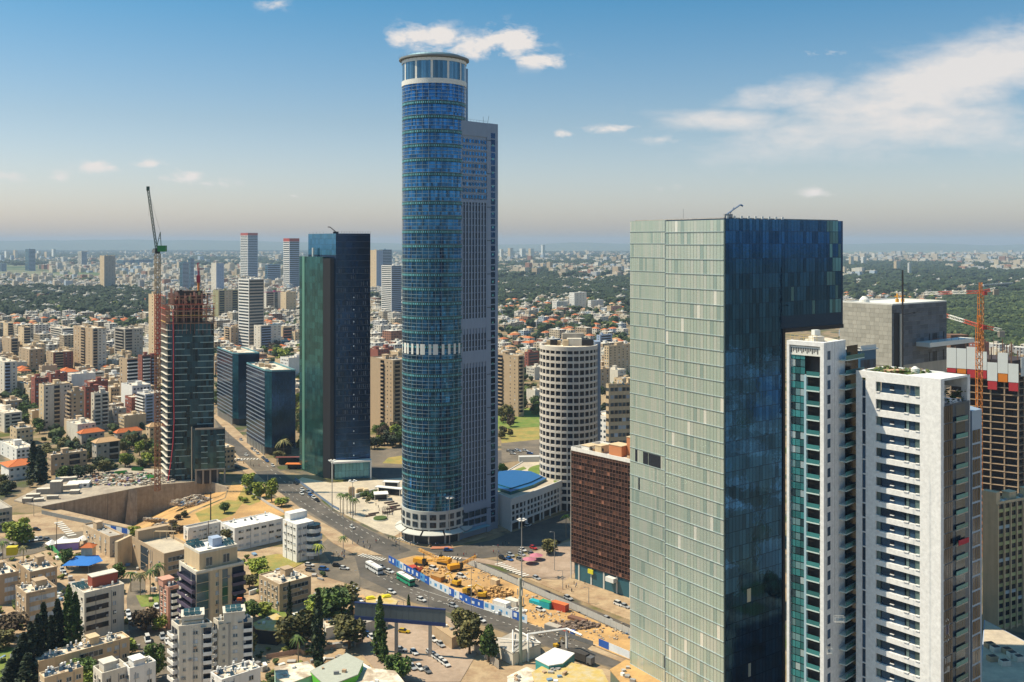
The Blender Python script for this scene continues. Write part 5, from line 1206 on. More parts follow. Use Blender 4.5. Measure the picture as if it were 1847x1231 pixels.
def podium():
    dm = mk('site_slab', (.42, .36, .28), .95, 0, .2, .15, col2=(.30, .25, .2), fine=.7)
    sheet('site_yard', [(25, 905), (75, 916), (155, 900), (232, 885), (276, 877), (372, 869), (400, 866), (300, 850), (190, 845), (110, 862)], dm, h=.6)
    for i, (px, py, a, b, h, rot) in enumerate(((102, 892, 6, 5, 7, .2), (60, 900, 7, 3, 2, .2), (80, 893, 8, 3, 3, .2), (125, 885, 10, 3, 2.5, .3), (50, 908, 5, 3, 2.2, 0), (135, 893, 5, 4, 2, .2), (95, 903, 6, 2, 2, .2), (70, 907, 5, 3, 1.6, .4), (120, 870, 12, 4, 2.2, .3))):
        x, y = P(px, py); m = MB(); m.box(0, 0, 0, a, b, h, rot); m.box(0, 0, h, a+.2, b+.2, .25, rot, 1)
        tag(m.build('concrete_stub', [M['concrete'], M['greyL']], loc=(x, y, .6)), 'unfinished pale concrete wall stub on the building site slab', 'concrete block', 'concrete stubs on the site slab')
    x, y = P(142, 880); T = thing('site_cabin', 'white two storey site cabin stack near the pit edge', 'site cabin', (x, y, .6), .25)
    for i in range(3): m = MB(); m.box(i*4.1-4, 0, 0, 4, 9, 2.8); m.build('cabin_module', M['white'], T); m = MB(); m.box(i*4.1-4, -4.55, 1, 1.6, .1, 1.1); m.build('window', M['glassD'], T)
    labs = ['bright green waste container lying open on the site, nearest the tower', 'dark green waste container behind the rubble on the site', 'long olive green container at the back of the site']
    for i, (px, py, rot) in enumerate(((272, 866, -.6), (218, 858, .5), (248, 851, -.2))):
        x, y = P(px, py); T = thing('waste_container', labs[i], 'container', (x, y, .6), rot); gm = mk('container_green', (.04, .22, .04), .6, orand=.4)
        m = MB(); m.box(0, 0, 0, 7, 2.6, .2)
        for (a, b, c_, d) in ((0, 1.25, 7, .12), (0, -1.25, 7, .12), (3.45, 0, .12, 2.6), (-3.45, 0, .12, 2.6)): m.box(a, b, .2, c_, d, 1.9)
        m.build('box', gm, T); m = MB()
        for k_ in range(7): m.box(-3+k_, -1.34, .2, .15, .1, 1.9)
        m.build('ribs', gm, T)
    rubble('site_debris', 'mixed building debris and stacked material strewn over the site slab', *P(225, 868), 34, 16, .6, 700, .6, 2.6, mk('site_debris_mix', (.4, .4, .3), .95, 0, .2, 1, alt=[(0, (.42, .36, .28)), (.3, (.55, .50, .42)), (.5, (.20, .17, .13)), (.68, (.10, .22, .14)), (.78, (.35, .2, .12)), (.88, (.6, .6, .58)), (.96, (.15, .12, .3))]))
podium()
# ================================================================ apartment houses of the middle distance
def A(*a, **k): return bld(*a, **k)
W5 = lambda n, a=0, b=1: (a, b, 'w', n)
A('tall beige slab block with pale green right half and dark window columns', 130, 167, 192, 594, 672, 14, 'tan', [W5(2, .05, .35), (.4, .62, 'b'), W5(1, .7, .95)], [(.05, .35, 'b'), W5(2, .4, .95)], wallR='greyL', boxes=2)
A('grey slab block with cream lit edge and brown panels, before the tan block', 70, 79, 127, 697, 774, 9, 'cream', [W5(1)], [(.02, .2, 'w', 1), (.38, .6, 'b'), (.75, .98, 'w', 2)], wallR='greyL', boxes=1)  # cream left and grey right wall hold light and shade in their colours
A('narrow tan block with stepped balconies on its lit side', 121, 129, 152, 709, 781, 9, 'tan', [(0, 1, 'b')], [W5(2)])
A('dark brick apartment wing between tan and grey blocks', 148, 154, 172, 700, 772, 9, 'brick', [W5(1)], [W5(2), ])
A('white grey block with dark strip windows above the road curve', 164, 170, 196, 712, 776, 8, 'greyL', [W5(1)], [(.05, .45, 's'), (.55, .95, 'b')])
A('dark red brick block with a cream roof', 56, 63, 88, 684, 745, 8, 'brick', [W5(1)], [W5(3)])
A('red brick block with orange roof frame behind the grey slab', 84, 92, 122, 676, 720, 6, 'brick', [W5(1)], [W5(3)])
A('pale blue grey block at the left edge', -22, 8, 31, 655, 714, 9, 'greyL', [W5(3), ], [(.05, .45, 'b'), W5(1, .6, .9)], bal=M['blueW'])
A('tan and brick tower with pale window column beside the crane', 216, 229, 249, 649, 740, 13, 'tan', [W5(1, .1, .4), ], [(.02, .95, 'b')], wallR='pink', bal=M['white'])
A('second brick tower with white corner balconies, right of the tan and brick tower', 249, 256, 272, 643, 715, 11, 'brick', [W5(1)], [(.1, .9, 'b')], bal=M['white'])
A('third brick tower close behind the crane mast', 268, 272, 284, 644, 712, 11, 'brick', [W5(1)], [(.1, .9, 'b')], bal=M['blueW'])
A('white and blue block with stacked round balconies by the construction tower', 247, 262, 296, 713, 772, 9, 'white', [(0, .95, 'b')], [(.05, .4, 's'), (.55, .95, 'b')], wallR='blueW', bal=M['white'])
A('grey violet apartment cluster with dark balconies', 206, 225, 258, 595, 648, 9, 'greyW', [(.1, .9, 'b')], [(.05, .4, 'b'), (.5, .95, 'w', 3)], boxes=3)
A('white block with stepped roof and dark side at upper left', 33, 43, 55, 592, 635, 8, 'cream', [W5(2)], [(.05, .95, 'b')], wallR='greyW')
A('cream slab with dark glass column at the left edge', -6, 14, 24, 584, 622, 8, 'cream', [(.3, .6, 'v'), W5(1, .7, 1)], [(.1, .9, 'b')])
A('low white office with teal glass bands', 91, 112, 134, 594, 622, 6, 'greyL', [(.05, .95, 's')], [(.1, .9, 'b')], bal=M['white'])
A('low tan block with three window columns', 34, 53, 79, 632, 668, 6, 'tan', [W5(3)], [W5(3)])
A('long brick and tan terrace with ragged balconies', 83, 96, 132, 637, 670, 6, 'tan', [W5(2)], [(.1, .5, 'b'), W5(2, .55, .95)], wallR='brick')
A('tan blocky house cluster near the left edge', 3, 20, 33, 612, 648, 6, 'tan', [W5(2)], [(.1, .9, 'b')])
A('white low building with dark terrace at the left edge', -30, 8, 40, 748, 781, 4, 'greyL', [W5(3)], [(.05, .3, 's'), (.4, .9, 'b')])
A('cream three storey house beside the dark cypress', 18, 30, 60, 776, 804, 3, 'cream', [W5(2)], [W5(4)])
A('white modern house with blue roof tank, by the cypress', 0, 30, 62, 812, 835, 3, 'white', [W5(3)], [W5(4)], items=7)
A('small grey block with beige roof between trees', 194, 205, 228, 740, 771, 4, 'greyW', [W5(2)], [W5(3)])
A('grey white block with deep dark loggias', 153, 161, 188, 674, 697, 4, 'greyL', [W5(2)], [(.05, .95, 'b')])
A('small white house with blue glass, left of the brick tower', 196, 206, 217, 676, 697, 4, 'white', [W5(1)], [(.1, .9, 's')])
A('tall narrow cream tower behind the crane mast', 268, 282, 293, 533, 660, 22, 'cream', [W5(1)], [W5(1, .2, .8)])
A('cream house with brown attic left of the construction tower', 263, 270, 296, 771, 800, 3, 'cream', [W5(1)], [W5(3)], roof='hip', roofm=M['tileT'])
A('house with bright orange tiled roof, left of the other orange roof', 140, 147, 188, 783, 806, 2, 'greyW', [W5(1)], [W5(4)], name='house', cat='house', roof='hip')
A('house with wide orange tiled roof beside tall bushes', 206, 212, 256, 782, 800, 2, 'greyW', [W5(1)], [W5(4)], name='house', cat='house', roof='hip')
A('three storey house with sun bleached pyramid roof', 166, 174, 216, 800, 836, 3, 'greyW', [W5(2)], [W5(2, 0, .5), (.55, .95, 'b')], name='house', cat='house', roof='hip', roofm=M['tileT'])
A('beige two storey house with cluttered roof by the site', 85, 92, 157, 824, 858, 3, 'beige', [W5(2)], [(.05, .4, 'w', 2), (.5, .8, 'b'), W5(1, .85, 1)], items=9)
A('white house with a broad orange tiled roof near the left edge', 2, 16, 70, 843, 868, 2, 'white', [W5(1)], [W5(5)], name='house', cat='house', roof='hip')
# behind the dark offices
A('olive and beige apartment row with pink terrace', 384, 394, 430, 525, 578, 12, 'olive', [W5(2)], [(.05, .3, 'b'), W5(2, .35, .65), (.7, .95, 'b')], wallR='beige')
A('tan apartment block with dark window columns above the farther dark office', 404, 416, 450, 592, 630, 8, 'beige', [(.2, .8, 'b')], [W5(2, 0, .4), (.5, .9, 'b')], boxes=2)
A('grey apartment block with blue white balconies', 458, 470, 507, 589, 635, 9, 'greyL', [W5(2)], [(.05, .5, 'b'), W5(2, .6, 1)], bal=M['blueW'])
A('cream low block with red awnings behind the green trees', 503, 510, 528, 592, 622, 5, 'cream', [W5(1)], [(.1, .9, 'b')], bal=M['pink'])
A('cream narrow block right of the red awnings', 526, 532, 547, 600, 632, 5, 'cream', [W5(1)], [W5(3)])
A('magenta topped block with blue glass centre', 474, 480, 510, 528, 566, 9, 'greyL', [W5(1)], [(.05, .45, 'b'), (.5, .7, 'v'), W5(1, .75, 1)], par=mk('magenta_parapet', (.35, .05, .14), .8))
A('cream stepped apartment block right of the magenta top', 506, 516, 534, 528, 568, 8, 'cream', [W5(2)], [W5(3)], boxes=3)
A('beige residential tower with small square windows and dark balcony stack', 668, 709, 740, 652, 783, 17, 'tan', [(.45, .62, 'b', M['tan']), (.68, .98, 'w', 2, 1.0, 1.0)], [(.1, .4, 'b'), W5(2, .5, .95)], boxes=3, vp=-700, wallR='beige', bal=M['tan'])
A('beige residential tower with round windows right of the tallest tower', 889, 935, 945, 644, 753, 15, 'tan', [(.05, .4, 'b', M['tan']), (.6, .95, 'w', 2, 1.0, 1.0)], [(.1, .8, 'b')], boxes=2, bal=M['tan'])
A('small block of red walls and blue glass behind palm bushes', 946, 953, 972, 637, 668, 5, 'brick', [W5(1)], [(.1, .9, 's')])
A('wide cream apartment block behind the round cream tower', 1090, 1098, 1142, 626, 678, 10, 'cream', [W5(2)], [W5(6), ], boxes=3)
A('narrow tan block behind the round cream tower, beside trees', 1076, 1083, 1100, 668, 712, 8, 'beige', [W5(1)], [W5(2)])
A('pale blue block behind the round cream tower', 1076, 1082, 1104, 606, 640, 7, 'blueW', [W5(1)], [(.1, .9, 'b')])
# towers standing out of the far city
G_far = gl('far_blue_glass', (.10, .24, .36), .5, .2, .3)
def far_tower(label, L, C, Rr, pyt, pyb, nf, wall, wr, strip=True, cap_=None, **k):
    z = [(.03, .97, 's')] if strip else [(.1, .9, 'w', 3)]
    return bld(label, L, C, Rr, pyt, pyb, nf, wall, z, z, 'residential_tower', 'tower', wallR=wr, items=0, **k)
far_tower('beige tower with tiered crown standing alone above the far left city', 180, 188, 208, 462, 524, 26, 'cream', 'greyW', False)
far_tower('white tower with stacked balconies and dark blue penthouse, before the striped twins', 430, 449, 476, 505, 632, 22, 'white', 'greyW', True, maxd=40)  # grey right wall puts the shaded side into the wall colour
far_tower('left striped blue and white twin tower with red roof top', 433, 447, 465, 425, 506, 26, 'white', 'blueW', ph=10, par=mk('red_parapet', (.4, .06, .04), .8), group='striped twin towers')
far_tower('right striped blue and white twin tower with red roof top', 511, 522, 540, 436, 524, 24, 'white', 'blueW', ph=10, par=MATS['red_parapet'], group='striped twin towers')
far_tower('white slab tower beside a blue glass one, left of the round tower', 666, 679, 690, 452, 524, 26, 'cream', 'blueW', False)
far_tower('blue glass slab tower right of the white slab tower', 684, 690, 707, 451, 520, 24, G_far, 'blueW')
far_tower('pale blue tower with white ribs and stepped penthouse near the round tower', 688, 706, 724, 480, 575, 26, 'white', 'blueW', True, maxd=40)
far_tower('slim grey tower right of the unfinished tower top', 381, 390, 404, 475, 530, 22, 'greyL', 'blueW', False)
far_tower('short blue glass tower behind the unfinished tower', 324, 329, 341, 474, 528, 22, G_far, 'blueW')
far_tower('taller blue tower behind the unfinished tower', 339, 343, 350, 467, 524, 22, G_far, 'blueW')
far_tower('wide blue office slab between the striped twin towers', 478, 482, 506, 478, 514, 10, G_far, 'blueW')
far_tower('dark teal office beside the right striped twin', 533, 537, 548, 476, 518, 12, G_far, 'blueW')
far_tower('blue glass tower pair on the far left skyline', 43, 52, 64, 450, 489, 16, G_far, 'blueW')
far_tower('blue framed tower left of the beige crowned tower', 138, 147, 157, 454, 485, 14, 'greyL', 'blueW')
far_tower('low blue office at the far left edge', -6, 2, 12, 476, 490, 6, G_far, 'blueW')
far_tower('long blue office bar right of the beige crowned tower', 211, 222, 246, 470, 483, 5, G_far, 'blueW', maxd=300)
far_tower('second long blue office bar behind the crane', 244, 250, 276, 469, 483, 5, G_far, 'blueW', maxd=300)
far_tower('white apartment tower among trees right of the round tower', 1027, 1036, 1058, 529, 561, 9, 'white', 'greyL', False)
far_tower('lower white block left of the white apartment tower', 996, 1004, 1026, 545, 562, 5, 'white', 'greyL', False)
far_tower('white block right of the white apartment tower', 1060, 1066, 1089, 543, 562, 5, 'white', 'greyL', False)
far_tower('small cream and pink block among the trees', 1095, 1102, 1122, 553, 567, 4, 'cream', 'pink', False)
for i, (a, b, t, bs) in enumerate(((901, 908, 450, 470), (916, 926, 448, 470), (937, 948, 449, 468), (953, 963, 449, 467), (976, 983, 442, 466), (1531, 1540, 464, 482), (1553, 1563, 464, 481), (1612, 1624, 472, 492), (1637, 1644, 475, 500), (975, 986, 476, 489), (1704, 1712, 518, 528), (1735, 1744, 519, 530), (8, 16, 454, 470), (24, 32, 452, 470), (66, 74, 453, 469), (80, 90, 455, 469), (93, 101, 450, 468))):
    far_tower('distant pale tower block on the hazy skyline', a, a+(b-a)*.4, b, t, bs, 10, 'cream' if i % 2 else 'white', 'greyL', False, group='distant pale tower blocks')
t_, q_, h_ = far_tower('long white hall with dark glazed front beyond the park at right', 1771, 1774, 1828, 514, 529, 2, 'white', 'greyW', True, maxd=400)
# ================================================================ trees
def leafset(kind, n, seed):
    rr = random.Random(seed); m = MB()
    zk = .16 if kind == 'column' else 1
    def leaf(x, y, z, s, r):
        a, t = rr.uniform(0, 6.28), rr.uniform(-.9, .9); u = Vector((cos(a), sin(a), t*.6)).normalized(); w = u.cross(Vector((rr.uniform(-1, 1), rr.uniform(-1, 1), rr.uniform(.2, 1)))).normalized(); p = Vector((x, y, z))
        u = Vector((u.x, u.y, u.z*zk)); w = Vector((w.x, w.y, w.z*zk)); m.face([tuple(p-u*s), tuple(p+w*s*.8), tuple(p+u*s), tuple(p-w*s*.8)], 0, r)
    if kind == 'round':      # unit crown: radius 1, from z .25 to 2
        lobes = [(.58*math.sqrt(rr.random())*cos(q*2.4), .58*math.sqrt(rr.random())*sin(q*2.4), rr.uniform(.45, 1.5), rr.uniform(.36, .55), rr.uniform(.15, .85)) for q in range(13)]+[(0, 0, 1.0, .7, .5), (0, 0, 1.35, .5, .7)]
        for i in range(n):
            x, y, z, r, c = lobes[i % len(lobes)]; a = rr.uniform(0, 6.28); zz = rr.uniform(-1, 1); k = r*rr.uniform(.7, 1.05)**.7; h = math.sqrt(1-zz*zz)
            leaf(x+k*h*cos(a), y+k*h*sin(a), z+k*zz*.8, rr.uniform(.08, .16), min(1, max(0, c+rr.uniform(-.25, .25))))
    elif kind == 'column':   # radius 1, height 1 (scaled)
        for i in range(n):
            z = rr.uniform(.04, 1); a = rr.uniform(0, 6.28); w = (1-z)**.6*(.55+.55*abs(sin(z*23+seed+1.5*sin(a*2+seed)))+.3*sin(a*3+z*15+seed))*min(1, z*6); k = w*rr.uniform(.35, 1.1)**.5
            leaf(k*cos(a), k*sin(a), z, .0+rr.uniform(.12, .3), rr.uniform(0, 1))
    elif kind == 'palm':
        for i in range(20):
            a = 2*pi*i/20+rr.uniform(-.2, .2); e = rr.uniform(-.5, .9); pr = None
            for k in range(6):
                t = k/5; rad = t*1.0; z = e*t*.6-(t*t)*.75; w = .12*(1-t)+.03; p = (rad*cos(a), rad*sin(a), z)
                if pr:
                    s_, c_ = sin(a), cos(a); m.face([(pr[0]-s_*pw, pr[1]+c_*pw, pr[2]-.05), (p[0]-s_*w, p[1]+c_*w, p[2]-.05), p, pr], 0, rr.random()); m.face([pr, p, (p[0]+s_*w, p[1]-c_*w, p[2]-.05), (pr[0]+s_*pw, pr[1]-c_*pw, pr[2]-.05)], 0, rr.random())
                pr, pw = p, w
    return m
FOL = {'green': mk('foliage_green', (.06, .10, .02), .7, 0, .2, .3, alt=[(0, (.025, .055, .012)), (.3, (.055, .10, .02)), (.55, (.09, .15, .028)), (.8, (.14, .20, .035))], orand=.25),
       'light': mk('foliage_light', (.15, .2, .03), .7, 0, .2, .3, alt=[(0, (.10, .15, .02)), (.3, (.18, .24, .03)), (.55, (.27, .32, .035)), (.8, (.36, .38, .06))], orand=.2),
       'dark': mk('foliage_dark', (.02, .035, .015), .7, 0, .2, .3, alt=[(0, (.008, .020, .010)), (.35, (.020, .038, .016)), (.6, (.035, .056, .022)), (.85, (.07, .09, .035))], orand=.2),
       'olive': mk('foliage_olive', (.1, .1, .03), .7, 0, .2, .3, alt=[(0, (.05, .055, .02)), (.3, (.10, .10, .03)), (.55, (.15, .14, .04)), (.8, (.22, .19, .06))], orand=.25),
       'brown': mk('foliage_brown', (.1, .07, .04), .8, 0, .2, .3, alt=[(0, (.06, .04, .025)), (.4, (.10, .07, .04)), (.75, (.15, .11, .06))], orand=.25)}
BARK = mk('bark', (.12, .085, .055), .9, 0, .2, 2)
_tm = {}
def tmesh(kind, fol, v):
    k = (kind, fol, v)
    if k not in _tm: _tm[k] = leafset(kind, {'round': 1150, 'column': 1300, 'palm': 0}[kind], v*7+3).mesh('crown', FOL[fol])
    return _tm[k]
def trunkmesh():
    if 't' not in _tm:
        m = MB(); m.cyl(0, 0, 0, 1.0, .09, .05, 7); m.bar((0, 0, .8), (.35, .1, 1.35), .025); m.bar((0, 0, .7), (-.3, .2, 1.3), .025); m.bar((0, 0, .85), (.0, -.35, 1.4), .02); _tm['t'] = m.mesh('trunk', BARK)
        m = MB(); m.cyl(0, 0, 0, 1.0, .03, .022, 8); _tm['p'] = m.mesh('trunk', mk('palm_trunk', (.22, .17, .12), .9))
    return _tm['t']
TG = {'round': ('broadleaf_tree', 'tree'), 'column': ('cypress_tree', 'cypress'), 'palm': ('palm_tree', 'palm')}
def tree(px, py, h, w, kind='round', fol='green', label=None, group=None, z=0, xy=None):
    """h height, w radius in metres; py is the foot"""
    x, y = xy or P(px, py, z); trunkmesh(); nm, cat = TG[kind]
    T = thing(nm, label or GL[(kind, fol)], cat, (x, y, z), R(0, 6.28), group or GL[(kind, fol)]+' group')
    if kind == 'palm':
        t = link('trunk', _tm['p'], T); t.scale = (h*.35+3, h*.35+3, h-.6); c = link('crown', tmesh(kind, fol, 0), T, loc=(0, 0, h-.7)); c.scale = (w, w, w)
    elif kind == 'column':
        t = link('trunk', _tm['t'], T); t.scale = (w*2, w*2, h*.4); c = link('crown', tmesh(kind, fol, random.randrange(2)), T); c.scale = (w, w, h)
    else:
        t = link('trunk', _tm['t'], T); t.scale = (w, w, h*.55); c = link('crown', tmesh(kind, fol, random.randrange(3)), T, loc=(0, 0, h*.06)); c.scale = (w, w, h*.5)
    return T
GL = {('round', 'green'): 'round green broadleaf tree growing between houses', ('round', 'light'): 'bright yellow green tree beside houses and road', ('round', 'dark'): 'dark green rounded tree standing among houses', ('round', 'olive'): 'dull olive green tree standing beside buildings', ('round', 'brown'): 'brownish half bare tree standing in dry ground',
      ('column', 'dark'): 'tall dark cypress standing against pale buildings', ('column', 'green'): 'narrow green columnar tree beside buildings', ('palm', 'green'): 'palm tree with feathery green crown', ('palm', 'light'): 'sunlit palm with yellow green fronds', ('palm', 'olive'): 'palm tree with dull olive fronds'}
# street trees beside the avenue, plaza palms
for i, (a, b, h, w, f) in enumerate(((447, 880, 9, 4.6, 'light'), (457, 890, 6, 3.6, 'green'), (468, 899, 10, 4.6, 'light'), (490, 905, 13, 4.0, 'light'), (508, 914, 5, 4.0, 'light'), (405, 926, 6, 3.2, 'green'))):
    tree(a, b, h, w, 'round', f, ['tall bright tree at the top of the avenue row', 'small green tree second in the avenue row', 'wide bright tree in the middle of the avenue row', 'tall narrow bright tree near the end of the avenue row', 'low bright bush tree last in the avenue row', 'lone round green tree on the dry dirt lot'][i])
for a, b, h in ((614, 925, 11), (620, 928, 11.5), (626, 928, 12), (632, 930, 11), (637, 932, 10), (641, 931, 10), (619, 1000, 9)): tree(a, b, h, 2.6, 'palm', 'green', 'tall plaza palm in the row beside the avenue pavement', 'plaza palms')
tree(512, 826, 13, 6, 'palm', 'olive', 'large palm in front of the nearer dark blue office'); tree(503, 832, 7, 4.5, 'round', 'olive', 'olive bush tree at the foot of the nearer dark blue office')
tree(575, 1015, 9, 3.2, 'palm', 'light', 'palm tree at the round end of the white building'); tree(1021, 970, 12, 3, 'palm', 'light', 'palm tree in the street beside the brown office block')
tree(991, 1000, 7, 4.2, 'round', 'olive', 'olive green tree beside the small car park'); tree(538, 1225, 15, 3.0, 'palm', 'green', 'tall palm near the bottom centre, before the colourful school')
# plaza shrubs
for a, b in ((660, 895), (668, 898), (676, 894), (684, 899), (655, 900), (692, 896), (672, 902), (650, 893), (664, 908)): tree(a, b, R(2.5, 4), R(1.6, 2.4), 'round', 'olive' if R() < .5 else 'green', 'small shrub in the planted beds of the plaza', 'plaza shrubs')
# foreground left
FG = [(412, 990, 10, 4.2, 'round', 'olive', 'olive tree in front of the white curved building wing'), (425, 1045, 8, 4, 'round', 'green', 'green tree beside the solar panelled roof'), (465, 1040, 8, 5, 'round', 'light', 'wide bright tree behind the beige block'), (480, 1052, 6, 4, 'round', 'light', 'lower bright tree touching the beige block'),
      (450, 1062, 6, 3.5, 'round', 'olive', 'olive shrub tree right of the solar panelled roof'), (450, 1120, 8, 4.6, 'round', 'green', 'green tree at the foot of the solar panelled block'), (478, 1110, 5, 3.2, 'round', 'light', 'bright bush under the beige block wall'),
      (600, 1130, 15, 8, 'round', 'green', 'large broad tree beside the beige block, darkest crown'), (575, 1122, 9, 6, 'round', 'light', 'bright broad tree touching the beige block corner'), (620, 1105, 11, 6, 'round', 'olive', 'olive tree behind the large broad tree'), (535, 1172, 14, 7.5, 'round', 'olive', 'olive broad tree left of the tall cypress'),
      (630, 1170, 12, 7, 'round', 'olive', 'isolated round tree with olive crown beside parked cars'), (560, 1150, 8, 4.5, 'round', 'green', 'green tree beneath the tall cypress'),
      (522, 1172, 24, 1.3, 'column', 'dark', 'very thin tall dark cypress before the beige block'), (574, 1200, 26, 2.6, 'column', 'dark', 'tallest dark cypress in the middle foreground'), (685, 1190, 22, 2.6, 'column', 'green', 'ragged tall conifer beside the long billboard'), (692, 1195, 10, 1.8, 'column', 'green', 'short ragged conifer at the foot of the billboard leg'),
      (737, 1105, 7, .9, 'column', 'green', 'small slim cypress above the billboard'), (830, 1140, 9, 4, 'round', 'olive', 'olive tree right of the long billboard'), (847, 1180, 15, 5.2, 'round', 'olive', 'tall olive tree beside the ramp wall'), (881, 1195, 13, 3.6, 'round', 'green', 'green tree beside the red kiosk'), (710, 1225, 9, 3.4, 'round', 'green', 'green tree at the bottom beside the white cars'),
      (725, 1231, 8, 3.4, 'round', 'green', 'second green tree at the bottom beside the white cars'), (262, 1140, 9, 5.6, 'round', 'brown', 'leafless brown tree in the alley'), (288, 1140, 6, 3, 'round', 'light', 'small yellow green tree beside the pink building'), (212, 1048, 8, 3.8, 'round', 'green', 'green tree behind the strip window building'),
      (36, 985, 13, 6.8, 'round', 'light', 'big bright tree at the street corner on the left'), (17, 965, 7, 4, 'round', 'light', 'bright tree at the left edge by the street'), (244, 970, 6, 3.6, 'round', 'light', 'bright yellow green tree at the pit fence'), (120, 1025, 9, 3.2, 'round', 'green', 'green tree over the blue tarpaulin'),
      (5, 1010, 9, 3, 'palm', 'green', 'palm tree at the far left edge'), (42, 1015, 8, 3, 'palm', 'olive', 'palm tree in front of the yellow box'), (236, 1068, 9, 3, 'palm', 'green', 'left palm before the sandstone building'), (253, 1075, 10, 3.2, 'palm', 'olive', 'second palm before the sandstone building'), (271, 1074, 11, 3.2, 'palm', 'green', 'third palm before the sandstone building'), (285, 1066, 12, 3.4, 'palm', 'green', 'tallest palm before the sandstone building'),
      (290, 1045, 7, 3, 'round', 'green', 'green shrub right of the palms'), (22, 1150, 9, 6, 'round', 'brown', 'brown bushy tree at the left edge'), (5, 1170, 7, 4.5, 'round', 'olive', 'olive bush at the left edge'), (150, 1231, 8, 5, 'round', 'green', 'green tree between the low roofs at the bottom'), (165, 1238, 6, 4, 'round', 'light', 'bright bush between the low roofs at the bottom'),
      (278, 1225, 12, 4, 'round', 'green', 'green tree right of the white roofed house at the bottom'), (225, 1185, 6, 5, 'round', 'light', 'bright creeper tree over the low long building'), (195, 1195, 6, 4.5, 'round', 'brown', 'brown creeper tree over the low long building'), (448, 1190, 10, 3.4, 'round', 'olive', 'olive tree right of the twin wing block')]
for t in FG: tree(*t)
for i, (a, b, h, w) in enumerate(((42, 1235, 17, 3.2), (55, 1232, 20, 3.0), (68, 1222, 21, 3.0), (78, 1210, 23, 2.8), (30, 1240, 13, 3.4), (92, 1200, 17, 2.6), (104, 1190, 21, 2.8), (50, 1245, 12, 3.5), (18, 1245, 10, 3.2))): tree(a, b, h, w, 'column', 'dark', 'dark cypress in the dense clump at the lower left', 'dense cypress clump')
for i, (a, b, h, w) in enumerate(((124, 1185, 25, 2.9), (136, 1182, 22, 2.6), (129, 1192, 19, 2.8))): tree(a, b, h, w, 'column', 'green', 'brownish green conifer against the strip window building', 'conifers by the strip window building')
tree(60, 868, 24, 4.2, 'column', 'dark', 'big dark cypress beside the orange roofed white house'); tree(74, 872, 20, 4.6, 'column', 'dark', 'second dark cypress beside the orange roofed white house')
tree(86, 772, 10, 2.5, 'column', 'dark', 'small cypress at the foot of the grey slab block')
# tree masses around the middle houses: every crown its own tree
TW = {'green': 'round green tree', 'light': 'bright yellow green tree', 'dark': 'dark green tree', 'olive': 'dull olive tree', 'brown': 'brownish half bare tree'}
def scatter(n, poly, hs, fols, kinds=('round',), wr=.42, wh=''):
    xs = [p[0] for p in poly]; ys = [p[1] for p in poly]; k = 0
    while n > 0 and k < 4000:
        k += 1; a, b = R(min(xs), max(xs)), R(min(ys), max(ys)); inn = False; j = len(poly)-1
        for i in range(len(poly)):
            if (poly[i][1] > b) != (poly[j][1] > b) and a < (poly[j][0]-poly[i][0])*(b-poly[i][1])/(poly[j][1]-poly[i][1])+poly[i][0]: inn = not inn
            j = i
        if not inn or inside_any(P(a, b), 2.0): continue
        h = R(*hs); fo = random.choice(fols); tree(a, b, h, h*wr*R(.85, 1.3), random.choice(kinds), fo, TW[fo]+' '+wh, TW[fo]+'s '+wh); n -= 1
def inside_any(p, pad=0, extra=()):
    for q in FOOT:
        ok = True; n = len(q)
        for i in range(n):
            ax, ay = q[i]; bx, by = q[(i+1) % n]; L = hypot(bx-ax, by-ay) or 1
            if ((bx-ax)*(p[1]-ay)-(by-ay)*(p[0]-ax))/L < -pad: ok = False; break
        if ok: return True
    return False
scatter(26, [(70, 815), (160, 800), (170, 845), (210, 850), (165, 872), (90, 868), (60, 840)], (6, 10), ['dark', 'green', 'olive'], wh='between the cypress and the orange roofed houses')
scatter(18, [(215, 805), (296, 802), (296, 845), (216, 850)], (6, 11), ['olive', 'green', 'light'], wh='in the yards left of the unfinished tower')
scatter(10, [(-10, 870), (80, 875), (20, 895), (-10, 900)], (5, 8), ['green', 'dark', 'olive'], wh='behind the white orange roofed house at the left edge')
scatter(16, [(30, 700), (70, 700), (75, 790), (30, 780)], (8, 12), ['green', 'dark'], wh='in front of the red brick block')
scatter(14, [(150, 690), (215, 690), (215, 745), (195, 735)], (6, 10), ['green', 'dark'], wh='among the mid height brick and grey blocks')
scatter(26, [(500, 640), (549, 640), (549, 700), (536, 690), (500, 670)], (11, 17), ['light', 'green', 'light'], wh='between the dark offices and the teal tower')
scatter(8, [(468, 630), (500, 630), (500, 650), (470, 650)], (11, 16), ['brown', 'olive', 'green'], wh='above the roof of the farther dark office')
scatter(20, [(534, 700), (549, 700), (549, 812), (536, 812)], (7, 11), ['green', 'olive', 'light'], wh='in the gap right of the nearer dark office')
scatter(24, [(669, 785), (727, 780), (727, 806), (669, 812)], (7, 11), ['green', 'light', 'brown', 'dark'], wh='at the foot of the beige tower left of the round tower')
scatter(26, [(903, 715), (975, 700), (975, 750), (903, 762)], (7, 11), ['green', 'dark', 'green', 'olive'], wh='in the park right of the round tower')
scatter(8, [(903, 755), (925, 755), (925, 795), (903, 795)], (5, 8), ['brown', 'olive'], wh='in dry ground right of the tallest tower')
scatter(12, [(1080, 700), (1095, 700), (1095, 790), (1080, 780)], (7, 11), ['green', 'dark'], wh='in the gap behind the round cream tower')
scatter(3, [(904, 850), (914, 840), (914, 875), (904, 880)], (5, 7), ['light'], wh='beside the garage at the tallest tower')
scatter(10, [(300, 960), (330, 925), (345, 945), (320, 975)], (2, 3.5), ['olive', 'brown'], wr=.6, wh='on the slope above the sandstone building')
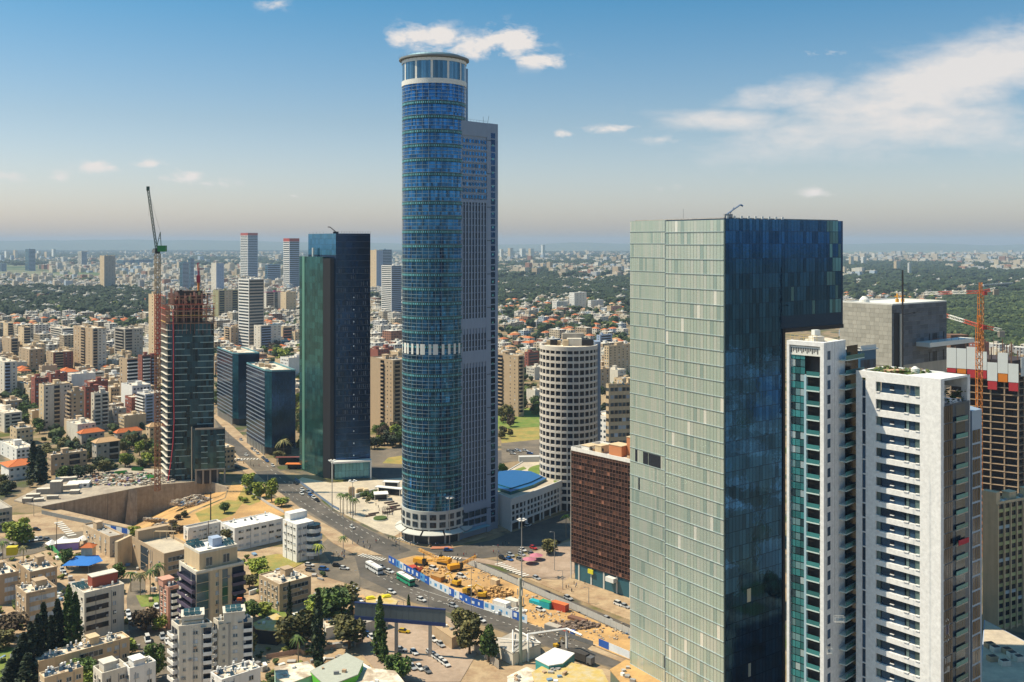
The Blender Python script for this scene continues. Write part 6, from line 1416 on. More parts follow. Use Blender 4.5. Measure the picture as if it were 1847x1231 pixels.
scatter(8, [(428, 905), (455, 880), (470, 900), (450, 912)], (2, 3.5), ['light', 'olive'], wr=.6, wh='on the dry mound by the avenue trees')
# ================================================================ haze: one closed box of even, thin air
hm = bpy.data.materials.new('haze_air'); hm.use_nodes = True; hn = hm.node_tree.nodes; hn.clear()
ho = hn.new('ShaderNodeOutputMaterial'); hv = hn.new('ShaderNodeVolumePrincipled'); hv.inputs['Density'].default_value = 5.5e-5; hv.inputs['Color'].default_value = (.56, .74, .95, 1); hv.inputs['Anisotropy'].default_value = 0.0
hm.node_tree.links.new(hv.outputs[0], ho.inputs['Volume']); hm.volume_intersection_method if False else None
hb = MB(); hb.hexa([(-26000, -900), (26000, -900), (26000, 28000), (-26000, 28000)], -26, 300); ho_ = hb.build('haze', hm, kind='stuff'); tag(ho_, 'thin pale blue haze over the whole city', 'haze')
# ================================================================ foreground buildings at lower left
N_ = dict(near=True)
SOLAR = mk('solar_panel_array', (.04, .09, .10), .2, .3, .1, rnd=.4)
def solar(T, x, y, z, ang, n=3, w=4.2, d=3.2):
    m = MB(); c, s = cos(ang), sin(ang)
    for i in range(n):
        for j in range(2):
            for kk in range(3):
                x0, y0 = -w/2+w*kk/3+.05, -d/2+i*d*1.15+d*j*.42; pts = [(x0, y0, .3+j*.5), (x0+w/3-.1, y0, .3+j*.5), (x0+w/3-.1, y0+d*.4, .8+j*.5), (x0, y0+d*.4, .8+j*.5)]
                m.face([(x+a*c-b*s, y+a*s+b*c, z+h) for a, b, h in pts], 0, R())
    m.build('solar_panel', SOLAR, T)
# twin wing block
for (lab, L, C, Rr, pt, pb) in (('left wing of the tall cream twin block, lowest in the picture, with green framed terrace', 309, 323, 383, 1136, 1283), ('right wing of the tall cream twin block with a small red terrace table', 385, 394, 456, 1127, 1262)):
    T, q, H = bld(lab, L, C, Rr, pt, pb, 8, 'greyL', [(.05, .8, 'b')], [(.03, .28, 'w', 1, .8, 1.0), (.35, .62, 'w', 1, 1.5, 1.1), (.72, .98, 'b')], vp=-560, vr=6500, near=True, bal=M['white'], items=7, boxes=0, ph=1.1)
    ang = atan2(q[1][1], q[1][0]); c = lerp(q[0], q[2], .5)
    m = MB(); m.box(c[0], c[1]+1, H+.12, 6.5, 6, 3.2, ang); m.box(c[0], c[1]+1, H+3.3, 7, 6.5, .3, ang); m.build('roof_room', M['greyL'], T); solar(T, c[0], c[1], H+3.6, ang, 1, 5, 4)
    m = MB(); p = lerp(q[0], q[1], .4); m.box(p[0], p[1]+2.6, H+1.9, 6.5, 3.6, .2, ang); m.build('terrace_roof', mk('weathered_cover', (.30, .25, .16), .9), T)
m = MB(); x, y = P(432, 1095, 24); m.box(0, 0, 0, 1.6, .9, .8); tag(m.build('terrace_table', mk('red_orange_cloth', (.6, .13, .04), .8), loc=(x, y, 26.2)), 'small red orange covered table on the right wing terrace', 'table')
# solar roofed tall block
T, q, H = bld('tall stone and glass apartment block with solar panels and curved dark balconies', 323, 354, 440, 1036, 1186, 8, 'greyL', [(.12, .98, 'b')], [(.0, .26, 'v'), (.36, .5, 'w', 1, 1.2, 1.4), (.53, .66, 'v'), (.74, 1, 'b')], near=True, bal=mk('dark_violet_rail', (.10, .08, .13), .4, .1), items=3, boxes=0, wallR='cream', vp=-560)
ang = atan2(q[1][1], q[1][0]); m = MB(); pq = [lerp(q[0], q[2], .10), lerp(q[1], q[3], .10), lerp(q[2], q[0], .08), lerp(q[3], q[1], .08)]; m.hexa(pq, H+.1, H+6.2); m.build('penthouse', M['cream'], T)
flat_roof(T, pq, H+6.2, M['white'], M['greyL'], 1, True, 0); c = lerp(pq[0], pq[2], .45); solar(T, c[0]-5, c[1], H+6.5, ang, 2, 5, 3.2); solar(T, c[0]+6, c[1]+2, H+6.5, ang, 2, 4, 2.6)
m = MB(); m.box(c[0]+1, c[1]+2, H+6.3, 3.5, 4, 3, ang); m.build('lift_head', M['blueW'], T)
for i, u in enumerate((.25, .7)): winobj(T, pq[0], pq[1], hypot(pq[1][0]-pq[0][0], pq[1][1]-pq[0][1])*u, H+3, 2.4, 3, M['glass'])
bld('beige three storey block with long strip windows on its right face', 467, 504, 561, 1057, 1105, 3, 'tan', [(.05, .95, 'w', 5, 1.2, 1.6)], [(.08, .93, 's')], near=True, items=10, wallR='beige', ph=.6, boxes=1, roofm=M['roof'], name='residential_block')
T, q, H = bld('pale grey block with dark strip windows and red brick penthouse', 127, 152, 224, 1075, 1159, 4, 'greyL', [W5(3)], [(.03, .62, 's', M['glassD']), (.70, .80, 'w', 1, 1.3, 1.6)], near=True, items=2, boxes=0, ph=1.1)
c = lerp(q[0], q[2], .55); ang = atan2(q[1][1], q[1][0]); m = MB(); m.box(c[0]+1, c[1]+1.5, H, 9.5, 4.5, 4, ang); m.build('brick_penthouse', mk('red_render', (.30, .07, .045), .85, 0, .12, .2), T); m = MB(); m.box(c[0]+1, c[1]+1.5, H+4, 9.8, 4.8, .25, ang); m.build('penthouse_roof', M['greyL'], T); solar(T, c[0]-4.5, c[1]-4, H+.2, ang, 2, 4.5, 3)
bld('beige three storey block with shuttered balconies left of the strip window building', 28, 47, 103, 1075, 1129, 3, 'tan', [(.1, .9, 'w', 3)], [(.08, .95, 's', M['shutter'])], near=True, items=9, wallR='beige', name='residential_block')
bld('tan block with whitewashed roof at the left edge', -30, -4, 34, 1042, 1094, 3, 'tan', [W5(2)], [(.3, .95, 's', M['shutter'])], near=True, items=6, name='residential_block'); bld('tan block with recessed centre, right of the left edge block', 30, 54, 103, 1036, 1080, 3, 'tan', [W5(2)], [W5(2, .0, .5), (.55, .95, 'w', 2)], near=True, items=9, name='residential_block')
bld('low long block with cluttered whitewashed roof at the bottom left', 58, 70, 234, 1196, 1240, 2, 'cream', [W5(2)], [(.42, .7, 's'), W5(3, .72, .98)], near=True, items=14, ph=.5, boxes=1, name='low_block')
bld('cream roof with white heaters at the very bottom left', 70, 80, 150, 1226, 1300, 3, 'cream', [W5(2)], [W5(4)], near=True, items=12, ph=.5, boxes=0, name='residential_block'); bld('light block with wooden terrace and stepped parapets at the bottom left', 168, 184, 232, 1222, 1310, 4, 'greyL', [W5(2)], [W5(2)], near=True, items=4, ph=1.2, boxes=1, name='residential_block')
bld('white stepped house with terrace beside the bottom left street', 222, 234, 281, 1214, 1300, 4, 'white', [W5(2)], [W5(2)], near=True, items=5, ph=1.4, boxes=1, name='residential_block')
bld('small roof corner with tanks at bottom, left of the twin block', 380, 400, 470, 1229, 1330, 4, 'white', [W5(2)], [W5(2)], near=True, items=12, ph=.5, boxes=0, name='residential_block')
bld('pink apartment building behind the twin block', 287, 303, 326, 1064, 1136, 5, 'pink', [(.1, .9, 'w', 2)], [(.2, .9, 'b')], near=True, bal=M['white'], items=6)
bld('small beige house with tiny orange roof corner by the street', 150, 198, 223, 972, 1006, 2, 'beige', [(.05, .25, 'w', 1), (.35, .95, 'w', 3, 1.6, 1.4)], [(.1, .9, 'w', 2)], near=True, wallR='greyW', items=3, vp=-900, name='house', cat='house')  # beige face lit, grey face shaded, both by wall colour
m = MB(); T = thing('tiled_porch', 'tiny orange tiled roof corner on the small beige house', 'porch', (*P(152, 985, 9), 0)); m = MB(); m.hexa([(-1, -1), (4, -1), (4, 3), (-1, 3)], 0, 8.5); m.build('wall', M['cream'], T); hip_roof(T, [(-1.3, -1.3), (4.3, -1.3), (4.3, 3.3), (-1.3, 3.3)], 8.5, M['tile'], 1.6)
# sandstone civic building
T, q, H = bld('angular sandstone civic building with sloping side walls and dark entrance', 238, 296, 352, 1004, 1053, 3, 'tan', [(.28, .52, 'v')], [(.1, .9, 's')], near=True, items=0, boxes=0, ph=1.2, name='civic_building', cat='civic building', roofm=PLAZA)
m = MB(); k = q[2]; m.hexa([lerp(q[3], q[0], .1), lerp(q[3], q[0], .2), lerp(q[2], q[1], .2), lerp(q[2], q[1], .1)], H, H+5); m.build('tall_fin_wall', M['tan'], T)
m = MB(); m.hexa([sh(q[3], (-5, -7)), sh(q[3], (-3.5, -7.5)), sh(q[3], (-1, 3)), sh(q[3], (-2.4, 3))], 0, H+1); m.build('curved_side_wall', M['cream'], T)
m = MB()
for i in range(6): p = lerp(lerp(q[3], q[2], .5), lerp(q[0], q[1], .5), .2+.0*i); m.bar((p[0]+i*3-6, p[1], H+.2), (p[0]+i*3-6, p[1], H+3.6), .3)
m.bar((p[0]-6, p[1], H+3.6), (p[0]+10, p[1], H+3.6), .4); m.build('roof_pergola', M['cream'], T)
# white curved modern building: two wings
bld('long wing of the white modernist building with dark windows', 398, 423, 511, 955, 995, 3, 'white', [W5(3)], [(.05, .98, 'w', 6, 2.6, 1.1)], near=True, items=4, boxes=0, ph=.5, roofm=M['white'], name='white_building', cat='white building')
T, q, H = bld('end wing of the white modernist building with rounded balconies', 510, 535, 566, 948, 1016, 4, 'white', [(.1, .95, 'w', 4, 1.6, 1.0)], [(.05, .6, 'w', 2, 1.8, 1.0)], near=True, items=0, boxes=0, ph=.4, roofm=M['white'], name='white_building', cat='white building')
for j in range(4):
    m = MB(); p = lerp(q[0], q[1], .80); z0 = 2.5+j*(H-2.5)/4.3; m.cyl(p[0]+1, p[1]+1.2, z0, z0+1.7, 4.2-.5*(j == 3), n=20, m=0); m.cyl(p[0]+1, p[1]+1.2, z0+1.7, z0+(H-2.5)/4.3, 3.4, n=20, m=1); m.build('round_balcony', [M['white'], M['glass']], T)
m = MB(); p = lerp(q[0], q[2], .55); m.box(p[0]-2, p[1]+4, H, 9, 5, 3.2, atan2(q[1][1], q[1][0])); m.build('roof_room', M['white'], T)
bld('low white annex beside the white modernist building', 331, 340, 400, 956, 977, 2, 'white', [W5(1)], [(.1, .9, 'w', 5, 1.2, .7)], near=True, items=0, boxes=0, ph=.8, name='annex', cat='annex', roofm=M['roofG'])
# left edge, behind the street tree
bld('grey house with white upper floor at the left edge above the street', -60, -20, 22, 925, 962, 3, 'greyW', [W5(2)], [(.1, .9, 's')], near=True, items=5)
# kindergarten with blue tarpaulin
T = thing('kindergarten', 'small purple kindergarten hut with white awnings behind a green fence', 'kindergarten', (*P(122, 990), 0)); m = MB(); m.box(0, 0, 0, 10, 6, 3.4, .3); m.build('wall', mk('lilac_wall', (.30, .22, .55), .8), T); m = MB(); m.box(0, 0, 3.4, 10.8, 6.8, .3, .3); m.build('roof', M['white'], T)
for dx, dy, s in ((-7, -1, 4.5), (-4, 5, 4), (5, 6, 5)): m = MB(); m.cyl(dx, dy, 2.8, 4.6, s*.75, .2, 4); m.bar((dx, dy, 0), (dx, dy, 3), .1); m.build('awning', M['white'], T)
x, y = P(145, 1012, 4); T = thing('tarpaulin', 'bright blue tarpaulin roof stretched over a yard', 'tarpaulin', (x, y, 0)); m = MB(); m.face([(-6, -5, 3.4), (6, -5.5, 3.6), (10, 0, 4.0), (6, 5, 5), (-4, 4.5, 4.8)]); m.face([(-6, -5, 3.3), (-4, 4.5, 4.7), (6, 5, 4.9), (10, 0, 3.9), (6, -5.5, 3.5)]); m.build('sheet', mk('blue_tarp', (.02, .16, .52), .6), T); m = MB(); m.bar((-6, -5, 0), (-6, -5, 3.4), .12); m.bar((6, -5.5, 0), (6, -5.5, 3.6), .12); m.build('posts', M['metal'], T)
m = MB(); a = P(88, 985); b = P(120, 1020); 
m.fb((0, 0), (b[0]-a[0], b[1]-a[1]), 0, hypot(b[0]-a[0], b[1]-a[1]), 0, 2.4, 0, .15); tag(m.build('yard_fence', mk('green_fence', (.05, .30, .10), .7), loc=(*a, 0)), 'bright green yard fence left of the blue tarpaulin', 'fence')
x, y = P(22, 1022, 6); m = MB(); m.box(0, 0, 0, 4, 3.2, 3.2, .2); m.box(0, 0, 3.2, 4.2, 3.4, .2, .2); tag(m.build('yellow_box', mk('yellow_cladding', (.55, .45, .02), .7), loc=(x, y, 11.2)), 'yellow plant box on the tan roof at left', 'roof box')
# school with coloured roofs at the bottom
def low(name, label, cat, pts, z, wall, roofm, near=True, items=3):
    w = [P(a, b, z) for a, b in pts]; ar = sum(w[i][0]*w[(i+1) % len(w)][1]-w[(i+1) % len(w)][0]*w[i][1] for i in range(len(w)))
    if ar < 0: w = w[::-1]
    o = w[0]; q = [(p[0]-o[0], p[1]-o[1]) for p in w]; FOOT.append(w); T = thing(name, label, cat, (*o, 0)); m = MB(); m.hexa(q, 0, z); m.build('wall', wall, T); n = len(q)
    m = MB(); cx = sum(p[0] for p in q)/n; cy = sum(p[1] for p in q)/n; m.hexa([(cx+(p[0]-cx)*1.02, cy+(p[1]-cy)*1.02) for p in q], z+.002, z+.3); m.build('roof', roofm, T)
    m = MB()
    for i in range(items): t = R(); p = lerp(lerp(q[0], q[1], R(.15, .85)), lerp(q[-1], q[-2], R(.15, .85)), R(.15, .85)); m.box(p[0], p[1], z+.3, R(.8, 2), R(.6, 1.4), R(.4, 1), R(0, 3), 0, R())
    if items: m.build('roof_clutter', MATS['roof_clutter'], T, kind='stuff')
    return T, q
GRN = mk('lime_green_rim', (.12, .50, .05), .7); MINT = mk('mint_wall', (.35, .55, .45), .8); YELR = mk('yellow_dusty_roof', (.52, .38, .12), .9, 0, .25, .3, col2=(.5, .42, .26))
low('school_building', 'low mint and pink school building with pale roof', 'school', [(495, 1205), (555, 1195), (575, 1215), (520, 1235), (500, 1225)], 6, MINT, M['roof'])
T, q = low('school_building', 'school hall with lime green curved roof rim', 'school', [(560, 1212), (625, 1180), (655, 1195), (645, 1218), (590, 1240)], 7, GRN, mk('teal_grey_roof', (.40, .42, .36), .9, 0, .2, .3))
low('canopy_roof', 'white sheet roof right of the lime green school rim', 'canopy', [(632, 1205), (655, 1198), (672, 1208), (640, 1220)], 4.5, M['white'], M['white'], items=0)
low('flat_building', 'beige flat roof at the bottom between school and car park', 'low building', [(640, 1222), (665, 1207), (712, 1212), (735, 1240), (650, 1250)], 5, M['cream'], M['roof'], items=4)
low('garden_house', 'cream roofed garden house behind the large broad trees', 'house', [(583, 1118), (600, 1112), (605, 1130), (588, 1135)], 4, M['white'], M['roof'])
low('shed', 'sandy roofed shed with dark open front, beneath the olive tree', 'shed', [(455, 1126), (498, 1108), (520, 1122), (500, 1140), (462, 1136)], 5, M['dark'], YELR)
T, q = low('depot', 'low beige depot roof with yellow tarpaulins', 'depot', [(660, 1085), (690, 1072), (717, 1085), (712, 1096), (668, 1106)], 4.5, M['cream'], YELR)
for i, (a, b) in enumerate(((668, 1079), (697, 1076))): x, y = P(a, b, 5); m = MB(); m.box(0, 0, 0, 3.4, 2.6, .5, .4); m.box(0, 0, .5, 2.4, 1.6, .3, .5); tag(m.build('yellow_tarp', mk('yellow_tarp', (.62, .55, .02), .7), loc=(x, y, 4.8)), ['left yellow tarpaulin on the depot roof', 'right yellow tarpaulin on the depot roof'][i], 'tarpaulin')
low('shed', 'open wooden shed with dark lumber under a tan roof', 'shed', [(632, 1082), (655, 1074), (662, 1086), (640, 1100)], 4, mk('lumber_brown', (.12, .07, .04), .9), M['tileT'])
low('long_shed', 'long grey roofed shed under the billboard', 'shed', [(640, 1118), (690, 1108), (700, 1114), (650, 1128)], 4, M['greyL'], M['roofG'])
low('ramp_roof', 'long tan flat roof sloping away under the billboard', 'roof', [(775, 1125), (800, 1119), (830, 1145), (815, 1152)], 4, M['tan'], mk('tan_slab', (.42, .30, .18), .9))
T, q = low('kiosk_hall', 'grey roofed hall crossed by white steel beams', 'hall', [(888, 1160), (925, 1142), (962, 1149), (975, 1163), (925, 1180)], 4, M['greyL'], M['roofG'])
m = MB()
for a, b in ((0, 2), (1, 3), (0, 3), (1, 4)): m.bar((*q[a], 4.6), (*lerp(q[b], q[a], .1), 5.8), .35)
m.build('roof_beam', M['white'], T)
low('forecourt_roof', 'bright white canopy roof with teal fascia by the lower carriageway', 'canopy', [(966, 1190), (1000, 1170), (1036, 1180), (1015, 1198), (990, 1202)], 7.4, mk('teal_fascia', (.05, .30, .28), .6), M['white'], items=0)
T = thing('steel_portal', 'white steel portal frame left of the white canopy roof', 'frame', (*P(952, 1180), 0)); m = MB(); a = (0, 0); b = (14, 5)
for p, q_ in (((0, 0, 0), (0, 0, 7)), ((14, 5, 0), (14, 5, 7)), ((0, 0, 7), (14, 5, 7)), ((0, -6, 7), (0, 0, 7)), ((14, 5, 7), (19, -1, 7)), ((0, -6, 0), (0, -6, 7))): m.bar(p, q_, .6)
m.build('frame', M['white'], T)
low('flat_building', 'wide yellowish dusty flat roof at the bottom right of centre', 'low building', [(960, 1215), (1000, 1190), (1085, 1210), (1100, 1240), (970, 1250)], 6, M['white'], YELR, items=12)
low('flat_building', 'small white cluttered roof left of the dusty roof', 'low building', [(915, 1222), (950, 1205), (975, 1215), (950, 1245), (920, 1245)], 5, M['white'], M['roof'], items=8)
T, q = low('roof_terrace', 'dark edged podium roof with sandy surface at the foot of the green glass tower', 'podium', [(1101, 1210), (1130, 1192), (1230, 1225), (1230, 1270), (1140, 1255)], 14, mk('dark_olive_wall', (.12, .14, .10), .8), DUST, items=10)
m = MB(); m.box(2, -1, 1, 3, 2, 2); m.box(-1, 1, 0, 4, 3, 2); x, y = P(912, 1190); m.box(0, 0, 0, 5, 4, 3, .3); tag(m.build('red_kiosk', mk('red_kiosk_paint', (.55, .04, .04), .6), loc=(*P(908, 1178), 0)), 'bright red kiosk beside the green tree', 'kiosk')
# long billboard on two legs
Yb = 349; p0 = at(640, Yb+6); p1 = at(804, Yb-1); T = thing('billboard', 'long dark grey billboard with blue lower edge on two tall legs', 'billboard', (*p0, 0)); B_ = (p1[0]-p0[0], p1[1]-p0[1]); L = hypot(*B_)
n = 15
for i in range(n): m = MB(); m.fb((0, 0), B_, L*i/n+.03, L*(i+1)/n-.03, 12.6, 17.0, 0, .35); m.build('panel', mk('grey_blue_board', (.10, .125, .14), .6, .1, .12), T)
m = MB(); m.fb((0, 0), B_, 0, L, 11.3, 12.55, -.2, .5); m.fb((0, 0), B_, 0, L, 17.02, 17.4, -.2, .5); m.build('blue_edge', mk('deep_blue_paint', (.02, .04, .14), .6), T)
for t in (.46, .83): m = MB(); p = lerp((0, 0), B_, t); m.box(p[0], p[1]+.6, 0, 1.2, 1.2, 11.3); m.build('leg', M['steel'], T)
# ================================================================ the city beyond
import numpy as np
def inpoly(p, poly):
    a, b = p; inn = False; j = len(poly)-1
    for i in range(len(poly)):
        if (poly[i][1] > b) != (poly[j][1] > b) and a < (poly[j][0]-poly[i][0])*(b-poly[i][1])/(poly[j][1]-poly[i][1])+poly[i][0]: inn = not inn
        j = i
    return inn
def many(name, protos, items, mat, lab=None, cat=None):
    """items: (proto index, x, y, z, sx, sy, sz, rot, r); one joined mesh"""
    V = []; F = []; RV = []; base = 0; pr = [(np.array(p.v), p.f, np.array(p.r)) for p in protos]
    for (k, x, y, z, sx, sy, sz, rot, r) in items:
        v, f, pr_ = pr[k]; c, s = cos(rot), sin(rot); w = v*np.array([sx, sy, sz]); o = np.empty_like(w); o[:, 0] = w[:, 0]*c-w[:, 1]*s+x; o[:, 1] = w[:, 0]*s+w[:, 1]*c+y; o[:, 2] = w[:, 2]+z
        V.append(o); F += [tuple(i+base for i in q) for q in f]; RV.append(np.clip(pr_+r, 0, 1)); base += len(v)
    me = bpy.data.meshes.new(name); me.from_pydata(np.concatenate(V).tolist(), [], F); me.materials.append(mat)
    a = me.attributes.new('rnd', 'FLOAT', 'FACE'); a.data.foreach_set('value', np.concatenate(RV)); me.update()
    o = link(name, me, kind='stuff')
    if lab: tag(o, lab, cat)
    return o
WOODP = [(-60, 528), (60, 520), (150, 524), (205, 520), (262, 530), (300, 548), (300, 572), (200, 580), (120, 566), (40, 576), (-60, 572)]
PARKP = [(903, 508), (960, 500), (1060, 512), (1150, 498), (1150, 552), (1090, 548), (1000, 540), (903, 548)]
EASTP = [(1700, 540), (1760, 534), (1860, 530), (1860, 640), (1700, 640)]
EXC = [[(376, 742), (400, 742), (560, 800), (560, 880), (400, 870)], [(388, 740), (545, 740), (545, 835), (480, 835)], [(655, 790), (730, 780), (730, 1000), (655, 900)], [(900, 735), (985, 735), (985, 900), (900, 900)], [(-80, 850), (420, 850), (420, 1000), (-80, 1000)]]
def blob(seed):
    rr = random.Random(seed); m = MB(); bm = bmesh.new()
    for k in range(5):
        q = bmesh.ops.create_icosphere(bm, subdivisions=1, radius=rr.uniform(.4, .62)); dx, dy, dz = (0, 0, .62) if k == 0 else (rr.uniform(-.5, .5), rr.uniform(-.5, .5), rr.uniform(.35, .85))
        for v in q['verts']: v.co = Vector((v.co.x+dx+rr.uniform(-.1, .1), v.co.y+dy+rr.uniform(-.1, .1), v.co.z*.85+dz+rr.uniform(-.1, .1)))
    m.v = [tuple(v.co) for v in bm.verts]; bm.verts.index_update()
    for f in bm.faces: m.f.append(tuple(v.index for v in f.verts)); m.m.append(0); m.r.append(rr.uniform(-.25, .25))
    bm.free(); return m
BL = [blob(i) for i in range(4)]
FM = mk('far_foliage', (.05, .08, .03), .9, 0, .2, .1, alt=[(0, (.014, .028, .012)), (.25, (.022, .042, .014)), (.5, (.038, .060, .018)), (.7, (.075, .10, .03)), (.9, (.17, .19, .04))])
def woods(name, lab, poly, sp, r, hz, prob=1.0, bias=.35):
    it = []; ys = [p[1] for p in poly]; y1 = CH*FPX/(min(ys)-HZ); y0 = CH*FPX/(max(ys)-HZ); y = y0
    while y < y1:
        py = HZ+CH*FPX/y; xs = [p[0] for p in poly]; x = (min(xs)-CX)/FPX*y; xe = (max(xs)-CX)/FPX*y
        while x < xe:
            X_, Y2 = x+R(-.4, .4)*sp, y+R(-.4, .4)*sp; a = CX+FPX*X_/Y2; b = HZ+CH*FPX/Y2
            if inpoly((a, b), poly) and R() < prob*(.25+1.7*(mnoise.noise(Vector((X_*.008, Y2*.008, 3)))+.42)) and not inside_any((X_, Y2), 3):
                s = r*R(.55, 1.45); it.append((random.randrange(4), X_, Y2, 0, s, s, s*R(.8, 1.1)*hz, R(0, 6), bias+.35*mnoise.noise(Vector((X_*.01, Y2*.01, 0)))+R(-.12, .12)))
            x += sp
        y += sp
    if it: many(name, BL, it, FM, lab, 'trees')
woods('woods', 'dark tree belt among villas at left, behind the middle blocks', WOODP, 13, 9.5, 1.15, .72, .10)
woods('park_trees', 'wide dark park woods right of the tallest tower', PARKP, 16, 11.5, 1.0, 1.0, .15)
woods('woods', 'olive green wooded park behind the unfinished right tower', EASTP, 11, 8.5, 1.0, 1.2, .45)
woods('tree_belt', 'scattered far trees between the towns on the right', [(1500, 462), (1860, 462), (1860, 532), (1500, 532)], 34, 17, .9, .8, .2)
woods('tree_belt', 'hazy far tree belts behind the round tower', [(895, 456), (1150, 456), (1150, 500), (895, 508)], 40, 20, .9, .8, .2)
woods('tree_belt', 'hazy far tree belts and groves on the left plain', [(-60, 452), (725, 452), (725, 478), (-60, 480)], 60, 26, .6, .55, .3)
# houses: archetypes, then copies with their parts
def copy_tree(o, parent=None):
    c = o.copy(); COL.objects.link(c); c.parent = parent
    for ch in list(o.children): copy_tree(ch, c)
    return c
ARCH = []
def arch(name, label, w, d, h, nf, wall, roof, rm=None, wall2=None):
    T = thing(name, label, 'house' if nf < 4 else 'apartment building', (0, -300, 0), 0, label+' group'); q = [(-w/2, -d/2), (w/2, -d/2), (w/2, d/2), (-w/2, d/2)]
    m = MB(); m.hexa(q, 0, h); 
    if wall2: m.m[0] = 1
    m.build('wall', [M[wall], M[wall2 or wall]], T); acc = newacc(); n = max(2, int(w/4))
    for (a, b) in ((q[0], q[1]), (q[3], q[0]), (q[1], q[2])):
        if nf > 3 and (a == q[0]): facade(T, a, b, .4, h-.3, nf, [(.05, .4, 'b'), (.45, .95, 'w', max(1, n-1))], False, M[wall], acc)
        else: facade(T, a, b, .4, h-.3, nf, [(.04, .96, 'w', n)], False, M[wall], acc)
    flush(T, acc, M[wall])
    if roof == 'hip': hip_roof(T, q, h, rm or M['tile'], 2.6)
    else: flat_roof(T, q, h, rm or M['roof'], M[wall], 6, False, 1)
    ARCH.append((T, hypot(w, d)/2, roof, nf)); return T
arch('house', 'low cream house with orange tiled hip roof', 12, 10, 6.5, 2, 'cream', 'hip'); arch('house', 'white house with orange tiled hip roof among trees', 15, 11, 7, 2, 'white', 'hip'); arch('house', 'house with faded tan tiled roof', 13, 11, 7, 2, 'greyL', 'hip', M['tileT'])
arch('house', 'flat roofed cream house with clutter on its roof', 15, 12, 9.5, 3, 'cream', 'flat'); arch('house', 'flat roofed tan house with clutter on its roof', 18, 12, 9.5, 3, 'beige', 'flat'); arch('house', 'flat roofed white grey house', 14, 13, 10, 3, 'greyL', 'flat')
arch('apartment_building', 'cream four storey apartment house with balconies', 20, 13, 13, 4, 'cream', 'flat'); arch('apartment_building', 'grey and white apartment house with balconies', 22, 14, 14, 4, 'greyL', 'flat', None, 'greyW'); arch('apartment_building', 'tan apartment house with balconies and stair tower', 24, 13, 14, 4, 'tan', 'flat', None, 'beige')
arch('apartment_building', 'cream seven storey apartment block', 20, 16, 23, 7, 'cream', 'flat', None, 'greyW'); arch('apartment_building', 'white seven storey apartment block', 22, 15, 24, 7, 'white', 'flat', None, 'greyW'); arch('apartment_building', 'brick red apartment block', 18, 15, 24, 7, 'brick', 'flat')
ANG = atan2(kdir(-750)[1], kdir(-750)[0])-pi
used = set(); cnt = 0; far_it = []; tree_it = []; placed = []
def covered(a, b):
    return 1137 < a < 1521 or 728 < a < 900 or (548 < a < 668) or (295 < a < 386 and b > 585) or (973 < a < 1080 and b > 640)
y = 640.0
while y < 4200:
    sp = 24 if y < 1500 else 28; py = HZ+CH*FPX/y; x = (-80-CX)/FPX*y; row = int(y/sp)
    while x < (1870-CX)/FPX*y:
        X_, Y2 = x+R(-.25, .25)*sp, y+R(-.25, .25)*sp; x += sp; a = CX+FPX*X_/Y2; b = HZ+CH*FPX/Y2
        if covered(a, b): continue
        if any(inpoly((a, b), e) for e in EXC) or inpoly((a, b), EASTP): continue
        wood = inpoly((a, b), WOODP) or inpoly((a, b), PARKP); nz_ = mnoise.noise(Vector((X_*.004, Y2*.004, 9)))
        east = a > 1500; green = a > 900 and (b < 640)
        if inside_any((X_, Y2), 8 if Y2 < 1400 else 4): continue
        pr = .5 if wood else (.22 if (east and b < 540) else (.45 if green else (.60 if Y2 < 1300 else .8)))
        if east and Y2 > 1700: pr = .25+.5*max(0, nz_)
        if R() < pr and nz_ < .42:
            vill = (green and Y2 > 900) or wood or (a < 320 and 572 < b < 610) or nz_ < -.18
            ch = random.choices(range(12), [4, 4, 4, 3, 3, 3, 1, 1, 1, 0, 0, 0] if vill else [.5, .3, .6, 3, 3, 3, 3, 3, 3, .8, .8, .5])[0]
            sc = R(.85, 1.15); rot = ANG+R(-.06, .06)+(pi/2 if R() < .4 else 0)+pi
            if cnt < 285:
                T0 = ARCH[ch][0]
                T = T0 if ch not in used else copy_tree(T0); used.add(ch); T.location = (X_, Y2, 0); T.rotation_euler = (0, 0, rot); T.scale = (sc, sc, R(.85, 1.15)); cnt += 1
            else: far_it.append((ch, X_, Y2, rot, sc))
        elif R() < (1 if not east else .6): tree_it.append((random.randrange(4), X_, Y2, 0, *( (lambda s: (s, s, s*R(.9, 1.3)))(R(4, 8)*(1 if Y2 < 1600 else 1.5))), R(0, 6), .35+R(-.3, .4)))
        for _ in range(3 if Y2 < 1800 else 2):
            if R() < .62: s = R(2.2, 4.2)*(1 if Y2 < 1600 else 1.5); tree_it.append((random.randrange(4), X_+R(-.5, .5)*sp, Y2+R(-.5, .5)*sp, 0, s, s, s*R(.9, 1.4), R(0, 6), .35+R(-.3, .4)))
    y += sp
for i, (T, r_, rf, nf) in enumerate(ARCH):
    if i not in used: T.location = (-330+i*20, 1700, 0)
many('garden_trees', BL, tree_it, FM, 'small trees and bushes filling the gaps between the town houses', 'trees')
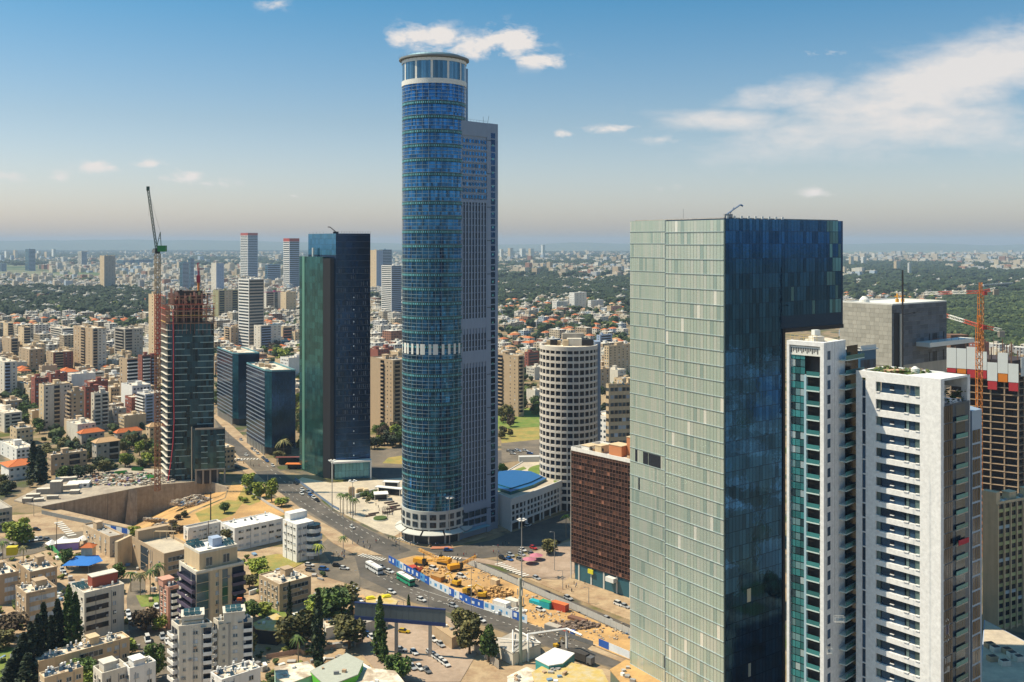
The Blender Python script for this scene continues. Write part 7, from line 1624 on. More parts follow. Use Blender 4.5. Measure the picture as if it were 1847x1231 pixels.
# houses past the nearest three hundred, joined, with window strips of their own
FW = mk('far_walls', (.5, .45, .38), .9, 0, .15, .02, alt=[(0, (.50, .42, .31)), (.22, (.54, .46, .35)), (.42, (.60, .56, .49)), (.60, (.40, .31, .21)), (.74, (.45, .45, .45)), (.86, (.30, .15, .10)), (.93, (.38, .45, .52))])
FR = mk('far_roofs', (.5, .45, .38), .95, 0, .2, .03, alt=[(0, (.46, .14, .05)), (.30, (.50, .28, .14)), (.42, (.60, .56, .48)), (.7, (.45, .40, .34)), (.88, (.66, .64, .60))])
wl = MB(); rf_ = MB(); wn_ = MB(); par_ = MB()
DIM = [(12, 10, 6.5), (15, 11, 7), (13, 11, 7), (15, 12, 9.5), (18, 12, 9.5), (14, 13, 10), (20, 13, 13), (22, 14, 14), (24, 13, 14), (20, 16, 23), (22, 15, 24), (18, 15, 24)]
def farhouse(ch, x, y, rot, sc, hs=1.0):
    w, d, h = DIM[ch]; w *= sc; d *= sc; h *= hs*R(.85, 1.2); c, s = cos(rot), sin(rot); q = [(x+a*c-b*s, y+a*s+b*c) for a, b in ((-w/2, -d/2), (w/2, -d/2), (w/2, d/2), (-w/2, d/2))]; r = R()
    wl.hexa(q, 0, h, 0, r, bot=False)
    if ch < 3:
        r0, r1 = lerp(lerp(q[0], q[3], .5), lerp(q[1], q[2], .5), .35), lerp(lerp(q[0], q[3], .5), lerp(q[1], q[2], .5), .65); rr = R(0, .42)
        for f in ((q[0], q[1], r1, r0), (q[1], q[2], r1), (q[2], q[3], r0, r1), (q[3], q[0], r0)): rf_.face([(p[0], p[1], h+(2.4 if p in (r0, r1) else 0)) for p in f], 0, rr)
    else:
        rf_.face([(p[0], p[1], h+.15) for p in q], 0, R(.42, 1)); k = lerp(q[0], q[2], R(.35, .65)); rf_.box(k[0], k[1], h, 4, 4, 3, rot, 0, R(.5, 1))
        if y < 2600:
            for _ in range(3): k = lerp(lerp(q[0], q[1], R(.1, .9)), lerp(q[3], q[2], R(.1, .9)), R(.1, .9)); rf_.box(k[0], k[1], h, 1.5, 1.5, 1.3, rot, 0, R(.6, 1))
    if y < 3200:
        for (A_, B_) in ((q[0], q[1]), (q[1], q[2]), (q[2], q[3]), (q[3], q[0])):
            if (B_[1]-A_[1])*-x + (A_[0]-B_[0])*-y > -1e9 and ((B_[1]-A_[1])*(0-A_[0])+(-(B_[0]-A_[0]))*(0-A_[1])) > 0:
                L = hypot(B_[0]-A_[0], B_[1]-A_[1]); nf = max(2, int(h/3.1)); nb = max(2, int(L/4))
                for j in range(nf):
                    for i in range(nb):
                        if R() < .85: wn_.quad(A_, B_, L*(i+.25)/nb, L*(i+.72)/nb, j*h/nf+h/nf*.35, j*h/nf+h/nf*.8, .08, 0, R())
for it in far_it: farhouse(*it)
y = 4200.0
while y < 15000:
    sp = 46*(y/4200)**.8; x = (-80-CX)/FPX*y
    while x < (1870-CX)/FPX*y:
        X_, Y2 = x+R(-.4, .4)*sp, y+R(-.4, .4)*sp; x += sp; a = CX+FPX*X_/Y2
        if covered(a, 450): continue
        n1 = mnoise.noise(Vector((X_*.0007, Y2*.0007, 5)))+.5*mnoise.noise(Vector((X_*.003, Y2*.003, 5)))
        thr = .05 if a < 900 else -.05
        if n1 < thr: continue
        farhouse(random.choice([3, 6, 7, 8, 9, 10, 10]), X_, Y2, ANG+R(-.2, .2), R(1.0, 1.8)*(y/4200)**.25, R(.8, 1.4) if R() < .92 else R(1.6, 2.4))
    y += sp
tag(wl.build('far_houses', FW, kind='stuff'), 'far town of small pale blocks spreading to the hazy horizon', 'town'); tag(rf_.build('far_roofs', FR, kind='stuff'), 'orange and pale roofs of the far town', 'roofs'); tag(wn_.build('far_windows', M['glassD'], kind='stuff'), 'dark windows of the far town houses', 'windows')
# low hills on the horizon
m = MB(); prev = None; HL = mk('hill_scrub', (.10, .12, .08), .95, 0, .3, .0005)
for i in range(121):
    t = i/120; X_ = -14000+t*28000; h = 150+90*mnoise.noise(Vector((X_*.0003, 1, 0)))+40*mnoise.noise(Vector((X_*.0011, 2, 0)))+(110 if X_ < -2000 else 0)*min(1, (-X_-2000)/3000 if X_ < -2000 else 0); h = max(60, h)*.85
    row = [(X_, 19500, 0), (X_, 21000, h*.55), (X_*1.05, 23000, h), (X_*1.1, 26000, 0)]
    if prev:
        for a_, b_, c_, d_ in zip(prev, row, row[1:], prev[1:]): m.face([a_, b_, c_, d_])
    prev = row
struct(m.build('hills', HL))
# unseen town added behind the camera to vary what the glass towers mirror
wl = MB(); rf_ = MB(); wn_ = MB(); bt = []; y = -900.0
while y < 300:
    x = -800.0
    while x < 900:
        X_, Y2 = x+R(-6, 6), y+R(-6, 6); x += 27
        if abs(X_) < 40 and abs(Y2) < 60 or (Y2 > 60 and (-.56*Y2-40 < X_ < .56*Y2+40)) or inside_any((X_, Y2), 12): continue
        if R() < .7: farhouse(random.choice([3, 4, 5, 6, 7, 8, 9, 10]), X_, Y2, ANG+R(-.1, .1), 1.0)
        else: s = R(4, 7); bt.append((random.randrange(4), X_, Y2, 0, s, s, s, R(0, 6), .3))
    y += 27
tag(wl.build('near_houses', FW, kind='stuff'), 'town houses mirrored in the glass towers', 'town'); tag(rf_.build('near_roofs', FR, kind='stuff'), 'roofs of the mirrored town houses', 'roofs'); many('near_trees', BL, bt, FM, 'street trees of the mirrored town', 'trees')
m = MB(); m.box(-5, -30, 0, 46, 46, CH-3); tag(m.build('viewing_tower', M['concrete']), 'tower under the viewpoint', 'tower')
# bushes, hedges and yard clutter between the foreground houses
bt = []; yc = MB(); k = 0
ROADS = [[(238, 1040), (262, 1046), (262, 1110), (310, 1150), (312, 1231), (280, 1231), (232, 1140), (228, 1080)], [(-60, 970), (130, 940), (240, 955), (240, 985), (140, 975), (-60, 1015)], [(545, 1018), (640, 1000), (760, 1100), (600, 1050)], [(645, 1130), (700, 1100), (845, 1135), (860, 1190), (700, 1231), (650, 1190)]]
YP = [(-60, 985), (60, 985), (240, 975), (335, 992), (470, 1000), (560, 1030), (640, 1060), (660, 1110), (640, 1180), (480, 1240), (-60, 1240)]
while k < 620:
    a, b = R(-60, 660), R(985, 1240); k += 1
    if not inpoly((a, b), YP) or any(inpoly((a, b), q) for q in ROADS): continue
    p = P(a, b)
    if inside_any(p, .8): continue
    n_ = mnoise.noise(Vector((p[0]*.04, p[1]*.04, 1)))
    if R() < .55+n_: s = R(.8, 2.2); bt.append((random.randrange(4), p[0], p[1], 0, s, s, s*R(.7, 1.2), R(0, 6), .6+n_*.5+R(-.2, .4)))
    else: yc.box(p[0], p[1], .12, R(.8, 4), R(.5, 2), R(.3, 1.8), R(0, 3), 0, R())
many('bushes', BL, bt, FM, 'bushes and small trees in the yards of the lower left houses', 'bushes')
tag(yc.build('yard_clutter', MATS['roof_clutter'], kind='stuff'), 'sheds, crates and low walls cluttering the lower left yards', 'clutter')
# ================================================================ vehicles
def rotz(p): return p
CP = {}
def carpaint(n, c): 
    if n not in CP: CP[n] = mk('car_paint_'+n, c, .3, .2, 0, spec=.6)
    return CP[n]
PC = {'white': (.72, .72, .70), 'silver': (.42, .44, .46), 'black': (.02, .02, .025), 'blue': (.03, .12, .35), 'red': (.45, .03, .03), 'grey': (.16, .17, .18), 'yellow': (.62, .42, .02)}
CG = mk('car_glass', (.02, .03, .04), .1, .3, 0); TY = mk('tyre_rubber', (.015, .015, .015), .9, 0, 0)
_cm = {}
def carmeshes(kind, col):
    k = (kind, col)
    if k in _cm: return _cm[k]
    L, W, hood, h0, h1 = {'car': (4.4, 1.8, .85, .78, 1.45), 'suv': (4.7, 1.9, .6, .95, 1.75), 'van': (5.4, 2.0, .25, 1.05, 2.3)}[kind]
    b = MB()
    def loft(secs, m):  # sections: (x, halfwidth, z0, z1)
        for (x, w, z0, z1), (X2, w2, a0, a1) in zip(secs, secs[1:]):
            p = [(x, -w, z0), (x, w, z0), (x, w, z1), (x, -w, z1)]; q = [(X2, -w2, a0), (X2, w2, a0), (X2, w2, a1), (X2, -w2, a1)]
            for i in range(4): b.face([p[i], p[(i+1) % 4], q[(i+1) % 4], q[i]], m)
        x, w, z0, z1 = secs[0]; b.face([(x, -w, z0), (x, -w, z1), (x, w, z1), (x, w, z0)], m); x, w, z0, z1 = secs[-1]; b.face([(x, -w, z0), (x, w, z0), (x, w, z1), (x, -w, z1)], m)
    hw = W/2
    loft([(-L/2, hw*.85, .35, h0*.85), (-L/2+.3, hw, .25, h0), (L/2-hood-.6, hw, .25, h0), (L/2-.35, hw*.95, .25, h0*.85), (L/2, hw*.8, .35, h0*.7)], 0)
    loft([(-L/2+.55, hw*.72, h1-.08, h1), (L/2-hood-1.35, hw*.74, h1-.08, h1)], 0)
    body = b.mesh('body', [carpaint(col, PC[col])]); b = MB(); 
    s0, s1 = -L/2+.1, L/2-hood-.5
    loft([(s0, hw*.82, h0-.02, h0), (s0+.45, hw*.80, h0-.02, h1-.05), (s1-.8, hw*.78, h0-.02, h1-.05), (s1, hw*.84, h0-.02, h0)], 0)
    cab = b.mesh('windows', [CG]); b = MB()
    bm = bmesh.new(); bmesh.ops.create_cone(bm, segments=10, radius1=.33, radius2=.33, depth=.22, cap_ends=True, matrix=Matrix.Rotation(pi/2, 4, 'X')); wm_ = bpy.data.meshes.new('wheel'); bm.to_mesh(wm_); bm.free(); wm_.materials.append(TY)
    _cm[k] = (body, cab, wm_, L, hw); return _cm[k]
AV = ((534, 869), (672, 958)); LC = ((740, 1070), (1130, 1195)); UC = ((855, 1013), (1139, 1138)); TS = ((560, 1022), (640, 1030))
def hdg(d): a, b = P(*d[0]), P(*d[1]); return atan2(b[1]-a[1], b[0]-a[0])
CN = {'white': 'white', 'silver': 'silver', 'black': 'black', 'blue': 'blue', 'red': 'red', 'grey': 'dark grey', 'yellow': 'yellow'}
def car(px, py, h, col, where, kind='car', group=None, flip=False):
    x, y = P(px, py, .2); body, cab, wh, L, hw = carmeshes(kind, col); rot = (hdg(h) if isinstance(h, tuple) else h)+(pi if flip else 0)
    T = thing({'car': 'car', 'suv': 'car', 'van': 'van'}[kind], f'{CN[col]} {kind} {where}', 'van' if kind == 'van' else 'car', (x, y, .22), rot, group)
    link('body', body, T); link('windows', cab, T)
    for sx in (-1, 1):
        for sy in (-1, 1): link('wheel', wh, T, loc=(sx*L*.31, sy*hw*.93, .33))
    return T
car(444, 822, AV, 'white', 'alone on the avenue before the junction'); car(432, 832, (( 412, 832), (470, 832)), 'white', 'crossing the junction by the unfinished annex'); car(426, 845, ((412, 845), (470, 845)), 'black', 'in the shade behind the bright trees'); car(412, 844, ((412, 845), (470, 845)), 'grey', 'in the shade beside the annex')
for i, (a, b, c, w) in enumerate(((534, 873, 'black', 'first in the parked row by the plaza fence'), (545, 885, 'white', 'second in the parked row by the plaza fence'), (544, 892, 'white', 'double parked on the avenue lane'), (556, 889, 'silver', 'third in the parked row by the plaza fence'), (560, 894, 'blue', 'fourth in the parked row by the plaza fence'), (566, 899, 'white', 'fifth in the parked row by the plaza fence'), (572, 904, 'black', 'last in the parked row by the plaza fence'))): car(a, b, AV, c, w)
car(635, 953, AV, 'white', 'driving past the plaza on the avenue'); car(558, 1021, TS, 'white', 'parked at the round end of the white building'); car(559, 1030, TS, 'grey', 'parked in front of the white car by the round building end'); car(584, 1029, TS, 'blue', 'parked alone near the round building end', 'suv'); car(608, 1022, TS, 'black', 'parked left of a white car by the crowd'); car(621, 1027, TS, 'white', 'parked right of the black car by the crowd')
car(688, 1025, LC, 'grey', 'between the white bus and the banner fence'); car(703, 1033, LC, 'white', 'beside the banner fence ahead of the green bus'); car(639, 1064, TS, 'white', 'in the side street above the depot'); car(706, 1070, LC, 'white', 'near the yellow tarpaulin depot'); car(760, 1084, LC, 'white', 'above the billboard on the lower carriageway'); car(818, 1095, LC, 'silver', 'right above the end of the billboard'); car(867, 1121, LC, 'white', 'by itself on the lower carriageway right of the billboard'); car(729, 1141, TS, 'yellow', 'taxi behind the billboard legs')
car(671, 1152, AV, 'white', 'beside the round olive tree'); car(656, 1142, AV, 'grey', 'in the shade by the round olive tree'); car(663, 1147, AV, 'blue', 'between parked cars by the round olive tree'); car(723, 1174, TS, 'silver', 'at the foot of the left billboard leg'); car(747, 1179, AV, 'white', 'right of the left billboard leg'); car(782, 1156, AV, 'white', 'beside the right billboard leg'); car(795, 1165, AV, 'silver', 'at the ramp corner right of the billboard legs')
for a, b, c in ((776, 1180, 'white'), (783, 1185, 'white'), (790, 1190, 'silver'), (797, 1195, 'white'), (804, 1200, 'white'), (731, 1206, 'white'), (744, 1206, 'silver'), (757, 1207, 'white'), (770, 1212, 'grey')): car(a, b, AV, c, 'parked in the rows of the bottom car park', group='cars parked in the bottom car park')
car(782, 1028, LC, 'white', 'parked among the orange site machines', 'suv'); car(832, 1042, LC, 'white', 'in the middle of the dusty site', 'suv'); car(975, 1102, LC, 'white', 'at the left end of the turquoise truck'); car(968, 1045, UC, 'silver', 'on the upper carriageway before the forecourt'); car(1025, 1081, UC, 'silver', 'on the upper carriageway below the brown block'); car(1096, 1119, UC, 'silver', 'farthest right on the upper carriageway'); car(989, 1074, UC, 'black', 'close to the grey site fence'); car(1116, 1092, UC, 'white', 'parked on the shop forecourt', 'suv'); car(1128, 1096, UC, 'silver', 'behind the white suv on the forecourt')
car(808, 994, ((780, 994), (840, 994)), 'blue', 'at the red paving before the round tower'); car(953, 949, ((905, 975), (1030, 930)), 'white', 'in the deep shade of the side street'); car(988, 981, ((905, 990), (1030, 965)), 'white', 'at the top of the small traffic island'); car(1003, 980, ((905, 990), (1030, 965)), 'black', 'right of the white car at the island top', 'suv')
for i, (a, b, c) in enumerate(((906, 1008, 'black'), (919, 1011, 'blue'), (921, 1003, 'silver'), (938, 1011, 'grey'), (941, 1002, 'silver'), (943, 994, 'white'), (959, 1001, 'grey'), (962, 990, 'red'))): car(a, b, UC, c, ['leftmost in the island car park', 'second in the lower island row', 'behind the blue one on the island', 'at the lower island row middle', 'in the middle of the island car park', 'at the back of the island car park', 'before the red one on the island', 'at the back right of the island car park'][i])
AL = ((262, 1100), (290, 1180)); car(266, 1157, AL, 'white', 'driving down the alley towards the bottom', 'van'); car(293, 1152, AL, 'silver', 'parked right of the white alley van', 'suv'); car(302, 1160, AL, 'white', 'parked by the curved balconies'); car(231, 1108, AL, 'white', 'upper of two in the alley by the strip windows'); car(233, 1117, AL, 'white', 'lower of two in the alley by the strip windows'); car(282, 1098, AL, 'white', 'parked beside the pink building', 'suv'); car(262, 1185, AL, 'grey', 'in the shade at the bottom of the alley'); car(210, 1003, AL, 'silver', 'beside the small beige house', 'suv'); car(227, 975, TS, 'white', 'left one at the bright yellow green tree'); car(243, 979, TS, 'silver', 'right one at the bright yellow green tree'); car(66, 957, TS, 'black', 'on the corner street near the big bright tree'); car(86, 975, TS, 'grey', 'in the shade of the corner street'); car(22, 986, TS, 'white', 'at the left edge of the corner street')
for a, b, c in ((44, 978, 'white'), (51, 977, 'blue'), (58, 976, 'black'), (65, 975, 'white'), (73, 974, 'grey'), (112, 1030, 'white'), (116, 1036, 'white'), (36, 980, 'grey')): car(a, b, AL, c, 'parked in the row along the corner street', group='cars parked along the corner street')
car(16, 733, AL, 'black', 'large and dark on the far left yard', 'van'); car(208, 772, TS, 'white', 'between the orange roofed houses')
for i in range(16):
    t = R(); a, b = (400+95*t, 766+78*t) if i < 7 else (912+50*R(), 812+8*R()); car(a, b, AV if i < 7 else TS, random.choice(['white', 'silver', 'grey', 'white', 'blue']), 'far off on the upper avenue' if i < 7 else 'far off on the loop road', group='cars far off on the upper avenue' if i < 7 else 'cars far off on the loop road')
def bus(px0, py0, px1, py1, col, label):
    a, b = P(px0, py0), P(px1, py1); T = thing('bus', label, 'bus', ((a[0]+b[0])/2, (a[1]+b[1])/2, .15), atan2(b[1]-a[1], b[0]-a[0])); L = 12; m = MB(); mt = mk('bus_'+label.split()[0], col, .4, 0, 0, spec=.6)
    m.box(0, 0, .4, L, 2.5, 1.15); m.box(0, 0, 2.35, L, 2.5, .7); m.build('body', mt, T); m = MB(); m.box(0, 0, 3.05, L*.98, 2.4, .12); m.box(-3, 0, 3.17, 2, 1.6, .3); m.build('roof', M['white'], T)
    m = MB(); m.box(0, 0, 1.55, L-.05, 2.42, .8); m.build('window_band', CG, T); m = MB()
    for i in range(7): m.box(-5.4+i*1.8, 0, 1.5, .15, 2.52, .9)
    m.build('pillars', mt, T)
    for sx in (-3.6, 3.9):
        for sy in (-1.15, 1.15): m = MB(); m.box(sx, sy, 0, 1, .25, .95); o = m.build('wheel', TY, T)
bus(659, 1022, 691, 1041, (.65, .66, .66), 'white bus with a dark window band heading down the avenue'); bus(715, 1042, 749, 1062, (.02, .30, .16), 'green bus with a white roof beside the banner fence')
x, y = P(1048, 1195); T = thing('truck', 'dark covered lorry on the lower carriageway at the bottom right', 'truck', (x, y, .2), hdg(LC)); m = MB(); m.box(-1.2, 0, .9, 8, 2.5, 2.4); m.build('cargo_box', mk('dark_tarpaulin', (.05, .045, .04), .8), T); m = MB(); m.box(4, 0, .6, 2, 2.4, 2.2); m.build('cab', carpaint('grey', PC['grey']), T)
for sx in (-4, -2.8, 3.8):
    for sy in (-1.1, 1.1): m = MB(); m.box(sx, sy, 0, .95, .3, .95); m.build('wheel', TY, T)
# ================================================================ road works between the carriageways
BAN = [mk('banner_blue', (.02, .10, .42), .5), mk('banner_white', (.68, .72, .76), .5), mk('banner_sky', (.10, .32, .60), .5)]
def fence(name, label, pts, h, step, mats, pick, cat='fence', post=True, detail=False):
    w = [P(*p) for p in pts]; o = w[0]; T = thing(name, label, cat, (*o, 0)); n = 0; pm = MB()
    for A_, B_ in zip(w, w[1:]):
        a = (A_[0]-o[0], A_[1]-o[1]); b = (B_[0]-o[0], B_[1]-o[1]); L = hypot(b[0]-a[0], b[1]-a[1]); k = max(1, int(L/step))
        for i in range(k):
            m = MB(); m.fb(a, b, L*i/k+.04, L*(i+1)/k-.04, .15, h, -.05, .05)
            if detail:
                m.m = [0]*len(m.m); dm = random.choice([1, 2]); s0 = L*i/k+R(.2, .8); m.quad(a, b, s0, min(s0+R(.8, 2.0), L*(i+1)/k-.1), h*R(.2, .4), h*R(.6, .85), .08, 1)
            p = pick(n); m.build('panel', [mats[p], mats[(p+1) % len(mats)]] if detail else mats[p], T); n += 1
            q = lerp(a, b, i/k); pm.bar((q[0], q[1]+.12, 0), (q[0], q[1]+.12, h+.25), .07)
    pm.build('posts', M['metal'], T, kind='stuff'); return T
fence('banner_fence', 'long hoarding with blue and white printed banners along the lower carriageway', [(701, 1015), (742, 1038), (783, 1061), (848, 1092), (911, 1112), (951, 1126)], 3.3, 3.4, BAN, lambda n: 0 if (n//4) % 3 == 1 or n < 2 or random.random() < .25 else (2 if random.random() < .2 else 1), detail=True)
fence('site_fence', 'pale corrugated metal site fence along the upper carriageway', [(845, 1019), (900, 1042), (948, 1063), (1040, 1103), (1145, 1150)], 2.6, 3.0, [mk('pale_corrugated', (.42, .42, .40), .7, 0, .15, 1)], lambda n: 0)
fence('site_fence', 'low grey mesh fence at the right end of the site', [(982, 1136), (1030, 1152), (1070, 1166)], 1.8, 3.0, [mk('grey_mesh_cloth', (.16, .16, .16), .9)], lambda n: 0)
fence('banner_fence', 'short white and blue banner fence at the foot of the green glass tower', [(1080, 1166), (1136, 1190)], 2.8, 4, BAN, lambda n: 1 if n % 4 else 0)
fence('site_fence', 'grey sheet fence along the street below the pit', [(75, 928), (120, 938), (180, 950), (240, 963), (272, 968)], 2.2, 4, [mk('grey_sheet', (.22, .24, .25), .7)], lambda n: 0)
fence('banner_fence', 'blue banner strip along the pit fence near the bright tree', [(190, 956), (250, 968), (290, 976)], 2.6, 4, BAN, lambda n: 0 if n % 2 else 1)
fence('barrier', 'blue glass barrier between the parked cars and the plaza', [(532, 866), (560, 886), (600, 916), (612, 922)], 1.6, 3, [mk('blue_grey_barrier', (.16, .22, .32), .5)], lambda n: 0, 'barrier')
fence('hedge_wall', 'pinkish low yard wall beneath the broad trees', [(480, 1190), (540, 1180), (600, 1172), (655, 1160)], 1.8, 5, [mk('pinkish_wall', (.42, .27, .21), .9, 0, .2, .5)], lambda n: 0, 'wall')
fence('retaining_wall', 'pale stepped wall down the ramp beside the olive trees', [(838, 1160), (870, 1185), (900, 1208)], 3, 6, [M['concrete']], lambda n: 0, 'wall')
fence('yard_fence', 'white fence beside the row of bright avenue trees', [(432, 872), (455, 892), (485, 912), (512, 926)], 1.6, 4, [mk('whitish_fence', (.45, .44, .42), .8)], lambda n: 0)
def excavator(px, py, rot, label, col=None, s=1.0, z=0.1):
    T = thing('excavator', label, 'excavator', (*P(px, py), z), rot); T.scale = (s, s, s); Y = col or mk('machine_yellow', (.55, .32, .02), .55, 0, .1, 1)
    for sy in (-1.1, 1.1): m = MB(); m.box(0, sy, 0, 3.8, .6, .9); m.build('track', M['dark'], T)
    m = MB(); m.cyl(0, 0, .9, 1.15, .8, n=10); m.box(-.5, 0, 1.15, 3.4, 2.5, 1.2); m.box(-1.6, 0, 1.3, 1.2, 2.6, 1.4); m.build('house', Y, T); m = MB(); m.box(.7, -.75, 1.2, 1.5, 1.0, 1.9); m.build('cab', CG, T)
    m = MB(); m.bar((1, .2, 1.9), (3.6, .2, 4.8), .38); m.bar((3.6, .2, 4.8), (6.4, .2, 3.6), .32); m.build('boom', Y, T); m = MB(); m.bar((6.4, .2, 3.7), (6.0, .2, 1.3), .26); m.build('arm', Y, T); m = MB(); m.box(5.8, .2, .5, 1.1, 1.2, .9); m.build('bucket', M['dark'], T); m = MB(); m.bar((1.3, .2, 2.6), (3.0, .2, 3.7), .12); m.bar((3.8, .2, 5.2), (5.6, .2, 4.7), .12); m.build('cylinders', M['steel'], T)
excavator(822, 1058, 2.4, 'yellow excavator with raised boom left of the rubble in the site'); excavator(845, 1074, -.4, 'yellow excavator digging nearest the banner fence'); excavator(868, 1080, 2.9, 'yellow excavator facing left right of the site rubble'); excavator(1005, 1203, .8, 'small yellow excavator on the dusty flat roof', s=.6, z=6.5)
def rig(px, py, rot, label, L=11, col=None):
    T = thing('drilling_rig', label, 'drilling rig', (*P(px, py), .1), rot); Y = col or mk('rig_orange', (.62, .30, .02), .55, 0, .1, 1)
    for sy in (-1.4, 1.4): m = MB(); m.box(0, sy, 0, 5, .8, 1.1); m.build('track', M['dark'], T)
    m = MB(); m.box(-.8, 0, 1.1, 5.5, 3, 1.9); m.build('house', Y, T); m = MB(); m.box(2.2, -1, 1.2, 1.5, 1.2, 2.2); m.build('cab', CG, T); m = MB(); lattice(m, (2.5, .5, 2.2), (2.5+L, .5, 4.6), 1.0, 1.5, .16); m.build('mast', Y, T); m = MB(); m.bar((1, .5, 3), (1, .5, 5.5), .3); m.bar((1, .5, 5.5), (2.5+L*.7, .5, 4.4), .06); m.build('frame', M['dark'], T)
rig(760, 1020, -.5, 'orange drilling rig with mast laid down, leftmost in the site'); rig(800, 1018, 2.6, 'tall yellow orange drilling rig at the top of the site'); rig(822, 1030, .5, 'orange drilling rig beside the pale site fence', 8); rig(748, 1036, -1, 'small red drilling machine by the banner fence', 4, REDC)
def boxthing(name, label, cat, px, py, dim, mt, rot=None, z=.1, lid=None):
    T = thing(name, label, cat, (*P(px, py), z), hdg(LC) if rot is None else rot); m = MB(); m.box(0, 0, 0, *dim); m.build('box', mt, T); m = MB()
    for i in range(int(dim[0]/.8)): m.box(-dim[0]/2+.4+i*.8, 0, .1, .12, dim[1]+.12, dim[2]-.2)
    m.build('ribs', mt, T); m = MB(); m.box(0, 0, dim[2], dim[0]+.1, dim[1]+.1, .12); m.build('lid', lid or mt, T)
TQ = mk('turquoise_paint', (.02, .36, .42), .5); boxthing('container', 'bright red container beside the pale site fence', 'container', 1010, 1101, (7, 2.6, 2.8), REDC, lid=mk('orange_lid', (.6, .16, .05), .7)); boxthing('container', 'turquoise flat container left of the red one', 'container', 968, 1090, (6, 2.4, 1.2), TQ); boxthing('tank_truck', 'turquoise and green machine next to the red container', 'machine', 985, 1097, (5, 2.4, 2.6), TQ, lid=mk('machine_green', (.03, .3, .15), .5))
boxthing('container', 'orange open container with rust sides in the site', 'container', 790, 1048, (6, 3, 2.2), mk('rust_orange', (.5, .22, .05), .8), lid=mk('rust_lid', (.42, .25, .10), .9)); boxthing('cabin', 'white and glass site cabin near the antenna mast', 'cabin', 905, 1098, (7, 3, 2.8), M['white']); boxthing('cabin', 'second white cabin right of the first by the mast', 'cabin', 925, 1094, (6, 3, 2.6), M['greyL']); boxthing('toilet', 'bright blue portable toilet near the right end of the site', 'toilet', 1033, 1150, (1.4, 1.4, 2.4), BAN[0]); boxthing('block_stack', 'grey stack of paving blocks on the site', 'stack', 998, 1136, (6, 3, 1.6), M['greyW']); boxthing('cabin', 'pale cabin near the top of the pale fence', 'cabin', 893, 1056, (3.5, 2.5, 2.4), M['cream']); boxthing('truck_bed', 'flat rusty trailer with pipes beside the fence', 'trailer', 1042, 1120, (8, 2.5, .9), mk('pipe_brown', (.18, .09, .06), .8)); boxthing('crate', 'orange red crate beside the blue toilet', 'crate', 1018, 1143, (3, 2, 1.2), REDC)
rubble('earth_heap', 'orange earth heap left of the white cabins', *P(890, 1072), 8, 5, 0, 260, .6, 2, mk('earth_clods', (.5, .3, .12), .95, 0, .3, .5, rnd=.4), lambda a, b: max(0, 2.5-hypot(a/8, b/5)*2.5)); rubble('earth_heap', 'broken asphalt and earth at the right end of the site', *P(1035, 1130), 10, 4, 0, 260, .5, 1.8, mk('asphalt_lumps', (.18, .13, .1), .95, 0, .3, .5, rnd=.5)); rubble('earth_heap', 'scattered brown soil around the drilling rigs', *P(780, 1030), 12, 5, 0, 200, .4, 1.4, MATS['earth_clods'])
rubble('site_clutter', 'white site clutter and stacked boards before the mast', *P(918, 1105), 7, 3, 0, 120, .5, 2, mk('white_clutter', (.6, .6, .58), .8, 0, .1, 1, rnd=.3))
for i, (a, b) in enumerate(((955, 1018), (967, 1011))):
    T = thing('parasol', ['left pink parasol on the traffic island', 'right pink parasol on the traffic island'][i], 'parasol', (*P(a, b), .12)); m = MB(); m.cyl(0, 0, 2.2, 3.2, 3.2, .1, 10); m.build('canopy', mk('pink_canvas', (.45, .16, .22), .8), T); m = MB(); m.bar((0, 0, 0), (0, 0, 2.4), .08); m.build('pole', M['metal'], T)
for (a_, b_, rx_, ry_, n_) in ((800, 1040, 28, 9, 240), (900, 1085, 22, 8, 200), (1060, 1140, 26, 9, 220), (990, 1112, 16, 6, 120)): rubble('site_litter', 'boards, pipes and soil lumps littering the road works', *P(a_, b_), rx_, ry_, .05, n_, .25, 1.1, RUB)
# ================================================================ lamps, masts, poles
def lampmast(px, pb, pt, label, arms=6, r=.28):
    x, y = P(px, pb); h = zat(pt, y); T = thing('street_lamp', label, 'street lamp', (x, y, 0)); m = MB(); m.cyl(0, 0, 0, h, r, r*.5, 8); m.build('pole', M['steel'], T); m = MB(); m.cyl(0, 0, h-.5, h-.3, .9, n=10); m.build('ring', M['steel'], T)
    for i in range(arms): a = 2*pi*i/arms; m = MB(); m.bar((.4*cos(a), .4*sin(a), h-.4), (1.6*cos(a), 1.6*sin(a), h), .08); m.box(1.7*cos(a), 1.7*sin(a), h-.1, .9, .9, .35, a); m.build('lamp_head', M['white'], T)
lampmast(599, 921, 831, 'tall mast lamp in front of the plaza near the teal tower'); lampmast(811, 983, 898, 'tall mast lamp before the round tower canopy'); lampmast(941, 1042, 938, 'tall mast lamp on the small traffic island'); lampmast(636, 983, 868, 'thin mast lamp on the avenue divider before the plaza', 5, .2)
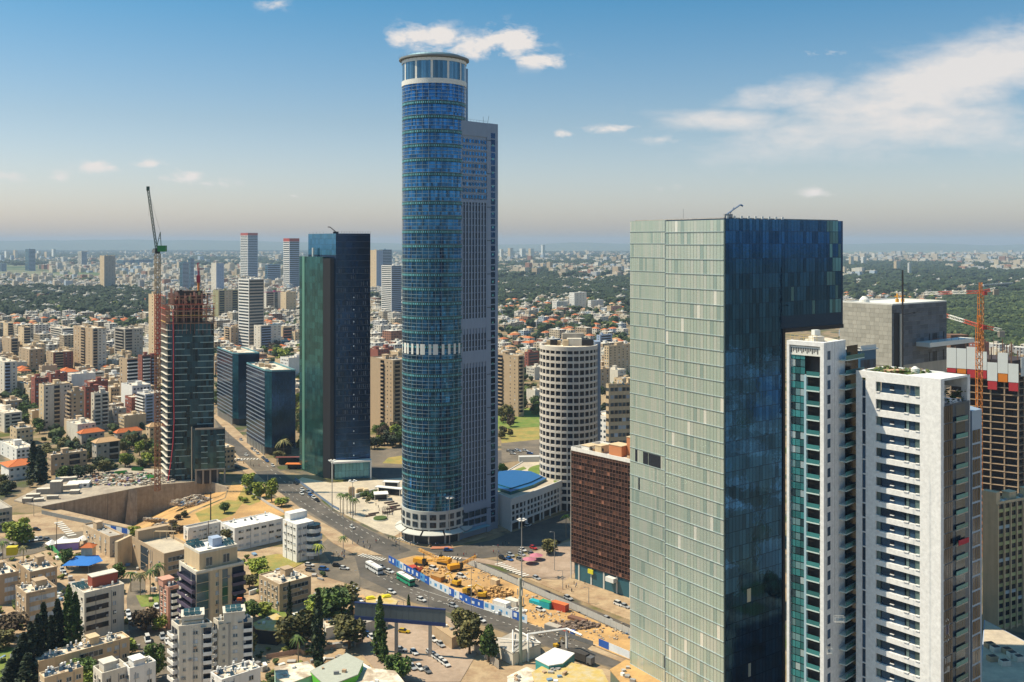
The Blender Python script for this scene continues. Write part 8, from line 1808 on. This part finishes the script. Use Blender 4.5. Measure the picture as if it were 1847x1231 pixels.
for i, (px, pb, pt) in enumerate(((619, 1002, 925), (850, 1128, 1022), (618, 935, 900), (773, 1095, 1066), (649, 1062, 1030), (1000, 1030, 960), (365, 985, 958), (310, 975, 945), (61, 932, 908), (103, 950, 930), (170, 960, 935), (720, 992, 960), (528, 905, 870), (483, 880, 850), (897, 1020, 985), (1015, 1065, 1030), (1062, 1090, 1060), (742, 975, 950), (412, 800, 780), (452, 840, 815), (728, 1115, 1085))):
    x, y = P(px, pb); h = zat(pt, y); T = thing('light_pole', 'thin roadside light pole with a short arm', 'light pole', (x, y, 0), group='thin roadside light poles'); m = MB(); m.cyl(0, 0, 0, h, .16, .09, 6); m.build('pole', M['steel'], T); m = MB(); m.bar((0, 0, h), (-1.6, -.6, h+.3), .07); m.box(-1.8, -.7, h+.2, .8, .35, .15, .4); m.build('lamp_head', M['steel'], T)
x, y = P(939, 1197); h = zat(1043, y); T = thing('antenna_mast', 'thick tall antenna mast with cross panels before the road works', 'antenna mast', (x, y, 0)); m = MB(); m.cyl(0, 0, 0, h, .65, .45, 12); m.build('pole', mk('mast_green_grey', (.25, .29, .24), .6), T)
for k in range(3):
    for i in range(3): a = 2*pi*i/3+k; m = MB(); m.box(1.0*cos(a), 1.0*sin(a), h-2.6-k*3.2, .35, .45, 2.2, a); m.bar((0, 0, h-1.5-k*3.2), (cos(a), sin(a), h-1.5-k*3.2), .08); m.build('antenna_panel', M['greyL'], T)
x, y = P(380, 957); m = MB(); m.cyl(0, 0, 0, zat(888, y), .35, .25, 8); tag(m.build('dark_pole', M['dark'], loc=(x, y, 0)), 'tall black pole standing before the dirt slope', 'pole')
for i, (px, pb, pt) in enumerate(((102, 1000, 945), (305, 985, 955), (376, 972, 940))):
    x, y = P(px, pb); h = zat(pt, y); T = thing('utility_pole', ['left utility pole with cross arms above the kindergarten', 'middle utility pole with cross arms by the sandstone building', 'right utility pole with cross arms by the white annex'][i], 'utility pole', (x, y, 0)); m = MB(); m.cyl(0, 0, 0, h, .2, .14, 6); m.build('pole', BARK, T); m = MB()
    for k in range(3): m.bar((-1, 0, h-.5-k), (1, 0, h-.5-k), .08)
    m.build('cross_arms', BARK, T)
# ================================================================ people
def personmesh(col, skin, v):
    m = MB(); s = .12*v
    def limb(p, q, r0, r1, mi):
        p = Vector(p); q = Vector(q); d = (q-p).normalized(); a = d.orthogonal().normalized(); c = d.cross(a); b = len(m.v); n = 6
        for e, r in ((p, r0), (q, r1)):
            for i in range(n): t = 2*pi*i/n; m.v.append(tuple(e+a*cos(t)*r+c*sin(t)*r))
        for i in range(n): j = (i+1) % n; m.f.append((b+i, b+j, b+n+j, b+n+i)); m.m.append(mi); m.r.append(.5)
        m.f.append(tuple(range(b+n, b+2*n))); m.m.append(mi); m.r.append(.5); m.f.append(tuple(range(b+n-1, b-1, -1))); m.m.append(mi); m.r.append(.5)
    for sx in (-1, 1):
        limb((sx*.09, sx*s*1.2, 0), (sx*.10, 0, .85), .06, .10, 1); limb((sx*.22, -sx*s, .82), (sx*.19, 0, 1.40), .035, .055, 0)
    limb((0, 0, .82), (0, 0, 1.15), .16, .15, 0); limb((0, 0, 1.15), (0, 0, 1.42), .15, .19, 0); limb((0, 0, 1.42), (0, 0, 1.52), .06, .055, 2); limb((0, 0, 1.50), (0, .02, 1.62), .075, .10, 2); limb((0, 0, 1.62), (0, -.01, 1.74), .10, .06, 3)
    return m.mesh('person', [mk('shirt_'+col[0], col[1], .9, 0, 0), mk('trousers_dark', (.03, .035, .05), .9, 0, 0), mk('skin', (.45, .26, .17), .7, 0, 0), mk('hair_dark', (.03, .02, .015), .8, 0, 0)])
PM = [personmesh(c, 0, i % 3) for i, c in enumerate((('white', (.7, .7, .7)), ('black', (.03, .03, .03)), ('red', (.4, .05, .05)), ('blue', (.06, .12, .3)), ('tan', (.4, .3, .2))))]
SH = ['white shirt', 'black shirt', 'red shirt', 'blue shirt', 'tan shirt']
for (cx, cy, sx, sy, n, wh) in ((610, 1004, 12, 6, 12, 'in the crowd waiting at the crossing by the white building'), (655, 985, 14, 8, 8, 'crossing near the avenue divider'), (690, 978, 25, 5, 8, 'on the pavement before the plaza'), (770, 986, 30, 3, 6, 'on the pavement before the round tower'), (860, 1002, 40, 4, 7, 'on the traffic island edge'), (1040, 1062, 22, 8, 8, 'walking on the shop forecourt'), (700, 925, 22, 14, 9, 'strolling on the stone plaza'), (905, 985, 25, 4, 4, 'by the side street kerb'), (290, 1165, 5, 8, 2, 'walking in the alley'), (440, 838, 30, 8, 5, 'at the far avenue junction'), (800, 1040, 50, 12, 6, 'working inside the road works')):
    for i in range(n):
        k = random.randrange(5); x, y = P(cx+R(-sx, sx), cy+R(-sy, sy)); o = link('person', PM[k], loc=(x, y, .16), rz=R(0, 6.3)); tag(o, f'person in a {SH[k]} {wh}', 'person', f'people {wh}'); 
# ================================================================ plaza furniture
def P_(px, py): return P(px, py)
a, b = P(640, 899), P(674, 889); m = MB(); m.fb((0, 0), (b[0]-a[0], b[1]-a[1]), 0, hypot(b[0]-a[0], b[1]-a[1]), 0, 2.2, 0, 1); tag(m.build('ramp_wall', STONE_L, loc=(*a, .1)), 'pale sloping ramp wall across the stone plaza', 'wall')
def canopy(label, px, py, w, d, h, rot, mt=None):
    T = thing('canopy', label, 'canopy', (*P(px, py), .1), rot); m = MB(); m.box(0, 0, h, w, d, .35); m.build('roof', mt or M['white'], T)
    for sx in (-.45, .45):
        for sy in (-.42, .42): m = MB(); m.box(sx*w, sy*d, 0, .3, .3, h); m.build('post', M['white'], T)
    m = MB(); m.box(0, d*.2, 0, w*.8, d*.4, h*.9); m.build('dark_glazing', M['glassD'], T)
canopy('long white canopy reaching from the plaza to the round tower', 702, 893, 17, 4, 4, -.35); canopy('square white canopy on the plaza beside the long one', 687, 902, 8, 7, 3.6, .2); canopy('small white pergola behind the long canopy', 706, 882, 10, 4, 4, -.2)
for i, (px, py, dim) in enumerate(((634, 896, (3.2, 3, 5.0)), (650, 889, (5, 3, 2)), (660, 893, (3, 4, 3)))): m = MB(); m.box(0, 0, 0, *dim, .3); m.box(0, 0, dim[2], dim[0]*.8, dim[1]*.8, .5, .3); tag(m.build('stone_pavilion', MATS['tan_stone'] if i == 0 else M['cream'], loc=(*P(px, py), .1)), ['tall tan stone vent block on the plaza', 'low cream pavilion behind the tan vent block', 'cream stair head right of the tan vent block'][i], 'pavilion')
for px, py in ((702, 908), (708, 911), (712, 915), (706, 919), (715, 921), (674, 928), (668, 932), (700, 926)): m = MB(); m.box(0, 0, 0, 6, 1.0, .6, .6); m.box(0, 0, .6, 6.2, 1.1, .1, .6); tag(m.build('bench', mk('dark_timber', (.08, .055, .045), .8), loc=(*P(px, py), .13)), 'long dark timber bench on the stone plaza', 'bench', 'long plaza benches')
m = MB()
for i in range(4):
    for j in range(3): m.bar((i*1.2, j*1.2, 0), (i*1.2+R(-.4, .4), j*1.2, 4), .1)
for k in range(4): m.bar((0, 0, k*1.2+.4), (3.6, 2.4, k*1.2+.4), .1); m.bar((0, 2.4, k*1.2+.4), (3.6, 0, k*1.2+.4), .1)
tag(m.build('lattice_sculpture', M['dark'], loc=(*P(690, 930), .13)), 'dark lattice cube sculpture on the plaza', 'sculpture')
T = thing('planter', 'oval green hedge planter on the plaza', 'planter', (*P(686, 938), .13)); m = MB(); m.cyl(0, 0, 0, .5, 4, n=20); m.build('kerb', STONE_L, T); m = MB(); m.cyl(0, 0, .5, 1.2, 3.7, 3.5, n=20); m.build('hedge', mk('hedge_green', (.06, .10, .02), .9, 0, .3, 2), T)
canopy('orange market awning at the foot of the teal glass tower', 531, 846, 11, 5, 3, 0, mk('orange_awning', (.62, .17, .03), .7)); canopy('dark red footway roof beside the orange awning', 525, 838, 20, 3, 4.5, .05, mk('dark_red_roof', (.20, .06, .05), .7))
m = MB(); q = [P(780, 987), P(812, 987), P(818, 991), P(776, 992)]; q = q[::-1] if False else q; m.face([(x, y, .45) for x, y in [q[3], q[2], q[1], q[0]]]); struct(m.build('red_paving', REDP))
